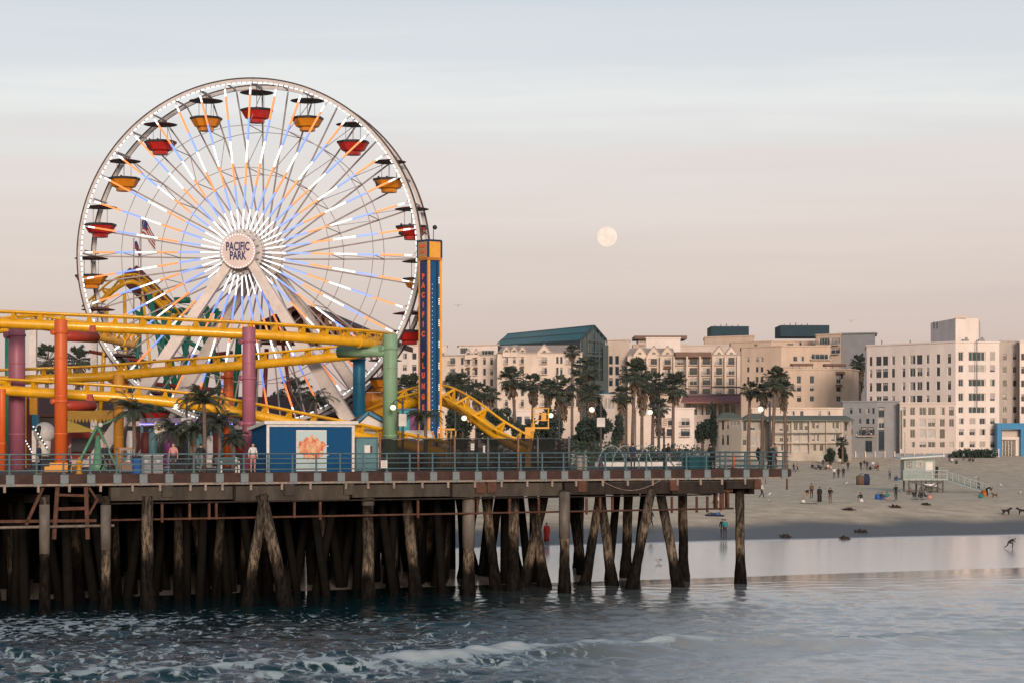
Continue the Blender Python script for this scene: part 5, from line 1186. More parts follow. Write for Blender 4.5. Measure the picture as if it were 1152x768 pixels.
def hip(parent, x0, x1, ye, yr, Y, dep, m, inset=4):
    a = P(x0, ye, Y); b_ = P(x1, ye, Y); zr_ = ZY(yr, Y+dep*.4); i_ = inset/F*Y
    v = [(a.x,Y-.6,a.z),(b_.x,Y-.6,a.z),(b_.x,Y+dep,a.z),(a.x,Y+dep,a.z),(a.x+i_,Y+dep*.4,zr_),(b_.x-i_,Y+dep*.4,zr_)]
    mb = MB(); mb.add(v, [(0,1,5,4),(1,2,5),(2,3,4,5),(3,0,4),(3,2,1,0)]); mb.box(((a.x+b_.x)/2,Y-.55,a.z-.1), (b_.x-a.x,.15,.3)); mb.build('roof', m, parent)
h1, _ = building('beach_house', 'cream beach house with twin grey-green hipped roofs behind the pier end', [(808.5,440),(834,436),(866,437)], 472, B_ivo,
    {0: grid([cw(813,3), cw(818.5,3)], [(472.5,483),(489,500)], 'd') + [(819.5,468,832,478,'l')], 1: grid([cw(838,3.6), cw(847,5.4), cw(856,5.4)], [(473.5,484)], ['d','c','w']) + grid([cw(838,4), cw(848,6), cw(858,6)], [(488.5,501)], ['c','C','C'])}, depth=10, cornice=0)
hip(h1, 806, 836, 470, 463.5, 438, 9, B_roofg, 9); hip(h1, 836, 868, 471, 464.5, 435.5, 9, B_roofg, 9)
h2, _ = building('beach_hotel', 'cream low beach hotel with a long green roof and three rows of windows', [(866.5,432),(948,431),(958,436)], 472, B_ivo,
    {0: grid([cw(869,3.8), cw(879,4), cw(885,4)], [(474,485),(488,497),(498,507)], ['d','w','d','d','w','w','d','w','w']) + grid([cw(895,4.4), cw(901,4), cw(907,4)], [(474.5,484)], ['t','c','w']) + grid([cw(896,6.6), cw(906,6.6)], [(488,496.5),(498.5,507)], ['l','l','l','l']) + grid([cw(915,3), cw(919.5,3)], [(474,482),(488,496)], 'c') + [(935,473.5,938.6,482,'c'),(939.8,473.5,943.6,482,'w'),(935,488,939,496,'c'),(940.5,488,944.5,496,'d'),(915,499,918,507,'w'),(922,499,926,507,'c'),(935,499,943,507,'l')],
     1: grid([cw(952,4)], [(475,484),(488,497)], 'd')}, depth=10, cornice=0)
hip(h2, 862, 961, 472, 467, 431, 9, B_roofg, 6)
for y_ in (486.2, 497.4): mb = MB(); pxbox(mb, 867, y_, 948, y_+.7, 430.2, .9); mb.build('string_course', N_dfr if y_ < 490 else B_crm, h2)
for q in (868,891,911,930,947): mb = MB(); pxbox(mb, q-.35, 473, q+.35, 509, 430.6, .5); mb.build('pilaster', B_crm, h2)
o, _ = building('flat_house', 'low flat-roofed cream house behind the green roof', [(846,452),(948,450)], 459.5, B_crm, {0: grid([cw(892,4), cw(902,3.6), cw(922,3), cw(932,4)], [(462,467)], ['d','d','c','c'])}, depth=8)
# tan stepped hotel
building('tan_hotel', 'tall tan stucco hotel with stepped terraces', [(834,556),(879,548),(934,550)], 389.5, B_tan,
    {0: grid([cw(841.5,2.8), cw(851.6,3.2), cw(857,3.4)], [(401.5,407.2),(412.6,418.4),(423.5,430),(446,452)], ['d','d','d']), 1: grid([cw(894.8,4.6), cw(902.4,4.6)], [(400.5,406.5)], 'w') + [(912,398,933,404.5,'pb')]}, depth=20)
building('tan_hotel_wing', 'lower tan hotel wing with small green windows and dark awnings', [(880,536),(958,538),(966,546)], 415.5, B_tan,
    {0: grid([cw(899,4.8), cw(913.6,4.8), cw(943.4,5)], [(422,431.5),(433.5,440),(445,451.5)], ['t','t','t','t','t','ta','t','t','t']) + [(941,419,949,426,'da')]}, depth=8)
o = thing('roof_pergola', 'dark roof pergolas on the tan hotel terrace', 'pergola', (*XY(903,541), ZY(415.5,536)))
mb = MB()
for x0, x1, y0, y1 in ((891,915,408.5,411),(928,952,408.8,411.5)): pxbox(mb, x0, y0, x1, y1, 540, 4)
mb.build('canopy', B_brwn, o)
for q in (892,899,907,914,929,937,945,951):
    mb = MB(); pxbox(mb, q-.3, 410, q+.3, 415.6, 540, .2); mb.build('post', N_dfr, o)
building('tan_upper_block', 'tan upper block with blank walls behind the stepped hotel', [(822,631),(868,622),(946,624)], 384, B_tan, {0: [(848,387,852,391,'d')], 1: [(885,386.5,893,389.5,'p'),(897,382,902,389,'d')]}, depth=20)
building('grey_louvred_block', 'grey flat-roofed block at the right of the stepped hotel', [(945,610),(984.5,606)], 375, B_dgr, {}, depth=18, ov=1.2)
building('balcony_block', 'apartment block with glazed balconies and red blinds beside the grey block', [(918,606),(946,600)], 376, B_tan, {0: grid([(921,933),(934,945)], [(380,388),(390.5,398)], ['pb','lb','db','cb'])}, depth=12)
building('tan_base_block', 'flat tan block carrying the left teal roof box', [(792.5,690),(848,680)], 378, B_tan, {}, depth=20)
for x0, x1, yt, yb, Y, lab in ((800,842.5,367,376.5,690,'left dark teal plant box on the roofs'),(878,933,365.8,375.5,660,'right dark teal plant box on the roofs')):
    o = thing('roof_plant_box', lab, 'plant box', (*XY((x0+x1)/2,Y), ZY(yb+3,Y))); mb = MB(); pxbox(mb, x0, yt, x1, yb+3, Y, 14); mb.build('louvre_screen', B_tealp, o)
    mb = MB()
    for i in range(5): q = x0+4+i*6.5; pxbox(mb, q, yt-1.2-(i % 3)*.8, q+.8, yt, Y+3, .5)
    mb.build('roof_aerials', N_dfr, o)
ob_, zt_ = building('brown_roof_block', 'flat block with a brown roof slab behind the middle hotel', [(712,690),(774,690)], 388, B_tan, {0: [(719,385.5,725,389,'d')]}, depth=18, roof_m=B_tan)
mb = MB(); pxbox(mb, 714, 377.5, 773, 381.2, 688, 16); mb.build('roof_slab', B_brwn, ob_); mb = MB(); pxbox(mb, 718, 381.2, 762, 388, 691, 10); mb.build('upper_storey', B_pnk, ob_)
building('white_box_block', 'plain white flat box roofed block above the middle hotel gables', [(727,665),(765.5,665)], 380.5, B_wht, {}, depth=12)
building('flat_cream_block', 'long flat cream block behind the gabled hotel', [(765,672),(835,668)], 388.5, B_pnk, {}, depth=12)
building('far_left_block', 'cream block seen between the sage column and the drop tower', [(448,640),(503,632)], 388, B_wht, {0: grid([cw(455,5), cw(466,5), cw(498,3.4)], [(397,404),(410,417),(424,431)], 'wdw')}, depth=14)
# middle hotel with dormer gables
bays = [cw(720,7), cw(735.6,7), cw(751,7), cw(765.4,8.6), cw(780,8.6), cw(794.6,8.6), cw(809,7), cw(822.8,7)]
ys4 = [(402,410.5),(413.4,421.8),(424.6,433.5),(436.5,443.5)]
kk = []
for r in range(4):
    for c in range(8): kk.append(('d' if (c+r) % 3 else 'c') + 'b' + ('a' if (c in (0,2) and r == 1) else ''))
m1, zt1 = building('gabled_hotel', 'cream hotel with dormer gables and balconies in the middle', [(706,622),(833.5,618)], 399.5, B_crm, {0: grid(bays, ys4, kk)}, depth=16, roof_m=B_stone)
def dormers(par, xs_, hw, ya, ye, Y, m, deep=3.2, round_win=True):
    for q in xs_:
        a = P(q-hw, ye, Y-.25); b_ = P(q+hw, ye, Y-.25); c = P(q, ya, Y-.25)
        mb = MB(); mb.prism([a+Vector((0,0,-1.2)), b_+Vector((0,0,-1.2)), b_, c, a], (0,deep,0)); d_ = mb.build('dormer', m, par)
        mb = MB()
        for e in (a, b_): mb.beam(e+Vector((0,-.1,.05)), c+Vector((0,-.1,.1)), .14, .28)
        for e in (a, b_): mb.prism([e+Vector((0,.0,.06)), c+Vector((0,.0,.06)), c+Vector((0,0,.2)), e+Vector((0,0,.2))], (0,deep+.2,0))
        mb.build('gable_roof', B_stone if m is not B_wht else B_pnk, d_)
        w0 = P(q-2.2, ye-.2, Y-.3); w1 = P(q+2.2, ye-.2, Y-.3); n = 8; r_ = (w1.x-w0.x)/2
        mb = MB(); mb.prism([(w0.x+r_+r_*math.cos(PI*i/n), Y-.32, w0.z+r_*1.1*math.sin(PI*i/n)) for i in range(n+1)], (0,.1,0)); mb.build('arch_window', N_glass, d_)
dormers(m1, (720,735.6,751,809,822.8), 7.2, 389.2, 398.5, 621, B_crm)
mb = MB(); pxbox(mb, 760, 395.8, 800.5, 401.5, 617.5, 5); mb.build('brown_pergola_roof', B_brwn, m1)
mb = MB(); a = P(700,400,628); b_ = P(762,391.5,634); mb.prism([P(706,399.5,622), P(760,399.5,621), P(757,391.5,627), P(710,391.5,627)], (0,6,0)); mb.build('tiled_roof', B_stone, m1)
for q in (713,728,743.5,758.4,773,787.6,802,816,830):
    mb = MB(); pxbox(mb, q-.9, 400.5, q+.9, 446, 617 if q > 760 else 619, 1.2); mb.build('pilaster', B_crm, m1)
# terrace under it
tr_, zt2 = building('hotel_terrace', 'hotel terrace pavilion with a faded red awning roof', [(770,596),(833,594)], 452, B_pnk, {0: grid([(772+i*7.2, 777.2+i*7.2) for i in range(8)], [(454,467)], ['d','t','d','c']) + grid([(784,800),(803,814)], [(474,482)], 'd')}, depth=14)
mb = MB(); mb.prism([P(766,453,588), P(841,453,586), P(839,444,594), P(769,444,596)], (0,.0,.35)); mb.build('awning_roof', B_salm, tr_)
mb = MB(); pxbox(mb, 766, 443, 842, 444.3, 593, .4); pxbox(mb, 800, 434.5, 842, 436, 600, .4); mb.build('terrace_rail', N_dfr, tr_)
building('white_terrace_block', 'white low block with deep square balconies behind the palms', [(716,520),(781,518)], 459.5, B_wht, {0: grid([(719,726.5),(738,746),(750,757),(766,776)], [(470,478.5),(482,490.5)], ['sb','db','sb','db','sb','sb','db','sb'])}, depth=12)
o = thing('pointed_dormer_house', 'small cream house with a pointed gable among the palm trunks', 'house', (*XY(723,512), 6)); gable(o, 715, 731, 723, 447, 461, 510, 512, 6, B_crm, B_stone, B_crm)
for q in (720.8, 725.2): link('window', WIN['s'], o, P(q-1.3, 467, 511.8)-wloc(o), 0, (2.4/F*512,1,1.9))
# cream wing left of it and the glass atrium
building('cream_wing', 'plain cream wing with paired dark windows right of the glass atrium', [(683,632),(708.5,628)], 382.5, B_crm, {0: grid([cw(687,4.6), cw(694,4.4)], [(400,409.5),(412,421.5),(425,434)], 's')}, depth=14)
at_ = thing('glass_atrium', 'long teal roofed glass atrium with a dark gabled end', 'atrium', (*XY(655,604), 7))
T_teal = mat('teal_metal_roof', (.008,.10,.13), .55, .15, .3, stretch=(1,1,1)); T_dark = mat('dark_teal_steel', (.008,.026,.032), .5, .2, 1); T_gl = mat('pale_sky_glass', (.055,.085,.095), .12, .35, .25, spec=.8)
Lb_, Rb_, Ap = P(653,383.5,604), P(682,383,608), P(668.5,367.5,605)
axis = (P(557,389.5,690)-Lb_); ApB = P(571,377,690); RbB = Rb_ + axis
mb = MB(); mb.prism([Lb_, Ap, ApB, Lb_+axis], Vector((0,0,.3))); mb.prism([Ap, Rb_, RbB, ApB], Vector((0,0,.3)))
rf = mb.build('roof', T_teal, at_)
mb = MB()
for i in range(40):
    f = i/39; p = Lb_.lerp(Lb_+axis, f)+Vector((0,-.02,.36)); q = Ap.lerp(ApB, f)+Vector((0,-.02,.36)); mb.beam(p, q, .12, .12)
for g_ in (.0,.5,1.0): mb.beam(Lb_.lerp(Ap, g_)+Vector((0,-.05,.4)), (Lb_+axis).lerp(ApB, g_)+Vector((0,-.05,.4)), .35, .2)
o2 = mb.build('roof_ribs', mat('teal_roof_ribs', (.02,.10,.125), .4, .1, 1), rf); tag(o2, kind='stuff')
mb = MB(); zb_ = 7; mb.prism([Vector((Lb_.x+.2,Lb_.y+.1,zb_)), Vector((Rb_.x-.2,Rb_.y+.1,zb_)), Rb_+Vector((-.2,.1,0)), Ap+Vector((0,.1,-.2)), Lb_+Vector((.2,.1,0))], (0,1,0)); mb.build('gable_glass', T_gl, at_)
mb = MB(); e0 = Lb_+Vector((0,.3,-.1)); mb.prism([e0, e0+axis, e0+axis+Vector((0,0,-2.6)), e0+Vector((0,0,-2.6))], (0,.5,0)); mb.build('eave_band', T_dark, at_)
mb = MB()
for f in np.linspace(0,1,8):
    x = Lb_.x+(Rb_.x-Lb_.x)*f; top_ = Lb_.z + (Ap.z-Lb_.z)*max(0, 1-abs(f-.53)/.5)*1.0; mb.beam((x,Lb_.y-.08,zb_), (x,Lb_.y-.08,max(Lb_.z, top_)-.1), .22 if f not in (0,1) else .9, .2)
for z in (383.3, 396, 400, 415, 430): zz_ = ZY(z,604); mb.beam((Lb_.x,Lb_.y-.12,zz_), (Rb_.x,Lb_.y-.12,zz_), .2, .5 if z in (383.3,400) else .2)
for e in (Lb_,Rb_): mb.beam(e+Vector((0,-.15,.1)), Ap+Vector((0,-.15,.1)), .3, .7)
mb.build('steel_frame', T_dark, at_)
# dark side bays of the atrium
mb = MB(); pxbox(mb, 655, 428, 684, 470, 602, 1.2); pxbox(mb, 655, 384, 660, 430, 602.5, 1); pxbox(mb, 678.5, 388, 684.5, 450, 602.5, 1.5); mb.build('side_bay', T_dark, at_)
# left hotel wing
rowsW = [(401,409),(413,421),(425,433),(437,445),(449,457)]
wl = [cw(569.8,3.2), cw(578.5,3.2), cw(587.7,3.2), cw(612.3,6.2), cw(627,2.6), cw(631.5,2.6), cw(642,7.5), cw(650.5,5)]
kk = []
for r in range(5):
    for c in range(8): kk.append('dba' if c in (0,1,2) and r == 1 else ('cb' if c == 3 else ('s' if c in (4,5) else ('d' if (c+r) % 2 else 'db'))))
lw, _ = building('gabled_wing', 'cream hotel wing with three small gables below the teal roof', [(559.5,590),(655,586)], 397, B_crm, {0: grid(wl, rowsW, kk)}, depth=14, roof_m=B_stone)
dormers(lw, (569.8,578.5,587.7), 4.4, 389, 396, 589, B_crm); dormers(lw, (612.3,), 8, 387.5, 396.5, 588, B_crm)
mb = MB(); mb.prism([P(560,396.5,589), P(654,396,588), P(648,388,594), P(566,388.5,595)], (0,4,0)); mb.build('tiled_roof', B_stone, lw)
wl2 = [cw(509,6.2), cw(520,3), cw(527,3.2), cw(535.5,3.2), cw(545,3), cw(553,3.2)]
kk = []
for r in range(5):
    for c in range(6): kk.append('dba' if c in (2,3) and r in (0,1) else ('pb' if c == 0 else 'd'))
lw2, _ = building('rear_gabled_wing', 'cream hotel wing with two small gables, farthest left of the hotel', [(496,612),(559.3,606)], 399.5, B_crm, {0: grid(wl2, [(402,410),(414,422),(426,434),(438,446),(450,458)], kk)}, depth=14, roof_m=B_stone)
dormers(lw2, (527,535.5), 4.2, 392.5, 399, 608, B_crm)
building('penthouse_block', 'cream penthouse block on the roof behind the two small gables', [(516,650),(560,646)], 388, B_wht, {0: [(517,391,526,398,'p'),(541,394,556,399,'pb')]}, depth=12, roof_m=B_crm, ov=.8)
# low pale shop strip and glass pavilion at the foot of the atrium
building('glass_pavilion', 'small glazed pavilion with a blue roof under the glass atrium', [(674,540),(692,538)], 442, B_pnk, {0: grid([(675+i*4.2, 678.4+i*4.2) for i in range(4)], [(447,460)], ['C','l','C','l'])}, depth=8, roof_m=K_blu)
building('cream_shopfront', 'low cream shop row behind the yellow track', [(560,520),(600,518)], 462, B_wht, {0: grid([(563+i*9, 569+i*9) for i in range(4)], [(468,476)], 'd')}, depth=8)

# ------------------------------------------------------------------ trees
def foliage(name, c1, c2):
    m = bpy.data.materials.new(name); m.use_nodes = True; t = m.node_tree; b = t.nodes['Principled BSDF']
    tcn = nd(t, 'ShaderNodeTexCoord'); n = nd(t, 'ShaderNodeTexNoise', Scale=1.3, Detail=5.0, Roughness=.7); t.links.new(tcn.outputs['Object'], n.inputs['Vector'])
    r = nd(t, 'ShaderNodeValToRGB'); r.color_ramp.elements[0].position = .32; r.color_ramp.elements[1].position = .68; r.color_ramp.elements[0].color = c1+(1,); r.color_ramp.elements[1].color = c2+(1,)
    t.links.new(n.outputs[0], r.inputs[0]); t.links.new(r.outputs[0], b.inputs['Base Color']); b.inputs['Roughness'].default_value = .65; return m
V_palm = foliage('palm_fronds', (.020,.030,.022), (.055,.065,.040)); V_dead = foliage('dead_palm_fronds', (.07,.05,.035), (.15,.105,.075)); V_trunk = mat('palm_trunk_bark', (.135,.095,.075), .9, .35, 1.2, stretch=(1,1,5), bump=.5, bscale=6)
V_tree = foliage('dark_tree_leaves', (.013,.022,.018), (.040,.055,.038)); V_hedge = foliage('hedge_leaves', (.015,.03,.02), (.045,.065,.04)); V_bark = mat('tree_bark', (.08,.06,.05), .9, .3, 2)
def fan_palm_meshes(seed, H, crown_r, skirt):
    r = random.Random(seed); tr = MB(); pts = []; bx_, by_ = r.uniform(-.6,.6), r.uniform(-.3,.3)
    for i in range(11): f = i/10; pts.append((bx_*f*f, by_*f*f, H*f))
    tr.path(pts, [.42 if i == 0 else .30-.10*i/10 for i in range(11)], 9)
    c = Vector(pts[-1]); cr = MB()
    for k in range(74):
        az = r.uniform(0, 2*PI); el_ = math.asin(r.uniform(-.55, 1)); d = Vector((math.cos(az)*math.cos(el_), math.sin(az)*math.cos(el_), math.sin(el_)))
        L = crown_r*r.uniform(.45,.72); p = c + d*L + Vector((0,0,-.16*L*(1-abs(d.z)))); cr.beam(c + d*.2, p, .05, .03)
        sd = d.cross(Vector((0,0,1))).normalized() if abs(d.z) < .97 else Vector((1,0,0)); up = sd.cross(d); nb = 9
        for j in range(nb):
            a = (j/(nb-1)-.5)*2.5; dr = d*math.cos(a)+sd*math.sin(a); l = crown_r*r.uniform(.36,.50)*(1-.25*abs(a)/1.25)
            m1_ = p + dr*l*.6 + up*.06; tip = p + dr*l - Vector((0,0,.30*l+.15*r.random())); w_ = dr.cross(up).normalized()*l*.10
            cr.add([p, m1_-w_, m1_+w_, tip], [(0,1,2),(1,3,2)])
    sk_ = MB()
    for k in range(int(90*skirt)):
        az = r.uniform(0, 2*PI); z0_ = r.uniform(0, 1); o = Vector((math.cos(az), math.sin(az), 0)); b_ = c - Vector((0,0,.2+z0_*crown_r*1.1*skirt)); e = b_ + o*r.uniform(.5,1.05)*crown_r*.46*(1-.35*z0_) - Vector((0,0,r.uniform(.6,1.3)))
        s_ = o.cross(Vector((0,0,1)))*r.uniform(.15,.35); sk_.add([b_+o*.15, e-s_, e+s_, e-Vector((0,0,.35))+s_*.3], [(0,1,3),(0,3,2)])
    return tr.mesh('trunk', V_trunk), cr.mesh('crown', V_palm), (sk_.mesh('dead_fronds', V_dead) if sk_.v else None)
PALMV = [fan_palm_meshes(21, 12, 2.3, 1.1), fan_palm_meshes(22, 12, 2.5, .5), fan_palm_meshes(23, 12, 2.1, 1.5), fan_palm_meshes(24, 12, 2.4, .8), fan_palm_meshes(25, 12, 2.2, .3)]
def palm(px, yc, Y, var, label, cs=1.0, zb=None, group='fan palms along the shore'):
    x = XY(px, Y)[0]; z0_ = float(hgt(np.array(x), np.array(float(Y)))) if zb is None else zb
    H = ZY(yc, Y) - z0_; o = thing('palm_tree', label, 'palm tree', (x, Y, z0_-.15), rk.uniform(0,6), group)
    tr, cr, sk_ = PALMV[var]; s_ = H/12; 
    t_ = link('trunk', tr, o, (0,0,0), 0, (max(.8, min(1.25, s_)),)*2+(s_,)); top_ = Vector(tr.vertices[-5].co)
    sx_ = max(.8, min(1.25, s_))
    off = Vector((0,0,12))
    cx_ = np.mean([v.co.x for v in tr.vertices[-9:]]); cy_ = np.mean([v.co.y for v in tr.vertices[-9:]])
    for nm, me in (('crown', cr), ('dead_fronds', sk_)):
        if me is None: continue
        link(nm, me, o, (cx_*sx_*(1)-cx_*cs, cy_*sx_-cy_*cs, 12*s_-12*cs), 0, (cs,cs,cs))
PL = [(507,431,440,0,1.0,'behind the yellow track hump, first right of the drop tower'),(524,431,430,1,1.0,'low beside the yellow track hump, before the two-gabled wing'),(536,440,400,3,.9,'short, above the foot of the yellow track'),(553,443,410,4,.9,'short, left of the boom lift'),(580,426,420,1,1.15,'before the three small gables'),(599,431,415,3,1.0,'straight above the yellow lift basket'),(613,435,430,2,.9,'just right of the lift basket, with a thin crown'),(629,438,400,0,1.25,'broad and shaggy, left of the glass atrium'),(643.5,395,500,4,.85,'tall and slender against the cream wing'),(654,432,430,2,.95,'with a long dead skirt, left of the atrium end'),(662,414,440,1,1.15,'dark and full before the glass atrium'),(668,441,390,2,1.0,'shaggy, beside the brown lamp post'),(700,444,395,3,.9,'low, left of the tall middle palm'),(711.5,418,400,1,1.2,'tall middle palm with a bare brown trunk'),(722,432,410,0,1.05,'leaning into the tall middle palm'),(734,430,420,3,1.1,'behind the beige sign, left of a pair'),(741,456,370,2,.9,'short and shaggy beside the lit globe by the beige sign'),(757,433,405,1,1.15,'right of the beige sign'),(842,437,400,4,.8,'thin, left of the tall trio'),(857,440,395,3,.75,'small, inside the tall trio'),(869,425,390,1,1.0,'tallest of the tall trio near the pier end'),(884,436,400,0,.9,'right of the tall trio, before the tan wing'),(967,408,560,0,1.1,'before the grey flat-roofed block')]
for px, yc, Y, var, cs, where in PL: palm(px, yc, Y, var, 'fan palm '+where, cs*1.14)
for px, yc, Y, var, cs, where in ((49,404,300,1,1.1,'fan palm in the gap left of the orange column'),(88,403,310,0,1.0,'fan palm in the gap right of the orange column'),(146,398,300,4,1.1,'fan palm seen through the lower left of the wheel'),(330,440,260,3,1.0,'fan palm behind the right leg of the wheel'),(458,436,240,1,.9,'fan palm between the sage column and the drop tower'),(446,450,250,0,.9,'low fan palm close behind the sage column')):
    palm(px, yc, Y, var, where, cs, zb=3.2, group='fan palms behind the rides')
palm(948,496,424,4,'small fan palm before the green-roofed beach hotel',.62)
# small feather palms on the deck
def deck_palm(px, v, yc, label, n=26, L=2.0, seed=0):
    r = random.Random(seed); p = D(px, v); H = ZY(yc, p.y) - ZD; o = thing('feather_palm', label, 'palm', p, 0, 'feather palms on the deck')
    tr = MB(); tr.path([(0,0,0),(.06,.03,H*.5),(.02,0,H)], [.16,.12,.10], 8); tr.build('trunk', V_trunk, o, world=False)
    cr = MB(); c = Vector((.02,0,H))
    for k in range(n):
        az = r.uniform(0, 2*PI); up = r.uniform(.1, 1.25); l = L*r.uniform(.7,1.1); prev = c; dv = Vector((math.cos(az)*math.cos(up), math.sin(az)*math.cos(up), math.sin(up))); sd = dv.cross(Vector((0,0,1))).normalized(); step = l/8
        for j in range(8):
            nx = prev + dv*step; dv = (dv + Vector((0,0,-.22))).normalized(); cr.beam(prev, nx, .03, .02)
            for s_ in (-1,1):
                for h_ in (0,.5):
                    b_ = prev.lerp(nx, h_); q = b_ + sd*s_*.34*(1-.07*j)*r.uniform(.7,1.1) + dv*.22 - Vector((0,0,.12)); w_ = dv*.045
                    cr.add([b_-w_, b_+w_, q], [(0,1,2)])
            prev = nx
    cr.build('crown', V_palm, o, world=False)
for i, a in enumerate(((150,3.5,463,'feather palm right of the amber column under the track',44,1.8),(229,3.2,452,'tall feather palm right of the lamp banner',44,2.0),(246,4.5,476,'low feather palm left of the small orange column',30,1.6),(218,5,484,'low feather palm beside the lamp banner',30,1.5),(262,7,494,'lowest feather palm beside the purple column',26,1.1),(195,6,486,'feather palm behind the trash bins',36,1.6),(355,16,450,'feather palm behind the blue booth roof',18,1.8),(478,12,468,'feather palm behind the white ride car',20,1.6))): deck_palm(a[0], a[1], a[2], a[3], a[4], a[5], i)
def leafy(mb, c, rad, n, r, size):
    for k in range(n):
        d = Vector((r.gauss(0,1), r.gauss(0,1), r.gauss(0,1))).normalized(); p = c + Vector((d.x*rad[0], d.y*rad[1], d.z*rad[2]))*r.uniform(.62,1.05)
        a = Vector((r.gauss(0,1), r.gauss(0,1), r.gauss(0,1))).normalized(); b_ = a.orthogonal().normalized(); s_ = size*r.uniform(.6,1.3); mb.add([p-a*s_, p-b_*s_*.6, p+a*s_, p+b_*s_*.6], [(0,1,2,3)])
def tree(px0, px1, y0, y1, Y, label, seed, m=None, blobs=7, name='broadleaf_tree', group='dark trees along the shore', size=.42):
    r = random.Random(seed); cx_ = (px0+px1)/2; x = XY(cx_, Y)[0]; z0_ = float(hgt(np.array(x), np.array(float(Y)))); zt = ZY(y0, Y); zl = max(z0_+.3, ZY(y1, Y)); wx = (px1-px0)/2/F*Y; hz_ = (zt-zl)/2
    o = thing(name, label, 'tree', (x, Y, z0_-.1), 0, group); tr = MB(); tr.path([(0,0,0),(.1,0,zl-z0_+hz_*.6),(.0,.1,zl-z0_+hz_*1.3)], [.32,.24,.1], 8)
    cr = MB(); c0 = Vector((0,0,zl-z0_+hz_))
    for k in range(blobs):
        f = Vector((r.uniform(-.62,.62)*wx, r.uniform(-.6,.6)*wx, r.uniform(-.55,.6)*hz_)); c = c0+f; tr.beam(c0-Vector((0,0,hz_*.6)), c, .1, .1)
        leafy(cr, c, (wx*.48, wx*.48, hz_*.5), int(330*max(.4, min(2, wx/4))), r, size)
    tr.build('trunk', V_bark, o, world=False); cr.build('crown', m or V_tree, o, world=False)
TL = [(500,540,448,505,385,'low and wide behind the foot of the yellow track'),(536,580,452,505,375,'left of the boom lift'),(575,606,462,505,365,'directly behind the boom lift basket'),(600,640,458,505,380,'below the broad shaggy palm'),(640,690,468,505,370,'around the brown lamp post'),(686,705,462,503,385,'left of the bare palm trunk'),(778,802,462,502,420,'round, right of the white terrace block'),(660,684,447,480,430,'below the glass atrium'),(943,953,500,518,425,'small, at the corner of the green-roofed hotel'),(928,940,504,518,420,'squat, before the green-roofed hotel'),(850,860,502,519,400,'squat, behind the pier corner'),(960,975,415,450,565,'dark, below the palm before the grey block')]
for i, a in enumerate(TL): tree(*a[:5], 'dark leafy tree '+a[5], 40+i, blobs=6 if a[1]-a[0] > 20 else 4)
tree(799,807,452,508,418,'narrow dark columnar cypress above the person in black',77,blobs=9,name='cypress',size=.3)
for i, (a, b_, y0, y1, Y, lab) in enumerate(((120,200,440,500,235,'far left, under the wheel rim'),(20,80,445,500,240,'behind the purple and orange columns'),(300,345,440,500,235,'behind the right wheel leg'),(346,420,446,505,238,'behind the blue column'),(436,472,452,505,240,'left of the drop tower'),(200,262,452,500,236,'behind the violet light strip'),(262,302,450,500,238,'behind the purple column'))): tree(a, b_, y0, y1, Y, 'dark leafy tree behind the rides, '+lab, 90+i, blobs=8)
for i, (a, b_, y0, Y, lab) in enumerate(((560,700,494,350,'long clipped hedge behind the black fence'),(676,792,500,360,'dark hedge behind the steel hoops'),(1076,1124,504.5,449,'dark hedge at the foot of the white block'))):
    o = thing('hedge', lab, 'hedge', (*XY((a+b_)/2, Y), float(hgt(np.array(XY((a+b_)/2, Y)[0]), np.array(float(Y)))))); zz_ = wloc(o).z; h_ = ZY(y0, Y)-zz_; wx = (b_-a)/F*Y; r = random.Random(i); cr = MB()
    for k in range(int(wx/1.2)): leafy(cr, Vector((-wx/2+k*1.2+r.uniform(-.4,.4), r.uniform(-.8,.8), h_*.5+r.uniform(-.2,.2))), (1.2,1.2,max(.6,h_*.55)), 130, r, .3)
    cr.build('leaves', V_hedge, o, world=False)
# parked cars on the lot behind the pier end
car_glass = N_glass; tyre = mat('black_tyre', (.02,.02,.02), .8)
def car(px, py, Y, col, label, rz=0, van=False):
    x = XY(px, Y)[0]; z = float(hgt(np.array(x), np.array(float(Y)))); m = mat('car_paint_%d' % int(col[0]*1000+col[1]*100), col, .25, .05, 1, coat=.6)
    o = thing('parked_car', label, 'car', (x, Y, z), rz, 'cars parked behind the beach'); h_ = 1.9 if van else 1.42
    pr = [(-2.2,.3),(2.2,.3),(2.25,.7),(1.3,.88),(.75,h_),(-1.3 if not van else -2.1,h_),(-1.95,.95),(-2.25,.85)]
    mb = MB(); mb.prism([(a,-.86,b_) for a, b_ in pr], (0,1.72,0)); mb.build('body', m, o, world=False)
    mb = MB(); gp_ = [(1.1,.92),(.7,h_-.12),(-1.2,h_-.12),(-1.7,.95)]; mb.prism([(a,-.875,b_) for a, b_ in gp_], (0,.02,0)); mb.build('side_window', car_glass, o, world=False)
    for a in (-1.4,1.4):
        for b_ in (-.8,.8): mb = MB(); mb.tube((a,b_-.1,.33), (a,b_+.1,.33), .33, n=14); mb.build('wheel', tyre, o, world=False)
for a in ((694,0,380,(.55,.53,.5),'white car parked left of the hoops behind the railing',0,True),(716,0,395,(.35,.35,.36),'silver car parked behind the steel hoops'),(742,0,385,(.6,.56,.52),'cream van parked below the beige sign',0,True),(764,0,390,(.05,.07,.1),'dark blue car parked behind the teal chest'),(818,0,372,(.10,.12,.13),'dark grey van parked left of the delineator',0,True),(846,0,380,(.02,.12,.16),'teal car parked near the pier corner')): car(*a)
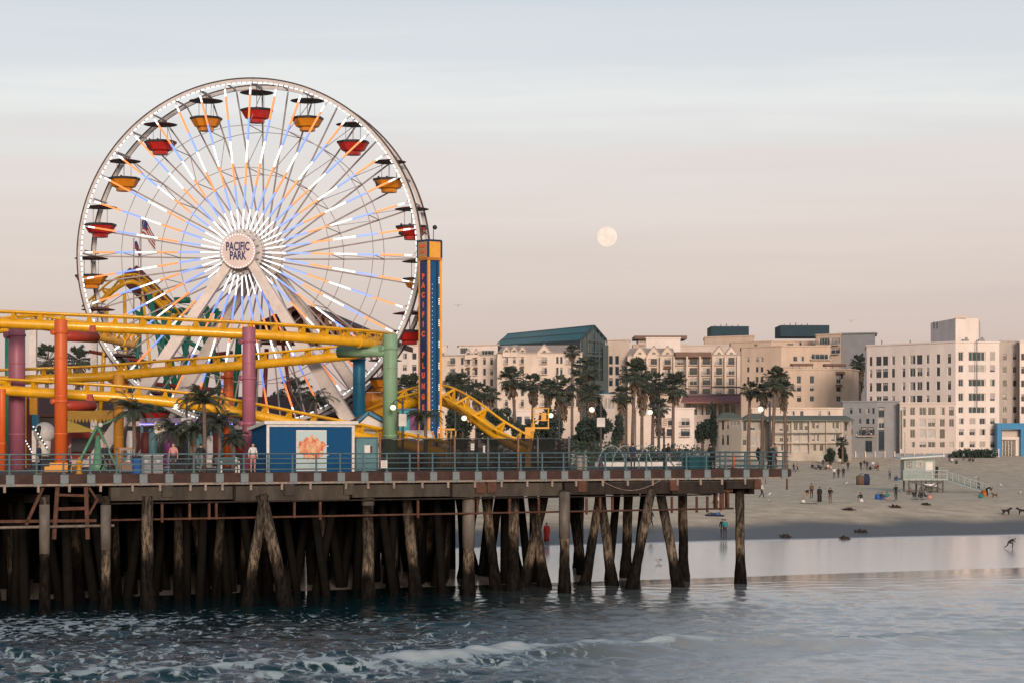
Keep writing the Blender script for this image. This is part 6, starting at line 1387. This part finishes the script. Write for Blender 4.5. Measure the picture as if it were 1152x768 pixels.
# ------------------------------------------------------------------ people
SK = (.36,.22,.16)
def body_mesh(name, J, E, fatten=1.0):
    """J: name -> (x, y, z, r); E: edges. One skinned surface; faces get materials by nearest joint class"""
    names = list(J); me = bpy.data.meshes.new(name); me.from_pydata([J[n][:3] for n in names], [(names.index(a), names.index(b_)) for a, b_ in E], [])
    o = bpy.data.objects.new(name, me); COL.objects.link(o); o.modifiers.new('skin', 'SKIN')
    for i, n in enumerate(names):
        sv = me.skin_vertices[0].data[i]; r = J[n][3]*fatten; sv.radius = (r, r); sv.use_root = (n == 'pelvis')
    sb = o.modifiers.new('sub', 'SUBSURF'); sb.levels = 1
    res = bpy.data.meshes.new_from_object(o.evaluated_get(bpy.context.evaluated_depsgraph_get())); bpy.data.objects.remove(o)
    pos = [(Vector(J[n][:3]), n) for n in names]
    CLS = lambda n: 3 if n in ('crown','head') else 0 if n in ('neck','chin','nose') or n.startswith(('hand','wrist','foot','toe')) else 2 if n.startswith(('pelvis','hip','knee','ankle','skirt')) else 1
    res.materials.clear()
    for k in range(4): res.materials.append(P_DEF[k])
    for p in res.polygons:
        c = Vector(p.center); n = min(pos, key=lambda q: (q[0]-c).length - J[q[1]][3]*.6)[1]; k = CLS(n)
        if n in ('head',) and c.y < Vector(J['head'][:3]).y - .03 and c.z < J['head'][2]+.03: k = 0
        p.material_index = k; p.use_smooth = True
    return res
P_DEF = [mat('skin', SK, .6, .05), mat('cloth_dark', (.03,.03,.035), .85, .2, 8), mat('cloth_jeans', (.045,.055,.08), .85, .2, 8), mat('hair_dark', (.02,.014,.01), .7, .2, 8)]
ED = [('pelvis','belly'),('belly','chest'),('chest','neck'),('neck','chin'),('chin','head'),('head','crown'),('chin','nose'),
      ('chest','shoulder_l'),('shoulder_l','elbow_l'),('elbow_l','wrist_l'),('wrist_l','hand_l'),('chest','shoulder_r'),('shoulder_r','elbow_r'),('elbow_r','wrist_r'),('wrist_r','hand_r'),
      ('pelvis','hip_l'),('hip_l','knee_l'),('knee_l','ankle_l'),('ankle_l','toe_l'),('pelvis','hip_r'),('hip_r','knee_r'),('knee_r','ankle_r'),('ankle_r','toe_r')]
RAD = dict(pelvis=.15, belly=.135, chest=.15, neck=.058, chin=.075, head=.098, crown=.06, nose=.03, shoulder=.075, elbow=.05, wrist=.036, hand=.034, hip=.10, knee=.066, ankle=.045, toe=.036)
def pose(**kw):
    B = dict(pelvis=(0,0,.95), belly=(0,.0,1.14), chest=(0,.01,1.36), neck=(0,0,1.50), chin=(0,-.02,1.57), head=(0,-.005,1.65), crown=(0,.0,1.73), nose=(0,-.11,1.60),
      shoulder_l=(.18,.01,1.41), elbow_l=(.24,.03,1.13), wrist_l=(.25,-.04,.89), hand_l=(.245,-.06,.79), shoulder_r=(-.18,.01,1.41), elbow_r=(-.24,.03,1.13), wrist_r=(-.25,-.04,.89), hand_r=(-.245,-.06,.79),
      hip_l=(.10,0,.88), knee_l=(.11,-.01,.49), ankle_l=(.11,.02,.07), toe_l=(.12,-.14,.035), hip_r=(-.10,0,.88), knee_r=(-.11,-.01,.49), ankle_r=(-.11,.02,.07), toe_r=(-.12,-.14,.035))
    B.update(kw); return {n: tuple(p) + (RAD[n.split('_')[0]],) for n, p in B.items()}
def shift_up(dy, dz, ks=('belly','chest','neck','chin','head','crown','nose','shoulder_l','shoulder_r','elbow_l','elbow_r','wrist_l','wrist_r','hand_l','hand_r')): pass
BODY = {}
BODY['stand'] = body_mesh('person', pose(), ED)
BODY['phone'] = body_mesh('person', pose(elbow_r=(-.26,-.10,1.16), wrist_r=(-.14,-.30,1.33), hand_r=(-.10,-.36,1.40), elbow_l=(.25,-.08,1.16), wrist_l=(.12,-.28,1.28), hand_l=(.06,-.34,1.35), knee_l=(.13,-.03,.49)), ED)
BODY['walk'] = body_mesh('person', pose(knee_l=(.11,-.20,.52), ankle_l=(.11,-.26,.10), toe_l=(.11,-.41,.07), knee_r=(-.11,.08,.48), ankle_r=(-.11,.38,.16), toe_r=(-.11,.30,.03), elbow_l=(.24,.16,1.15), wrist_l=(.24,.12,.92), hand_l=(.24,.07,.83), elbow_r=(-.24,-.10,1.14), wrist_r=(-.23,-.25,.95), hand_r=(-.22,-.31,.88)), ED)
BODY['sit'] = body_mesh('person', pose(pelvis=(0,.15,.15), belly=(0,.14,.34), chest=(0,.08,.56), neck=(0,.04,.70), chin=(0,.01,.77), head=(0,.03,.85), crown=(0,.04,.93), nose=(0,-.08,.80), shoulder_l=(.18,.08,.61), elbow_l=(.26,-.12,.42), wrist_l=(.14,-.30,.42), hand_l=(.06,-.36,.42), shoulder_r=(-.18,.08,.61), elbow_r=(-.26,-.12,.42), wrist_r=(-.14,-.30,.42), hand_r=(-.06,-.36,.42),
   hip_l=(.11,.08,.13), knee_l=(.17,-.30,.44), ankle_l=(.13,-.58,.08), toe_l=(.13,-.74,.05), hip_r=(-.11,.08,.13), knee_r=(-.17,-.28,.46), ankle_r=(-.13,-.54,.08), toe_r=(-.13,-.70,.05)), ED)
BODY['bend'] = body_mesh('person', pose(pelvis=(0,.12,.92), belly=(0,-.06,1.02), chest=(0,-.30,1.05), neck=(0,-.44,1.03), chin=(0,-.52,1.0), head=(0,-.58,1.03), crown=(0,-.65,1.05), nose=(0,-.58,.93), shoulder_l=(.18,-.34,1.06), elbow_l=(.20,-.42,.80), wrist_l=(.15,-.50,.58), hand_l=(.13,-.53,.49), shoulder_r=(-.18,-.34,1.06), elbow_r=(-.20,-.42,.80), wrist_r=(-.15,-.50,.58), hand_r=(-.13,-.53,.49), hip_l=(.10,.12,.85), hip_r=(-.10,.12,.85), knee_l=(.11,.02,.47), knee_r=(-.11,.05,.47)), ED)
BODY['lunge'] = body_mesh('person', pose(pelvis=(0,.20,.72), belly=(0,-.02,.84), chest=(0,-.24,.94), neck=(0,-.36,1.0), chin=(0,-.44,1.0), head=(0,-.49,1.05), crown=(0,-.54,1.11), nose=(0,-.54,.97), shoulder_l=(.18,-.26,.97), elbow_l=(.22,-.42,.74), wrist_l=(.18,-.58,.60), hand_l=(.16,-.66,.55), shoulder_r=(-.18,-.26,.97), elbow_r=(-.22,-.2,.70), wrist_r=(-.18,-.34,.55), hand_r=(-.16,-.42,.50), hip_l=(.10,.18,.66), knee_l=(.12,-.24,.52), ankle_l=(.12,-.14,.08), toe_l=(.12,-.30,.035), hip_r=(-.10,.22,.66), knee_r=(-.12,.34,.32), ankle_r=(-.12,.66,.14), toe_r=(-.12,.60,.035)), ED)
BODY['lie'] = body_mesh('person', pose(pelvis=(0,0,.14), belly=(.20,0,.15), chest=(.42,0,.22), neck=(.56,0,.30), chin=(.62,-.02,.34), head=(.69,0,.40), crown=(.76,0,.45), nose=(.62,-.02,.46), shoulder_l=(.46,.18,.22), elbow_l=(.50,.28,.06), wrist_l=(.30,.30,.06), hand_l=(.2,.3,.06), shoulder_r=(.46,-.18,.22), elbow_r=(.50,-.28,.06), wrist_r=(.30,-.30,.06), hand_r=(.2,-.3,.06), hip_l=(-.06,.1,.13), knee_l=(-.42,.12,.26), ankle_l=(-.8,.12,.07), toe_l=(-.86,.12,.2), hip_r=(-.06,-.1,.13), knee_r=(-.45,-.12,.08), ankle_r=(-.85,-.12,.06), toe_r=(-.92,-.12,.18)), ED)
BODY['lean'] = body_mesh('person', pose(belly=(0,-.05,1.13), chest=(0,-.17,1.33), neck=(0,-.26,1.45), chin=(0,-.31,1.51), head=(0,-.31,1.59), crown=(0,-.31,1.67), nose=(0,-.41,1.53), shoulder_l=(.19,-.18,1.37), elbow_l=(.26,-.26,1.12), wrist_l=(.10,-.44,1.13), hand_l=(.03,-.48,1.14), shoulder_r=(-.19,-.18,1.37), elbow_r=(-.26,-.26,1.12), wrist_r=(-.10,-.44,1.13), hand_r=(-.03,-.48,1.14)), ED, 1.15)
dress = MB(); dress.lathe([(.24,.14),(.235,.5),(.215,.95),(.20,1.25),(.15,1.42)], (0,0,0), 14); DRESS = dress.mesh('dress', mat('cloth_dark', (.03,.03,.035)))
CL = dict(black=(.018,.018,.02), dark=(.035,.032,.035), navy=(.02,.03,.06), jeans=(.05,.07,.11), white=(.55,.52,.5), grey=(.16,.16,.165), teal=(.02,.17,.16), red=(.38,.03,.025), pink=(.5,.22,.2), brown=(.12,.07,.045), tan=(.35,.24,.16), blue=(.03,.10,.32), orange=(.5,.17,.04), skin=SK, blonde=(.28,.17,.08))
def cm(c): return mat('cloth_'+c, CL[c], .85, .2, 8)
def person(pos, kind, rz, top, bot, label, hair='dark', h=1.0, dressc=None, group=None):
    o = bpy.data.objects.new('person', BODY[kind]); COL.objects.link(o); o.location = pos; o.rotation_euler = (0,0,R(rz)); o.scale = (h,h,h)
    cols = [P_DEF[0], cm(top), cm(bot), P_DEF[3] if hair == 'dark' else cm(hair)]
    for i, m in enumerate(cols): o.material_slots[i].link = 'OBJECT'; o.material_slots[i].material = m
    if dressc:
        d_ = link('dress', DRESS, o); d_.material_slots[0].link = 'OBJECT'; d_.material_slots[0].material = cm(dressc)
    return tag(o, label, 'person', group)
GP = 'people on the beach'
PE = [(907.5,562,'bend',40,'black','tan','person in black bending over a white bag, left of the beach group'),(913,560,'stand',200,'brown','black','bare-armed person standing behind the bending one'),(922,565,'stand',170,'black','black','person in a long dark dress on the near sand'),(934,566,'phone',150,'black','brown','person in dark shirt and shorts holding up a phone, left end of the near sand'),(968,562.5,'sit',200,'black','white','person in black sitting alone beside a white bundle'),(992,562,'sit',150,'navy','blue','person in navy sitting left of the one in teal'),(998,561.5,'sit',190,'teal','pink','person in teal sitting on a pink cloth'),(1008,562,'phone',210,'black','dark','person in dark clothes standing with a phone near the lifeguard tower'),
 (1028.5,559.5,'sit',160,'dark','grey','person in dark sitting leftmost of the trio before the tower'),(1036,560,'sit',190,'black','jeans','person in black sitting in the middle of the trio before the tower'),(1041,559,'sit',220,'grey','black','person in grey sitting rightmost of the trio before the tower'),(938.5,537.5,'stand',190,'white','jeans','person in white standing leftmost of a far trio'),(943.2,537.5,'walk',160,'dark','black','person in dark walking in the middle of a far trio'),(948.8,537,'stand',180,'black','black','person in black standing rightmost of a far trio'),(954,528.8,'stand',170,'black','navy','lone far person in black left of the seated rows'),
 (918,527.5,'sit',190,'grey','dark','far seated person in grey, first of the low row'),(923,528,'sit',160,'dark','dark','far seated person in dark, second of the low row'),(929,527.8,'sit',200,'brown','black','far seated person in brown, third of the low row'),(934.5,528,'sit',180,'pink','grey','far seated person in pink, last of the low row'),(968.5,528.5,'stand',160,'black','dark','far person in black standing left of a crowd'),(975.5,528.2,'stand',190,'dark','navy','far person in dark standing in a crowd'),(979,528.6,'sit',170,'navy','dark','far person in navy sitting in a crowd'),(982,528,'stand',200,'white','grey','far person in white standing right of a crowd'),
 (1001,539,'phone',150,'grey','dark','person in grey standing on the middle sand left of the tower'),(1008.2,540.5,'sit',190,'navy','blue','person in navy kneeling beside the one in grey'),(1111,558,'bend',60,'black','black','person in black bending over an orange bag right of the ramp'),(1101,552.5,'stand',200,'grey','dark','person in grey standing at the foot of the ramp'),(1068,519.5,'stand',190,'black','dark','far person in black standing leftmost by the hedge'),(1071,519.5,'sit',170,'white','dark','far person in white sitting by the hedge'),(1076,521.5,'sit',190,'dark','black','far person in dark sitting nearer than the hedge group'),(1084,518.5,'stand',160,'grey','black','far person in grey standing by the hedge'),(1091,519,'sit',200,'black','grey','far person in black sitting at the right of the hedge group'),(1095,518.8,'sit',180,'brown','dark','far person in brown sitting rightmost by the hedge'),
 (857,560,'walk',100,'white','black','person in white top walking right of the pier end'),(812.8,605,'stand',170,'black','black','person in black at the wet sand edge, left of a close pair'),(815.6,605.2,'stand',190,'teal','dark','person in teal at the wet sand edge, right of a close pair'),(732.5,593,'walk',120,'black','dark','person in black seen between the leaning piles'),(806,566,'sit',200,'white','black','person in white sitting under the pier end'),(804,579.5,'lie',10,'blue','navy','person in blue lying on the sand under the pier end'),(615,610.5,'stand',180,'red','dark','person in a long red coat seen between the piles'),(1137,616.5,'lunge',75,'black','black','person in black crouching on the wet sand at the right'),
 (502,607,'stand',190,'black','dark','person in black standing in the dark between the piles')]
PE += [(914,526.2,'sit',170,'black','dark','far seated person in black at the left end of the second row'),(920.5,526.4,'sit',200,'navy','black','far seated person in navy in the second row'),(926,526,'stand',180,'dark','jeans','far person in dark standing behind the seated rows'),(931.5,526.5,'sit',150,'white','dark','far seated person in white at the right end of the second row'),(972.5,526.9,'walk',120,'black','grey','far person in black walking behind the crowd'),(985.5,527,'sit',190,'red','dark','far person in red sitting right of the crowd'),(987.5,529.4,'stand',170,'grey','black','far person in grey standing nearest the beach bin side'),(1024,556.5,'sit',200,'brown','grey','person in brown sitting in the shade left of the tower stilts'),(893,531,'walk',90,'dark','navy','far person in dark walking just right of the pier corner'),(897,530.5,'walk',100,'tan','dark','far person in tan walking just right of the pier corner')]
for px, py, kd, rz, tp, bt_, lab in PE:
    person(ground_at(px, py), kd, rz, tp, bt_, lab, group=GP, h=(.8 if kd == 'lunge' else 1), dressc=('black' if 'dress' in lab else 'red' if 'red coat' in lab else None))
# on the pier
person(D(284.5, 1.6), 'stand', 20, 'white', 'pink', 'person in a white shirt standing beside the purple column')
person(D(802, .75), 'lean', -150, 'black', 'black', 'person in a bulky black coat leaning at the railing near the pier end')
person(D(866, 2.4), 'lean', 30, 'dark', 'black', 'person in dark clothes at the railing of the pier corner')
person(D(872, 5.0), 'stand', 120, 'grey', 'dark', 'person in grey standing behind the pier corner railing')
for i, (px, v, tp, bt_, kd, lab) in enumerate(((195,2.6,'pink','dark','stand','person in pink behind the trash bins'),(118,3.0,'dark','black','walk','person in dark walking by the green swing ride'),(44,2.2,'navy','black','stand','person in navy left of the orange column base'),(78,5,'brown','dark','stand','person in brown right of the orange column base'),(226,2.2,'black','grey','walk','person in black walking under the tall feather palm'),(712,5,'navy','dark','stand','person in navy beneath the steel hoops'),(752,5,'black','grey','walk','person in black walking below the beige sign'))):
    person(D(px, v), kd, 40*i, tp, bt_, lab)
# riders in the gondolas on the upper right and left
for gi, k, c in ((3,0,'dark'),(3,1,'red'),(4,0,'black'),(4,1,'navy'),(4,2,'black'),(18,0,'black'),(18,1,'navy'),(17,1,'dark')):
    a = PH + R(18)*gi; p = WP(a, 12.62) - wu*.18 + wr*(-.7+.65*k) + wn_*.45 + wu*(-2.1)
    person(p, 'sit', 170-40*k, c, 'dark', f'rider in {c} sitting in the ' + {3:'red upper right',4:'yellow right-hand',18:'red upper left',17:'yellow left-hand'}[gi] + ' gondola, ' + ['left','middle','right'][k] + ' seat', h=.98, group='riders in the wheel')
# dogs
C_dog = mat('black_dog_coat', (.015,.014,.014), .7, .3, 8); C_dog2 = mat('brown_dog_coat', (.10,.06,.035), .7, .3, 8)
def dog(pos, rz, m, label, s_=1.0):
    J = dict(pelvis=(.34,0,.52,.13), belly=(.05,0,.50,.125), chest=(-.26,0,.51,.16), neck=(-.45,0,.66,.09), head=(-.58,0,.74,.095), muzzle=(-.76,0,.70,.05), ear_l=(-.56,.08,.83,.03), ear_r=(-.56,-.08,.83,.03), tail1=(.52,0,.60,.035), tail2=(.72,0,.72,.018),
      fl1=(-.28,.10,.42,.07), fl2=(-.30,.10,.20,.04), fl3=(-.29,.10,.03,.035), fr1=(-.28,-.10,.42,.07), fr2=(-.34,-.10,.20,.04), fr3=(-.38,-.10,.03,.035), hl1=(.32,.10,.42,.09), hl2=(.26,.10,.30,.06), hl3=(.42,.10,.18,.035), hl4=(.38,.10,.03,.034), hr1=(.34,-.10,.42,.09), hr2=(.30,-.10,.30,.06), hr3=(.48,-.10,.18,.035), hr4=(.46,-.10,.03,.034))
    E = [('pelvis','belly'),('belly','chest'),('chest','neck'),('neck','head'),('head','muzzle'),('head','ear_l'),('head','ear_r'),('pelvis','tail1'),('tail1','tail2'),('chest','fl1'),('fl1','fl2'),('fl2','fl3'),('chest','fr1'),('fr1','fr2'),('fr2','fr3'),('pelvis','hl1'),('hl1','hl2'),('hl2','hl3'),('hl3','hl4'),('pelvis','hr1'),('hr1','hr2'),('hr2','hr3'),('hr3','hr4')]
    me = body_mesh('dog', J, E); me.materials.clear(); me.materials.append(m)
    for p in me.polygons: p.material_index = 0
    o = bpy.data.objects.new('dog', me); COL.objects.link(o); o.location = pos; o.rotation_euler = (0,0,R(rz)); o.scale = (s_,)*3; tag(o, label, 'dog')
dog(ground_at(1132,579), 200, C_dog, 'black dog walking on the sand at the right', .95); dog(ground_at(1150,579), 10, C_dog, 'black dog cut by the right edge of the photo', .95); dog(ground_at(1119,559.5), 30, C_dog2, 'brown dog beside the person bending over an orange bag', .75)
# bags, towels, sand bin, kelp
def bag(px, py, c, label, s_=1.0):
    p = ground_at(px, py); o = thing('beach_bag', label, 'bag', p); mb = MB(); mb.lathe([(.24*s_,0),(.30*s_,.08),(.28*s_,.34*s_),(.18*s_,.46*s_)], (0,0,0), 10); mb.build('pouch', cm(c), o, world=False)
    mb = MB(); mb.path([(-.16*s_,0,.42*s_),(-.08*s_,0,.62*s_),(.08*s_,0,.62*s_),(.16*s_,0,.42*s_)], .02, 6); mb.build('strap', cm('dark'), o, world=False)
for a in ((903.5,565,'white','white bag at the feet of the bending person',.75),(969,564.5,'white','white bundle before the lone seated person',.8),(1107.5,557.5,'orange','orange bag before the bending person in black',1.6),(988,561,'blue','blue bag left of the seated pair',1.3),(1103.5,559.5,'teal','small teal bag near the foot of the ramp',1.0),(1046,560.5,'pink','small pink bag right of the seated trio',.9)): bag(*a)
for px, py, c, lab in ((999,563.5,'pink','pink towel under the seated person in teal'),(1034,561.5,'grey','grey towel under the seated trio'),(804,580,'navy','navy towel under the lying person'),(910,566.5,'tan','tan towel beside the white bag')):
    p = ground_at(px, py); o = MB(); n = 10
    vs = [(p.x + .9*(i/n*2-1), p.y + .55*(j*2-1), float(hgt(np.array(p.x), np.array(p.y + .55*(j*2-1)))) + .05 + .03*math.sin(i*1.7+j)) for i in range(n+1) for j in (0,1)]
    o.add(vs, [(i*2, i*2+2, i*2+3, i*2+1) for i in range(n)]); o.add([(a, b_, z+.03) for a, b_, z in vs], [(i*2, i*2+2, i*2+3, i*2+1) for i in range(n)]); ob = o.build('towel', cm(c)); tag(ob, lab, 'towel')
tb_ = thing('beach_bin', 'brown beach trash bin stuffed with blue and white bags', 'trash bin', ground_at(969.5, 545))
mb = MB(); mb.lathe([(.6,0),(.62,1.3),(.56,1.32)], (-.2,0,0), 14); mb.build('drum', cm('brown'), tb_, world=False)
mb = MB(); mb.lathe([(.5,0),(.55,.9),(.45,1.45),(.2,1.6)], (.65,.1,0), 12); mb.build('blue_sack', cm('navy'), tb_, world=False)
mb = MB(); mb.ball((0,0,1.42), .42, 10, sc=(1,1,.7)); mb.build('white_sack', cm('grey'), tb_, world=False)
for i, (px, py, w_, lab) in enumerate(((954,573.5,.6,'flat dark kelp heap below the beach group'),(968,598.5,.5,'dark kelp clump at the edge of the wet sand'),(1007,571,.5,'long dark kelp strand on the near sand'),(884,604,.45,'low kelp line at the wet sand edge'),(1042,568,.4,'small kelp piece before the lifeguard tower'),(950,606,.35,'tiny kelp piece on the mirror-wet sand'))):
    p = ground_at(px, py); r = random.Random(i); mb = MB()
    for k in range(60): a = Vector((p.x+max(-1,min(1,r.gauss(0,.45)))*w_, p.y+max(-1,min(1,r.gauss(0,.4)))*w_, 0)); a.z = float(hgt(np.array(a.x), np.array(a.y)))+r.uniform(.02,.12); d = Vector((r.gauss(0,1), r.gauss(0,1), r.gauss(0,.4))).normalized(); mb.beam(a-d*.28, a+d*.28, .10, .05)
    mb.ball((p.x,p.y,p.z), .55*w_, 10, sc=(1.3,1,.16))
    tag(mb.build('kelp_heap', mat('dark_kelp', (.035,.025,.02), .7, .3, 4)), lab, 'kelp')
# gulls
C_gull = mat('gull_white', (.6,.58,.56), .7); C_gw = mat('gull_grey', (.22,.23,.25), .7); C_orange = mat('gull_legs', (.4,.16,.05), .7)
def gull_mesh(fly):
    mb = MB(); mb.path([(-.34,0,.19),(-.2,0,.2),(0,0,.21),(.16,0,.24),(.23,0,.33),(.29,0,.36),(.36,0,.34)], [.015,.06,.10,.085,.055,.055,.015], 8)
    if fly:
        for s_ in (-1,1): mb.add([(.10,.05*s_,.25),(-.12,.05*s_,.25),(-.10,.40*s_,.42),(.08,.38*s_,.44),(-.16,.85*s_,.33),(-.06,.80*s_,.35)], [(0,1,2,3),(3,2,4,5)], 1)
    else:
        for s_ in (-1,1): mb.path([(.12,.085*s_,.26),(-.1,.10*s_,.24),(-.36,.04*s_,.21)], [.03,.06,.015], 6, 1)
        for s_ in (-1,1): mb.tube((0,.035*s_,0), (0,.035*s_,.13), .012, n=5, mi=2)
    return mb.mesh('gull', [C_gull, C_gw, C_orange])
GUL = gull_mesh(False); GULF = gull_mesh(True)
for i, (px, py, lab) in enumerate(((864,558,'white gull on the sand right of the walking person'),(1015,555.5,'white gull left of the seated trio'),(1127,547,'white gull right of the lifeguard ramp'),(1147,556,'white gull near the right edge of the beach'),(1097,538,'white gull on the far sand above the ramp foot'),(867,566,'white gull nearest the pier end'),(741,633,'gull wading in the shallow water among the piles'),(951,545,'white gull left of the beach bin'),(1150,537,'gull on the far sand at the right edge'))):
    o = link('gull', GUL, None, ground_at(px, py) + Vector((0,0,.02)), i*1.7, (1.05,)*3); tag(o, lab, 'gull', 'gulls on the sand')
for px, py, Y, lab in ((957.5,363,420,'dark bird flying above the grey block'),(515,346,380,'tiny bird flying right of the drop tower')):
    o = link('gull', GULF, None, P(px, py, Y), 1.2, (1.3,)*3); tag(o, lab, 'gull', 'birds in flight')
# ------------------------------------------------------------------ lifeguard tower
YL = 277; gx, gy = XY(1040, YL); gz = float(hgt(np.array(gx), np.array(float(YL))))
L_bl = mat('pale_blue_tower_boards', (.28,.315,.295), .6, .12, 1.5, stretch=(6,6,.5), dirt=.25); L_dk = mat('tower_dark_timber', (.09,.085,.08), .8, .2, 2); L_rf = mat('tower_roof_boards', (.50,.52,.48), .6, .1, 2)
lg = thing('lifeguard_tower', 'pale blue lifeguard tower on stilts with a long ramp', 'lifeguard tower', (gx, gy, gz)); s_ = YL/F
def lx(px): return (px-CX)*s_
def lz(py): return ZY(py, YL)
mb = MB(); mb.box(((lx(1017)+lx(1052))/2, YL+1.2, (lz(516.5)+lz(538))/2), (lx(1052)-lx(1017), 2.6, lz(516.5)-lz(538))); cab = mb.build('cabin', L_bl, lg)
mb = MB(); mb.prism([(lx(1011),YL-1.4,lz(515.8)), (lx(1061),YL-1.4,lz(512.6)), (lx(1061),YL+3.2,lz(512.6)+.1), (lx(1011),YL+3.2,lz(515.8)+.1)], (0,0,.16)); mb.build('roof', L_rf, lg)
mb = MB(); mb.box(((lx(1014)+lx(1064))/2, YL+.9, lz(538.5)), (lx(1064)-lx(1014), 4.4, .22)); mb.build('platform', L_bl, lg)
link('window', WIN['t'], cab, Vector((lx(1030), YL-.16, lz(525)))-wloc(cab), 0, (.8,1,.8)); link('window', WIN['d'], cab, Vector((lx(1020), YL-.16, lz(525)))-wloc(cab), 0, (.6,1,.7))
mb = MB(); mb.box((lx(1045), YL-.13, lz(528)), (.9,.05,2.0)); mb.build('door', B_white, cab)
for q in (1014.5,1022,1030,1038,1046,1054,1063.5):
    mb = MB(); mb.box((lx(q), YL-1.25, lz(533.5)), (.08,.08,1.25)); mb.build('rail_post', L_bl, lg)
for y_ in (528.5,532.5): mb = MB(); mb.box(((lx(1014)+lx(1064))/2, YL-1.25, lz(y_)), (lx(1064)-lx(1014), .06, .09)); mb.build('rail', L_bl, lg)
mb = MB(); mb.box(((lx(1014)+lx(1046))/2, YL-1.2, lz(533.8)), (lx(1046)-lx(1014), .05, .95)); mb.build('rail_panel', mat('pale_green_panel', (.22,.265,.25), .6, .15, 2), lg)
for q in (1021,1035,1046,1059):
    for dy in (-1,2.6): mb = MB(); mb.box((lx(q), YL+dy, (gz-.2+lz(538))/2), (.18,.18,lz(538)-gz+.2)); mb.build('stilt', L_dk, lg)
mb = MB(); mb.beam((lx(1021),YL-1.1,lz(541)), (lx(1059),YL-1.1,lz(550)), .12, .16); mb.beam((lx(1035),YL-1.12,lz(551)), (lx(1059),YL-1.12,lz(541)), .12, .16); mb.box(((lx(1021)+lx(1059))/2, YL-1.08, lz(541)), (lx(1059)-lx(1021), .12, .2)); mb.build('brace', L_dk, lg)
ra, rb_ = Vector((lx(1064), YL, lz(538.3))), Vector((lx(1105), YL-3, 0)); rb_.z = float(hgt(np.array(rb_.x), np.array(rb_.y)))+.05
mb = MB(); mb.beam(ra, rb_, 1.3, .16); mb.build('ramp', L_bl, lg)
for dy in (-.62,.62):
    mb = MB()
    for hh in (.55,1.0): mb.beam(ra+Vector((0,dy,hh)), rb_+Vector((0,dy,hh)), .07, .09)
    for i in range(8): p = ra.lerp(rb_, i/7)+Vector((0,dy,0)); mb.beam(p, p+Vector((0,0,1.02)), .08, .08)
    mb.build('ramp_railing', L_bl, lg)
mb = MB(); mb.box((lx(1045), YL-.6, lz(545)), (1.6,1.0,.3)); mb.build('storage_box', B_white, lg)
person(Vector((lx(1054), YL+.2, lz(538.3)+.11)), 'stand', 20, 'black', 'dark', 'person in black standing on the lifeguard tower platform')
# bicycles below the tower
def bike(px, py, label, rz):
    o = thing('bicycle', label, 'bicycle', ground_at(px, py), R(rz)); 
    for x in (-.52,.52):
        mb = MB(); mb.path([(x+.33*math.cos(2*PI*i/20), 0, .34+.33*math.sin(2*PI*i/20)) for i in range(20)], .03, 6, closed=True)
        for i in range(6): a = PI*i/6; mb.beam((x+.32*math.cos(a),0,.34+.32*math.sin(a)), (x-.32*math.cos(a),0,.34-.32*math.sin(a)), .01, .01)
        mb.build('wheel', tyre, o, world=False)
    mb = MB()
    for a, b_ in (((-.52,0,.34),(-.12,0,.36)),((-.52,0,.34),(-.2,0,.82)),((-.2,0,.88),(-.1,0,.34)),((-.2,0,.8),(.34,0,.82)),((-.1,0,.36),(.36,0,.76)),((.32,0,.95),(.52,0,.34))): mb.tube(a, b_, .025, n=6)
    mb.build('frame', cm('grey'), o, world=False); mb = MB(); mb.box((-.22,0,.92), (.26,.14,.06)); mb.build('saddle', tyre, o, world=False); mb = MB(); mb.tube((.3,-.26,1.0), (.3,.26,1.0), .018, n=6); mb.build('handlebar', cm('dark'), o, world=False)
bike(1049, 553, 'bicycle parked under the lifeguard tower, facing the ramp', 5); bike(1042, 553.5, 'bicycle leaning beside the other under the lifeguard tower', -12)
# street lamps and cable poles along the beach path
for i, (px, y0, Y, lab) in enumerate(((937,484,452,'thin curved path lamp right of the green-roofed hotel'),(955,487,450,'thin curved path lamp, second right of the green-roofed hotel'),(972,486,450,'thin curved path lamp before the blue-grey block'),(1018,486,450,'thin straight path lamp before the pink block'),(890,470,440,'thin pole right of the pier corner'))):
    x, _ = XY(px, Y); zb_ = float(hgt(np.array(x), np.array(float(Y)))); zt = ZY(y0, Y); o = thing('path_lamp', lab, 'lamp post', (x, Y, zb_), 0, 'lamps along the beach path')
    mb = MB(); H = zt-zb_; mb.path([(0,0,0),(0,0,H*.8),(.3,0,H*.95),(1.0,0,H),(1.5,0,H*.96)] if i < 3 else [(0,0,0),(0,0,H)], .06, 6); mb.build('post', B_gry, o, world=False)
    mb = MB(); c = (1.5,0,H*.94) if i < 3 else (0,0,H+.1); mb.ball(c, .16, 8); mb.build('lamp_head', B_white, o, world=False)
